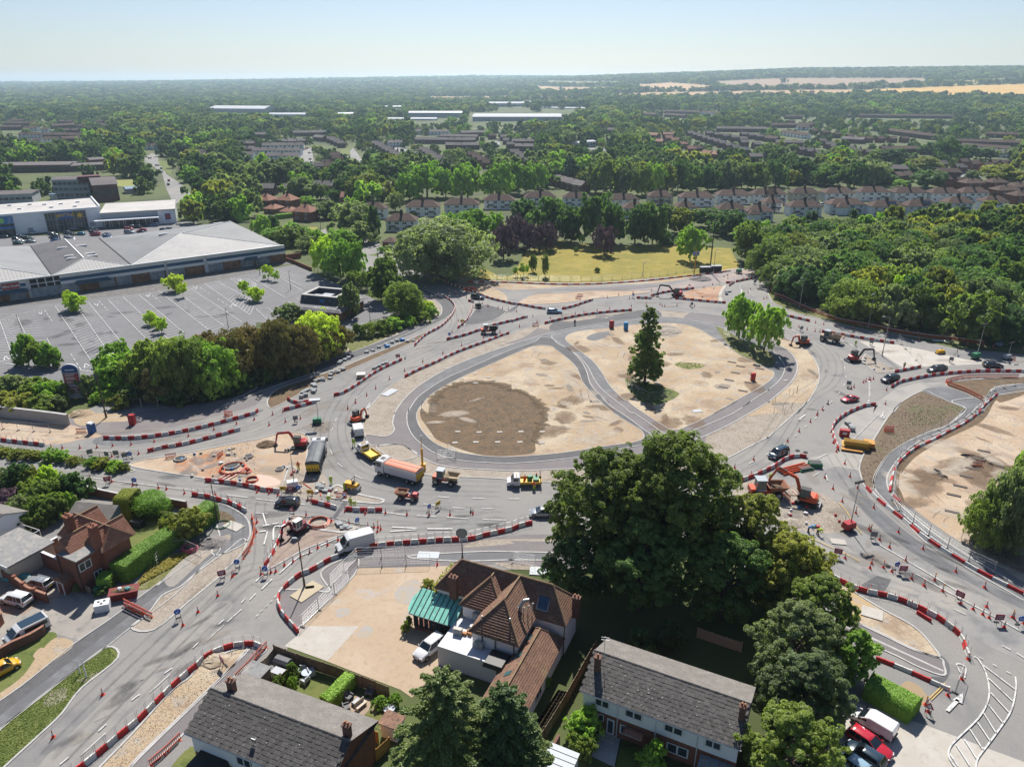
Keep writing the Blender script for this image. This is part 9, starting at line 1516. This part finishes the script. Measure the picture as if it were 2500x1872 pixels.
packs('kerbstone packs on the slip road','in the long heap by the slip road','b2 390,1510 430,1470 470,1490 500,1420 540,1370 620,1350 650,1320 700,1300 760,1290',22,1.3);packs('kerbstone packs on the footway','spaced along the new footway','b2 920,1150 1040,1100 1090,1080 1130,1070 1200,1040 1260,1015 1320,1045 1370,1020',9,.4);packs('kerbstone packs behind the row','behind the west barrier row','b2 1000,1280 1060,1245 1110,1230 1140,1215',5,.4);packs('kerbstone packs on the verge','on the soil strip left','b2 700,1235 750,1210 820,1185',4,.4);packs('kerbstone packs by the red box','beside the red open box','c4 690,200 720,230 740,270',5,.4,h=.8);packs('kerbstone packs at the north exit','in the dirt of the north exit','b3 1840,635 1860,600 1870,615',4,.5);packs('kerbstones by the rubble','in the rubble left of the small island','c2 550,720 560,790 590,750 620,800',7,.9);packs('kerbstones on the duct island','on the kerbed duct island','c2 700,1060 760,1090 800,1095 830,1090',5,.4,h=.3)
boxy('crate','pale wooden crate behind the barrier row','crate','b2',905,1345,[('crate_body',MB().box(-.9,.9,-.7,.7,0,1.0),M_PALE),('lid',MB().box(-1,1,-.8,.8,1.001,1.08),M_WH)],.1)
boxy('sand_bag','teal cloth sack on the new footway','sack','b2',1130,1085,[('sack',MB().sph((0,0,.35),.8,.6,.45,10,5,.12),M_SBLUE)]);boxy('sand_bag','blue sack beyond the teal one on the footway','sack','b2',1258,1030,[('sack',MB().sph((0,0,.35),.8,.6,.45,10,5,.12),M_SBLUE)])
t=boxy('trench_frame_stack','stack of yellow steel trench frames by the soil bed','frames','c4',760,400,[],-.35)
for k in range(5):link('frame',MB().box(-2.4+k*.1,2.0+k*.1,-1.0+k*.25,-.92+k*.25,.8,1.5).box(-2.4,2.0,-1.0+k*.3,-.9+k*.3,1.55,1.65),mat('frame_yellow',(.55,.33,.05),.6),t)
link('frame',MB().box(-2.6,2.2,-1.3,1.3,.5,.6),MATS['frame_yellow'],t);link('frame',MB().box(-2.8,1.0,-2.4,-1.5,.3,.45),mat('frame_orange',(.6,.28,.06),.7),t);link('frame',MB().box(1.3,3.2,.2,2.2,.3,1.2),MATS['frame_orange'],t)
for i in range(4):link('support',MB().box(-2.4+i*1.4,-2.2+i*1.4,-1.2,-1.0,0,.499),M_WOODF,t)
t=boxy('duct_bundle','orange and black duct pipes laid behind the excavator arm','pipes','c4',220,590,[],.42)
for k in range(7):link('pipe',MB().cyl((-3.2,-.9+k*.3,.25+(k%2)*.2),(3.2,-.9+k*.3,.25+(k%2)*.2),.14,n=8),M_BLK if k in(2,4)else M_OR,t)
t=boxy('steel_plate_stack','dark green skip of plates by the ducts','plates','c4',320,590,[('plate',MB().box(-1.4,1.4,-.7,.7,0,.35),M_CG),('plate',MB().box(-1.2,1.2,-.6,.6,.351,.55),M_BLK)],.3);boxy('steel_plate_stack','grille topped crate at the end of the barrier row','plates','c4',405,560,[('crate_body',MB().box(-1.1,1.1,-.8,.8,0,.9),M_CG),('grille',MB().box(-1.0,1.0,-.7,.7,.901,.95),M_BLK)],-.1)
for i,(t_,a,b,r_)in enumerate((('c4',250,460,.3),('c4',318,475,.3))):x,y=W2(t_,a,b);t=thing('tyre_weight','black rubber ring resting on the barrier, '+('left' if i==0 else 'right')+' one of two','weight',(x,y,.82));link('ring',MB().cyl((0,0,0),(0,0,.14),.42,n=14),M_RUB,t)
def coil(label,tile,x,y,r,m,n=4,tube=.06):
 bx,by=W2(tile,x,y);t=thing('duct_coil',label,'pipe coil',(bx,by,.03));
 for k in range(n):rr=r*(1-.05*k);link('coil_turn',MB().tube([(rr*cos(a),rr*sin(a),tube+k*tube*1.7)for a in[2*PI*j/16 for j in range(17)]],tube,5),m,t)
coil('orange duct coil by the barrier row at the duct trench','c1',2120,612,1.1,M_OR);coil('second orange duct coil below the first','c1',2180,682,1.1,M_OR);coil('wide orange duct loop round the manhole pit','c1',2015,590,2.4,M_OR,3,.1);coil('orange duct loops on the kerbed island','c2',545,1055,1.7,M_OR,4,.07);coil('orange duct loops at the north works','b2',1840,590,2.2,M_OR,4,.08);coil('pink hose heap in the weeds beside the mesh fence','c1',1640,1280,1.2,mat('hose_pink',(.6,.12,.15),.6),4,.1);coil('green cable coil by the hedge end','c1',1920,1070,1.3,M_CG,3,.05)
for i,(a,b,c,d)in enumerate(((1950,550,1935,640),(1900,670,1990,620),(1925,680,2020,630),(1960,690,2050,640))):p=W2('c1',a,b);q=W2('c1',c,d);o=link('duct_pipe',MB().cyl((p[0],p[1],.2),(q[0],q[1],.25),.1,n=6),M_OR);tag(o,'straight orange duct leading out of the manhole pit, '+ordn(i),'pipe','straight ducts')
pt_=[('c1',2000,560,1.6),('c1',1560,500,1.2),('c1',2150,480,.9),('c2',205,590,.8)]
for i,(t_,a,b,s_)in enumerate(pt_):x,y=W2(t_,a,b);t=thing('manhole_ring','dark concrete chamber ring, '+['in the duct loop','by the earth trench','right of the duct loop','left of the light mast'][i],'manhole',(x,y,0),i);link('ring',MB().cyl((0,0,0),(0,0,.35),s_,s_*.95,n=14),M_CONCD,t);link('opening',MB().cyl((0,0,.352),(0,0,.36),s_*.75,n=14),M_DK,t)
CV=[('b2',1770,1360),('b2',1885,1315),('b2',2000,1345),('b2',1890,1395),('b2',1635,1270),('b2',2120,1065),('c2',1745,265),('c2',1928,270),('c2',2105,268),('c2',1720,360),('c2',1900,355),('c2',2088,355),('c3',78,265),('c3',262,265),('c3',68,355),('c3',256,360),('b3',930,1078),('b3',1920,1308),('b3',1868,1370),('b3',1818,1433),('b3',1985,1462),('b3',2040,1392),('b3',1965,1252),('b3',2130,1272),('b3',1890,1215),('c4',1865,432),('c4',1818,502),('c4',1765,585),('c4',1715,652),('c4',1660,735),('c4',1605,812),('c4',1590,958),('b3',810,838),('b4',150,1375)]
for i,(t_,a,b)in enumerate(CV):
 x,y=W2(t_,a,b);gr=t_=='c4' or(t_=='b3' and a>1700);t=thing('gully_cover' if gr else 'concrete_slab',('long dark gully unit, ' if gr else 'small square concrete slab, ')+ordn(i)+(' on the cleared ground at right' if t_=='c4' else ' on the island earth'),'cover',(x,y,.04),-.5 if gr else.1,'loose covers on the ground');w_=1.1 if gr else.55
 link('slab',MB().frus(-w_,w_,-.35,.35,0,-w_*.95,w_*.95,-.3,.3,.14),(mat('cover_dark',(.12,.10,.09),.9)if gr else M_CONC),t)
for i,(t_,a,b,w_,d_,rz,m_)in enumerate((('d2',440,150,1.2,2.0,-.6,M_PALE),('c2',465,1420+190,.6,.3,.2,M_CONC),('c2',825,1095,1.3,.6,-.2,M_CONC),('c4',605,1215,1.1,.7,-.2,M_CONC),('d4',895,335,1.3,1.1,-.5,M_CONC),('c1',2020,1080,1.6,.9,-.5,M_CONC),('b2',1150,1475,1.0,2.0,-.5,M_SHED),('c3',250,1470,1.6,.9,-.1,M_SHEDG),('c2',1490,1330,1.6,.8,-.05,M_SHEDG),('b4',1490,1030,2.2,.4,-.1,M_WH),('c3',1600,85,1.0,.6,.2,M_SHED))):
 x,y=W2(t_,a,b);t=thing('ground_board',['stacked plywood boards at the lamp column foot','short concrete block on the yard footway','concrete pad among the cones on the duct island','pale slab beside the red light mast','square cover in the sandy verge','white board on the new footway corner','white panel lying on the island verge','grey sheet beyond the pub fence','grey board on the yard frontage fence','white plank against the wood side barriers','white scraps on the island earth'][i],'board',(x,y,.04),rz);link('board',MB().box(-w_,w_,-d_,d_,0,.12),m_,t)
for i,(t_,a,b,r_,h_,m_,l)in enumerate((('c1',1840,1225,2.0,.8,mat('aggregate_grey',(.2,.18,.17),.95,[((.3,.28,.27),6,.45,.65)]),'grey heap of aggregate behind the brick house'),('b3',1620,500,3.5,1.3,MATS['aggregate_grey'],'grey heap by the north bank'),('c2',90,375,1.6,.7,M_SOIL,'brown heap inside the west works'),('b3',1350,950,3.5,.7,M_STONY,'stony heap at the back of the island'),('c1',2090,640,.9,.3,M_STONY,'small spoil heap by the duct coils'),('c4',210,1050,1.6,.4,M_STONY,'pale rubble near the big group of trees'),('d1',1850,740,1.5,.6,M_DIRT,'broken kerb rubble at the end of the soil strip'),('c1',700,110,2.2,.9,M_DIRT,'pale heap under the bank'),('b3',790,820,2.5,.4,MATS['aggregate_grey'],'dark planings heap by the north footway'))):
 x,y=W2(t_,a,b);t=thing('spoil_heap',l,'heap',(x,y,0));n=16;R=[]
 for j in range(7):f=j/6;R.append([(r_*(1-f)*cos(2*PI*k/n)*RU(.85,1.15)*1.2,r_*(1-f)*sin(2*PI*k/n)*RU(.85,1.15),h_*(1-(1-f)**2)*RU(.85,1.1))for k in range(n)])
 link('earth',MB().loft(R),m_,t)
for n_,(wh,sp_,k)in enumerate((('in the western duct works','c1 1500,490 2100,370 2200,720 1600,640',22),('round the small kerbed island','c2 230,560 420,650 640,720 800,840 500,840',22),('in the exit works by the excavator','c4 0,760 480,830 660,1020 500,1110 0,1040',20),('on the north dirt strips','b3 1350,600 1850,460 1900,520 1600,680',14),('beside the dug out reserve','b4 600,1030 900,1180 1080,1280 880,1290',10))):
 kk={}
 for(a,b,s_,_,r)in sorted(rnd_in(sp_,k,.4,1.4,(1,1))):
  q,m_=random.choice([('brown plank',M_WOODF),('pale plank',M_PALE),('black pipe',M_BLK),('orange pipe',M_OR),('white sack',M_WH),('blue sack',M_SBLUE),('grey sack',M_CONC),('red sack',M_RED)]);kk[q]=c=kk.get(q,-1)+1
  t=thing(q.split()[1],ordn(c)+' loose '+q+' from the left '+wh,q.split()[1],(a,b,.04),r,'loose scraps '+wh);link('cover' if 'sack' in q else 'length',MB().box(-s_,s_,-.07,.07,0,.1)if 'pl' in q else(MB().cyl((-s_,0,.08),(s_,0,.08),.08,n=6)if 'pipe' in q else MB().sph((0,0,.2),.4*s_,.3,.25,7,4,.2)),m_,t)
def stones(name,label,spec,n,s0,s1,m,z=.05):
 p=ZL(spec);x0=min(q[0]for q in p);x1=max(q[0]for q in p);y0=min(q[1]for q in p);y1=max(q[1]for q in p);mb=MB();k=0
 while k<n:
  a=RU(x0,x1);b=RU(y0,y1)
  if not inpoly(a,b,p):continue
  s=RU(s0,s1)*RU(.5,1);q=[(a+s*RU(.6,1)*cos(w),b+s*RU(.6,1)*sin(w),z)for w in(0,1.5,3.1,4.6)];mb.add(q+[(a,b,z+s*RU(.4,.9))],[(0,1,4),(1,2,4),(2,3,4),(3,0,4)]);k+=1
 stuff(link(name,mb,m),label,'stones')
M_STN=mat('stone_grey',(.42,.38,.33),.95,[((.25,.22,.2),.7,.45,.6)]);M_CLOD=mat('clod_brown',(.22,.16,.11),.97)
stones('loose_stones','loose stones scattered over the right island earth','b3 480,1015 1300,890 1700,985 2150,1240 2100,1440 c3 1500,200 1290,190 b3 900,1450 600,1130',1500,.06,.16,M_STN);stones('loose_stones','loose stones scattered over the left island earth','b3 190,1080 520,1220 700,1500 c3 1000,190 800,380 400,430 280,100',800,.06,.16,M_STN);stones('earth_clods','brown clods covering the topsoil patch','b2 1500,1560 1700,1420 2080,1410 b3 250,1600 c3 270,150 180,350 0,450 c2 1850,420 1520,260 1440,100',3500,.07,.2,M_CLOD);stones('earth_clods','brown clods over the planting bed','b4 1100,1650 1330,1470 1690,1610 c4 1560,190 1050,440 920,730 810,640 1100,60',2500,.06,.18,M_CLOD)
stones('loose_stones','stones over the cleared pink ground','c4 1900,100 1130,600 1110,780 1400,1000 1900,1350 2212,1500 2212,0',1400,.06,.17,M_STN);stones('loose_stones','stones in the western works','c1 1500,480 2100,360 2212,380 2212,740 1500,600',1100,.05,.15,M_STN);stones('loose_stones','stones in the works by the big trees','c4 0,750 480,810 690,1030 500,1120 0,1050',700,.05,.15,M_STN);stones('earth_clods','clods along the soil strip at bottom left','d1 700,1800 1480,1000 1720,770 2050,650 1900,860 1150,1620',1600,.03,.1,M_DIRT);stones('loose_stones','stones over the stony verges of the island','b2 1130,1440 1500,1250 2202,980 2202,1050 1620,1280 1190,1640 c2 1180,190 940,280',900,.05,.12,M_STN)
stones('loose_stones','stones over the eastern island verge','c3 1700,300 2212,20 b4 250,1290 420,1330 c4 330,10 0,300 c3 1830,500',900,.05,.13,M_STN)
def tufts(name,label,spec,n,s,m,hz=.5):
 p=ZL(spec);A=np.array(p);x0,y0=A.min(0);x1,y1=A.max(0);X_=RN.uniform(x0,x1,n*4);Y_=RN.uniform(y0,y1,n*4);k=inside(X_,Y_,p);X_=X_[k][:n];Y_=Y_[k][:n]
 C=np.stack([X_,Y_,np.full(len(X_),.05)+RN.uniform(0,hz,len(X_))],1);o=link(name,leafmesh(name,C,np.tile(np.array([[0,.1,1.2]]),(len(X_),1)),s,.35,.6),m);stuff(o,label,'grass')
L_DRY=leafmat('grass_blade_dry',(.22,.215,.04),(.30,.26,.055),(.37,.31,.085),.3);L_GRN=leafmat('grass_blade',(.08,.12,.02),(.12,.17,.03),(.18,.22,.05),.25)
tufts('rough_grass','green tufts through the planting bed','c4 1200,130 1350,60 1560,90 1500,220 1250,200',700,.12,L_GRN,.1)
tufts('verge_grass','short grass of the near left verge','d1 0,1340 350,1060 640,830 925,625 1015,720 700,980 530,1200 330,1390 40,1656 -200,1800',9000,.09,L_GRN,.05);tufts('verge_grass','rough weeds by the hedge foot','c1 1180,1600 1500,1430 1640,1310 1500,1330 1300,1420',2500,.16,L_DRY,.3);tufts('verge_grass','weeds of the strip between the left roads','c1 0,395 300,430 640,480 1120,580 1100,605 700,550 350,500 0,470',3500,.25,L_GRN,.4);tufts('verge_grass','weeds along the wood side verge','b4 0,610 60,650 250,760 420,810 860,925 1400,1012 1300,1000 860,930 300,780 80,690',3500,.25,L_GRN,.4)
tufts('verge_grass','weeds on the island by the fenced trees','b3 980,1370 1100,1380 1400,1470 1250,1570 1120,1550 1000,1450',1200,.2,L_GRN,.3);tufts('verge_grass','weeds patch on the right island earth','b3 1400,1240 1440,1215 1600,1225 1660,1240 1620,1265 1500,1275',250,.2,L_GRN,.2)
M_SKIN=mat('skin',(.5,.28,.2),.6);M_HV=mat('hi_vis_yellow',(.5,.72,.03),.6);M_HO=mat('hi_vis_orange',(.8,.16,.03),.6);M_TRO=mat('work_trousers',(.04,.045,.06),.8);M_BOOT=mat('boots',(.03,.025,.02),.8);M_STRP=mat('reflective_strip',(.65,.66,.65),.4)
def person(label,tile,x,y,rz,top,legs,pose='stand',hat=None):
 bx,by=W2(tile,x,y);t=thing('person',label,'person',(bx,by,.03),rz);J={}
 hip=(0,0,.92)if pose!='bend' else(-.1,0,.86);ch=(.02,0,1.38)if pose!='bend' else(.34,0,1.12);nk=(ch[0]+.02,0,ch[2]+.14)if pose!='bend' else(.47,0,1.2);hd=(nk[0]+.03,0,nk[2]+.14)if pose!='bend' else(.58,0,1.27)
 V=[hip,((hip[0]+ch[0])/2,0,(hip[2]+ch[2])/2),ch,nk,hd];R=[.14,.13,.16,.06,.1];E_=[(0,1),(1,2),(2,3),(3,4)]
 for s in(-1,1):
  st=.16 if pose=='walk' else.03;n=len(V);V+=[(hip[0],s*.1,hip[2]-.06),(hip[0]+s*st+.04,s*.12,.48),(hip[0]+s*st*1.6,s*.13,.09),(hip[0]+s*st*1.6+.14,s*.14,.05)];R+=[.105,.075,.05,.045];E_+=[(0,n),(n,n+1),(n+1,n+2),(n+2,n+3)]
  n=len(V);f=.1 if pose=='stand' else.28;V+=[(ch[0],s*.21,ch[2]+.03),(ch[0]+f*.4,s*.27,ch[2]-.27),(ch[0]+f+.08,s*.2,ch[2]-.46),(ch[0]+f+.14,s*.19,ch[2]-.54)];R+=[.07,.05,.037,.035];E_+=[(2,n),(n,n+1),(n+1,n+2),(n+2,n+3)]
 me=bpy.data.meshes.new('body');me.from_pydata(V,E_,[]);me.materials.append(None);o=link('body',me,M_SKIN,t);sk=o.modifiers.new('skin','SKIN');me.skin_vertices.new()if not me.skin_vertices else None
 for i,sv in enumerate(me.skin_vertices[0].data):sv.radius=(R[i],R[i]);sv.use_root=(i==0)
 ss=o.modifiers.new('sub','SUBSURF');ss.levels=1;ss.render_levels=1
 def limb(nm,pts,rs,m):
  mb=MB()
  for a,b,r0,r1 in zip(pts,pts[1:],rs,rs[1:]):mb.cyl(a,b,r0,r1,8);mb.sph(b,r1*1.02,n=8,m=4)
  link(nm,mb,m,t)
 limb('jacket',[V[0],V[1],V[2],(ch[0],0,ch[2]+.06)],[.18,.175,.2,.15],top);k=5
 for s in(0,1):limb('trouser_leg',[V[k],V[k+1],V[k+2]],[.125,.095,.07],legs);link('boot',MB().sph((V[k+3][0]-.07,V[k+3][1],.06),.15,.06,.07,8,5),M_BOOT,t);limb('sleeve',[V[k+4],V[k+5],V[k+6]],[.09,.07,.052],top);k+=8
 bt=link('reflective_strip',MB().cyl((V[1][0],0,V[1][2]-.03),(V[1][0],0,V[1][2]+.03),.19,n=10),M_STRP,t)
 if hat:link('hard_hat',MB().sph((hd[0],0,hd[2]+.06),.13,.12,.1,10,5).cyl((hd[0]+.03,0,hd[2]+.04),(hd[0]+.03,0,hd[2]+.06),.15,n=10),hat,t)
 else:link('hair',MB().sph((hd[0]-.02,0,hd[2]+.04),.115,.105,.1,8,5),M_BOOT,t)
for a in(('worker in yellow standing behind the white crew van','c2',845,385,-1.2,M_HV,M_HV,'walk',M_WH),('worker in orange jacket and yellow trousers left of the grey tipper','c2',370,590,-1.6,M_HO,M_HV,'stand',None),('worker in yellow at the head of the small kerbed island','c2',650,715,-1.3,M_HV,M_HV,'stand',M_WH),('worker in yellow bending over the rubble','c2',627,860,-1.0,M_HV,M_HV,'bend',M_WH),('worker in yellow leaning on the roller','c2',765,775,.3,M_HV,M_HV,'stand',M_WH),('left one of two workers in yellow vests at the barrier','c2',820,905,-1.5,M_HV,M_HV,'stand',None),('right one of two workers at the barrier, bending','c2',850,905,-1.2,M_HV,M_HV,'bend',M_WH),('roller driver in yellow standing on the far side','c2',848,735,-1.6,M_HV,M_HV,'bend',M_WH),('worker in orange with yellow legs beside the cone truck','c3',190,765,1.5,M_HO,M_HV,'stand',None),('worker in yellow top and orange trousers by the trench','c4',12,695,-1.2,M_HV,M_HO,'stand',M_HV),('worker in yellow kneeling near the red light mast','c4',430,1150,-1.0,M_HV,M_TRO,'bend',M_HV),('worker in yellow and dark blue by the red barrier stub','c4',350,1130,-.5,M_SBLUE,M_TRO,'bend',M_HV),('worker in yellow on the dug out reserve','b4',750,1075,-1.6,M_HV,M_HV,'stand',M_WH),('worker in grey green by the black estate car','b4',1167,1268,-1.6,mat('olive_vest',(.3,.38,.08),.7),M_TRO,'stand',None),('pedestrian in dark clothes on the shaded pavement','b2',1048,310,-1.5,M_TRO,M_TRO,'walk',None),('worker in dark clothes on the planings strip','b3',540,895,-1.5,M_TRO,M_TRO,'stand',None),('pair of small orange figures, the left one, near the tree group','c4',35,715,.4,M_HO,M_HO,'stand',M_HV)):
 if 'pair of' in a[0]:continue
 person(*a)
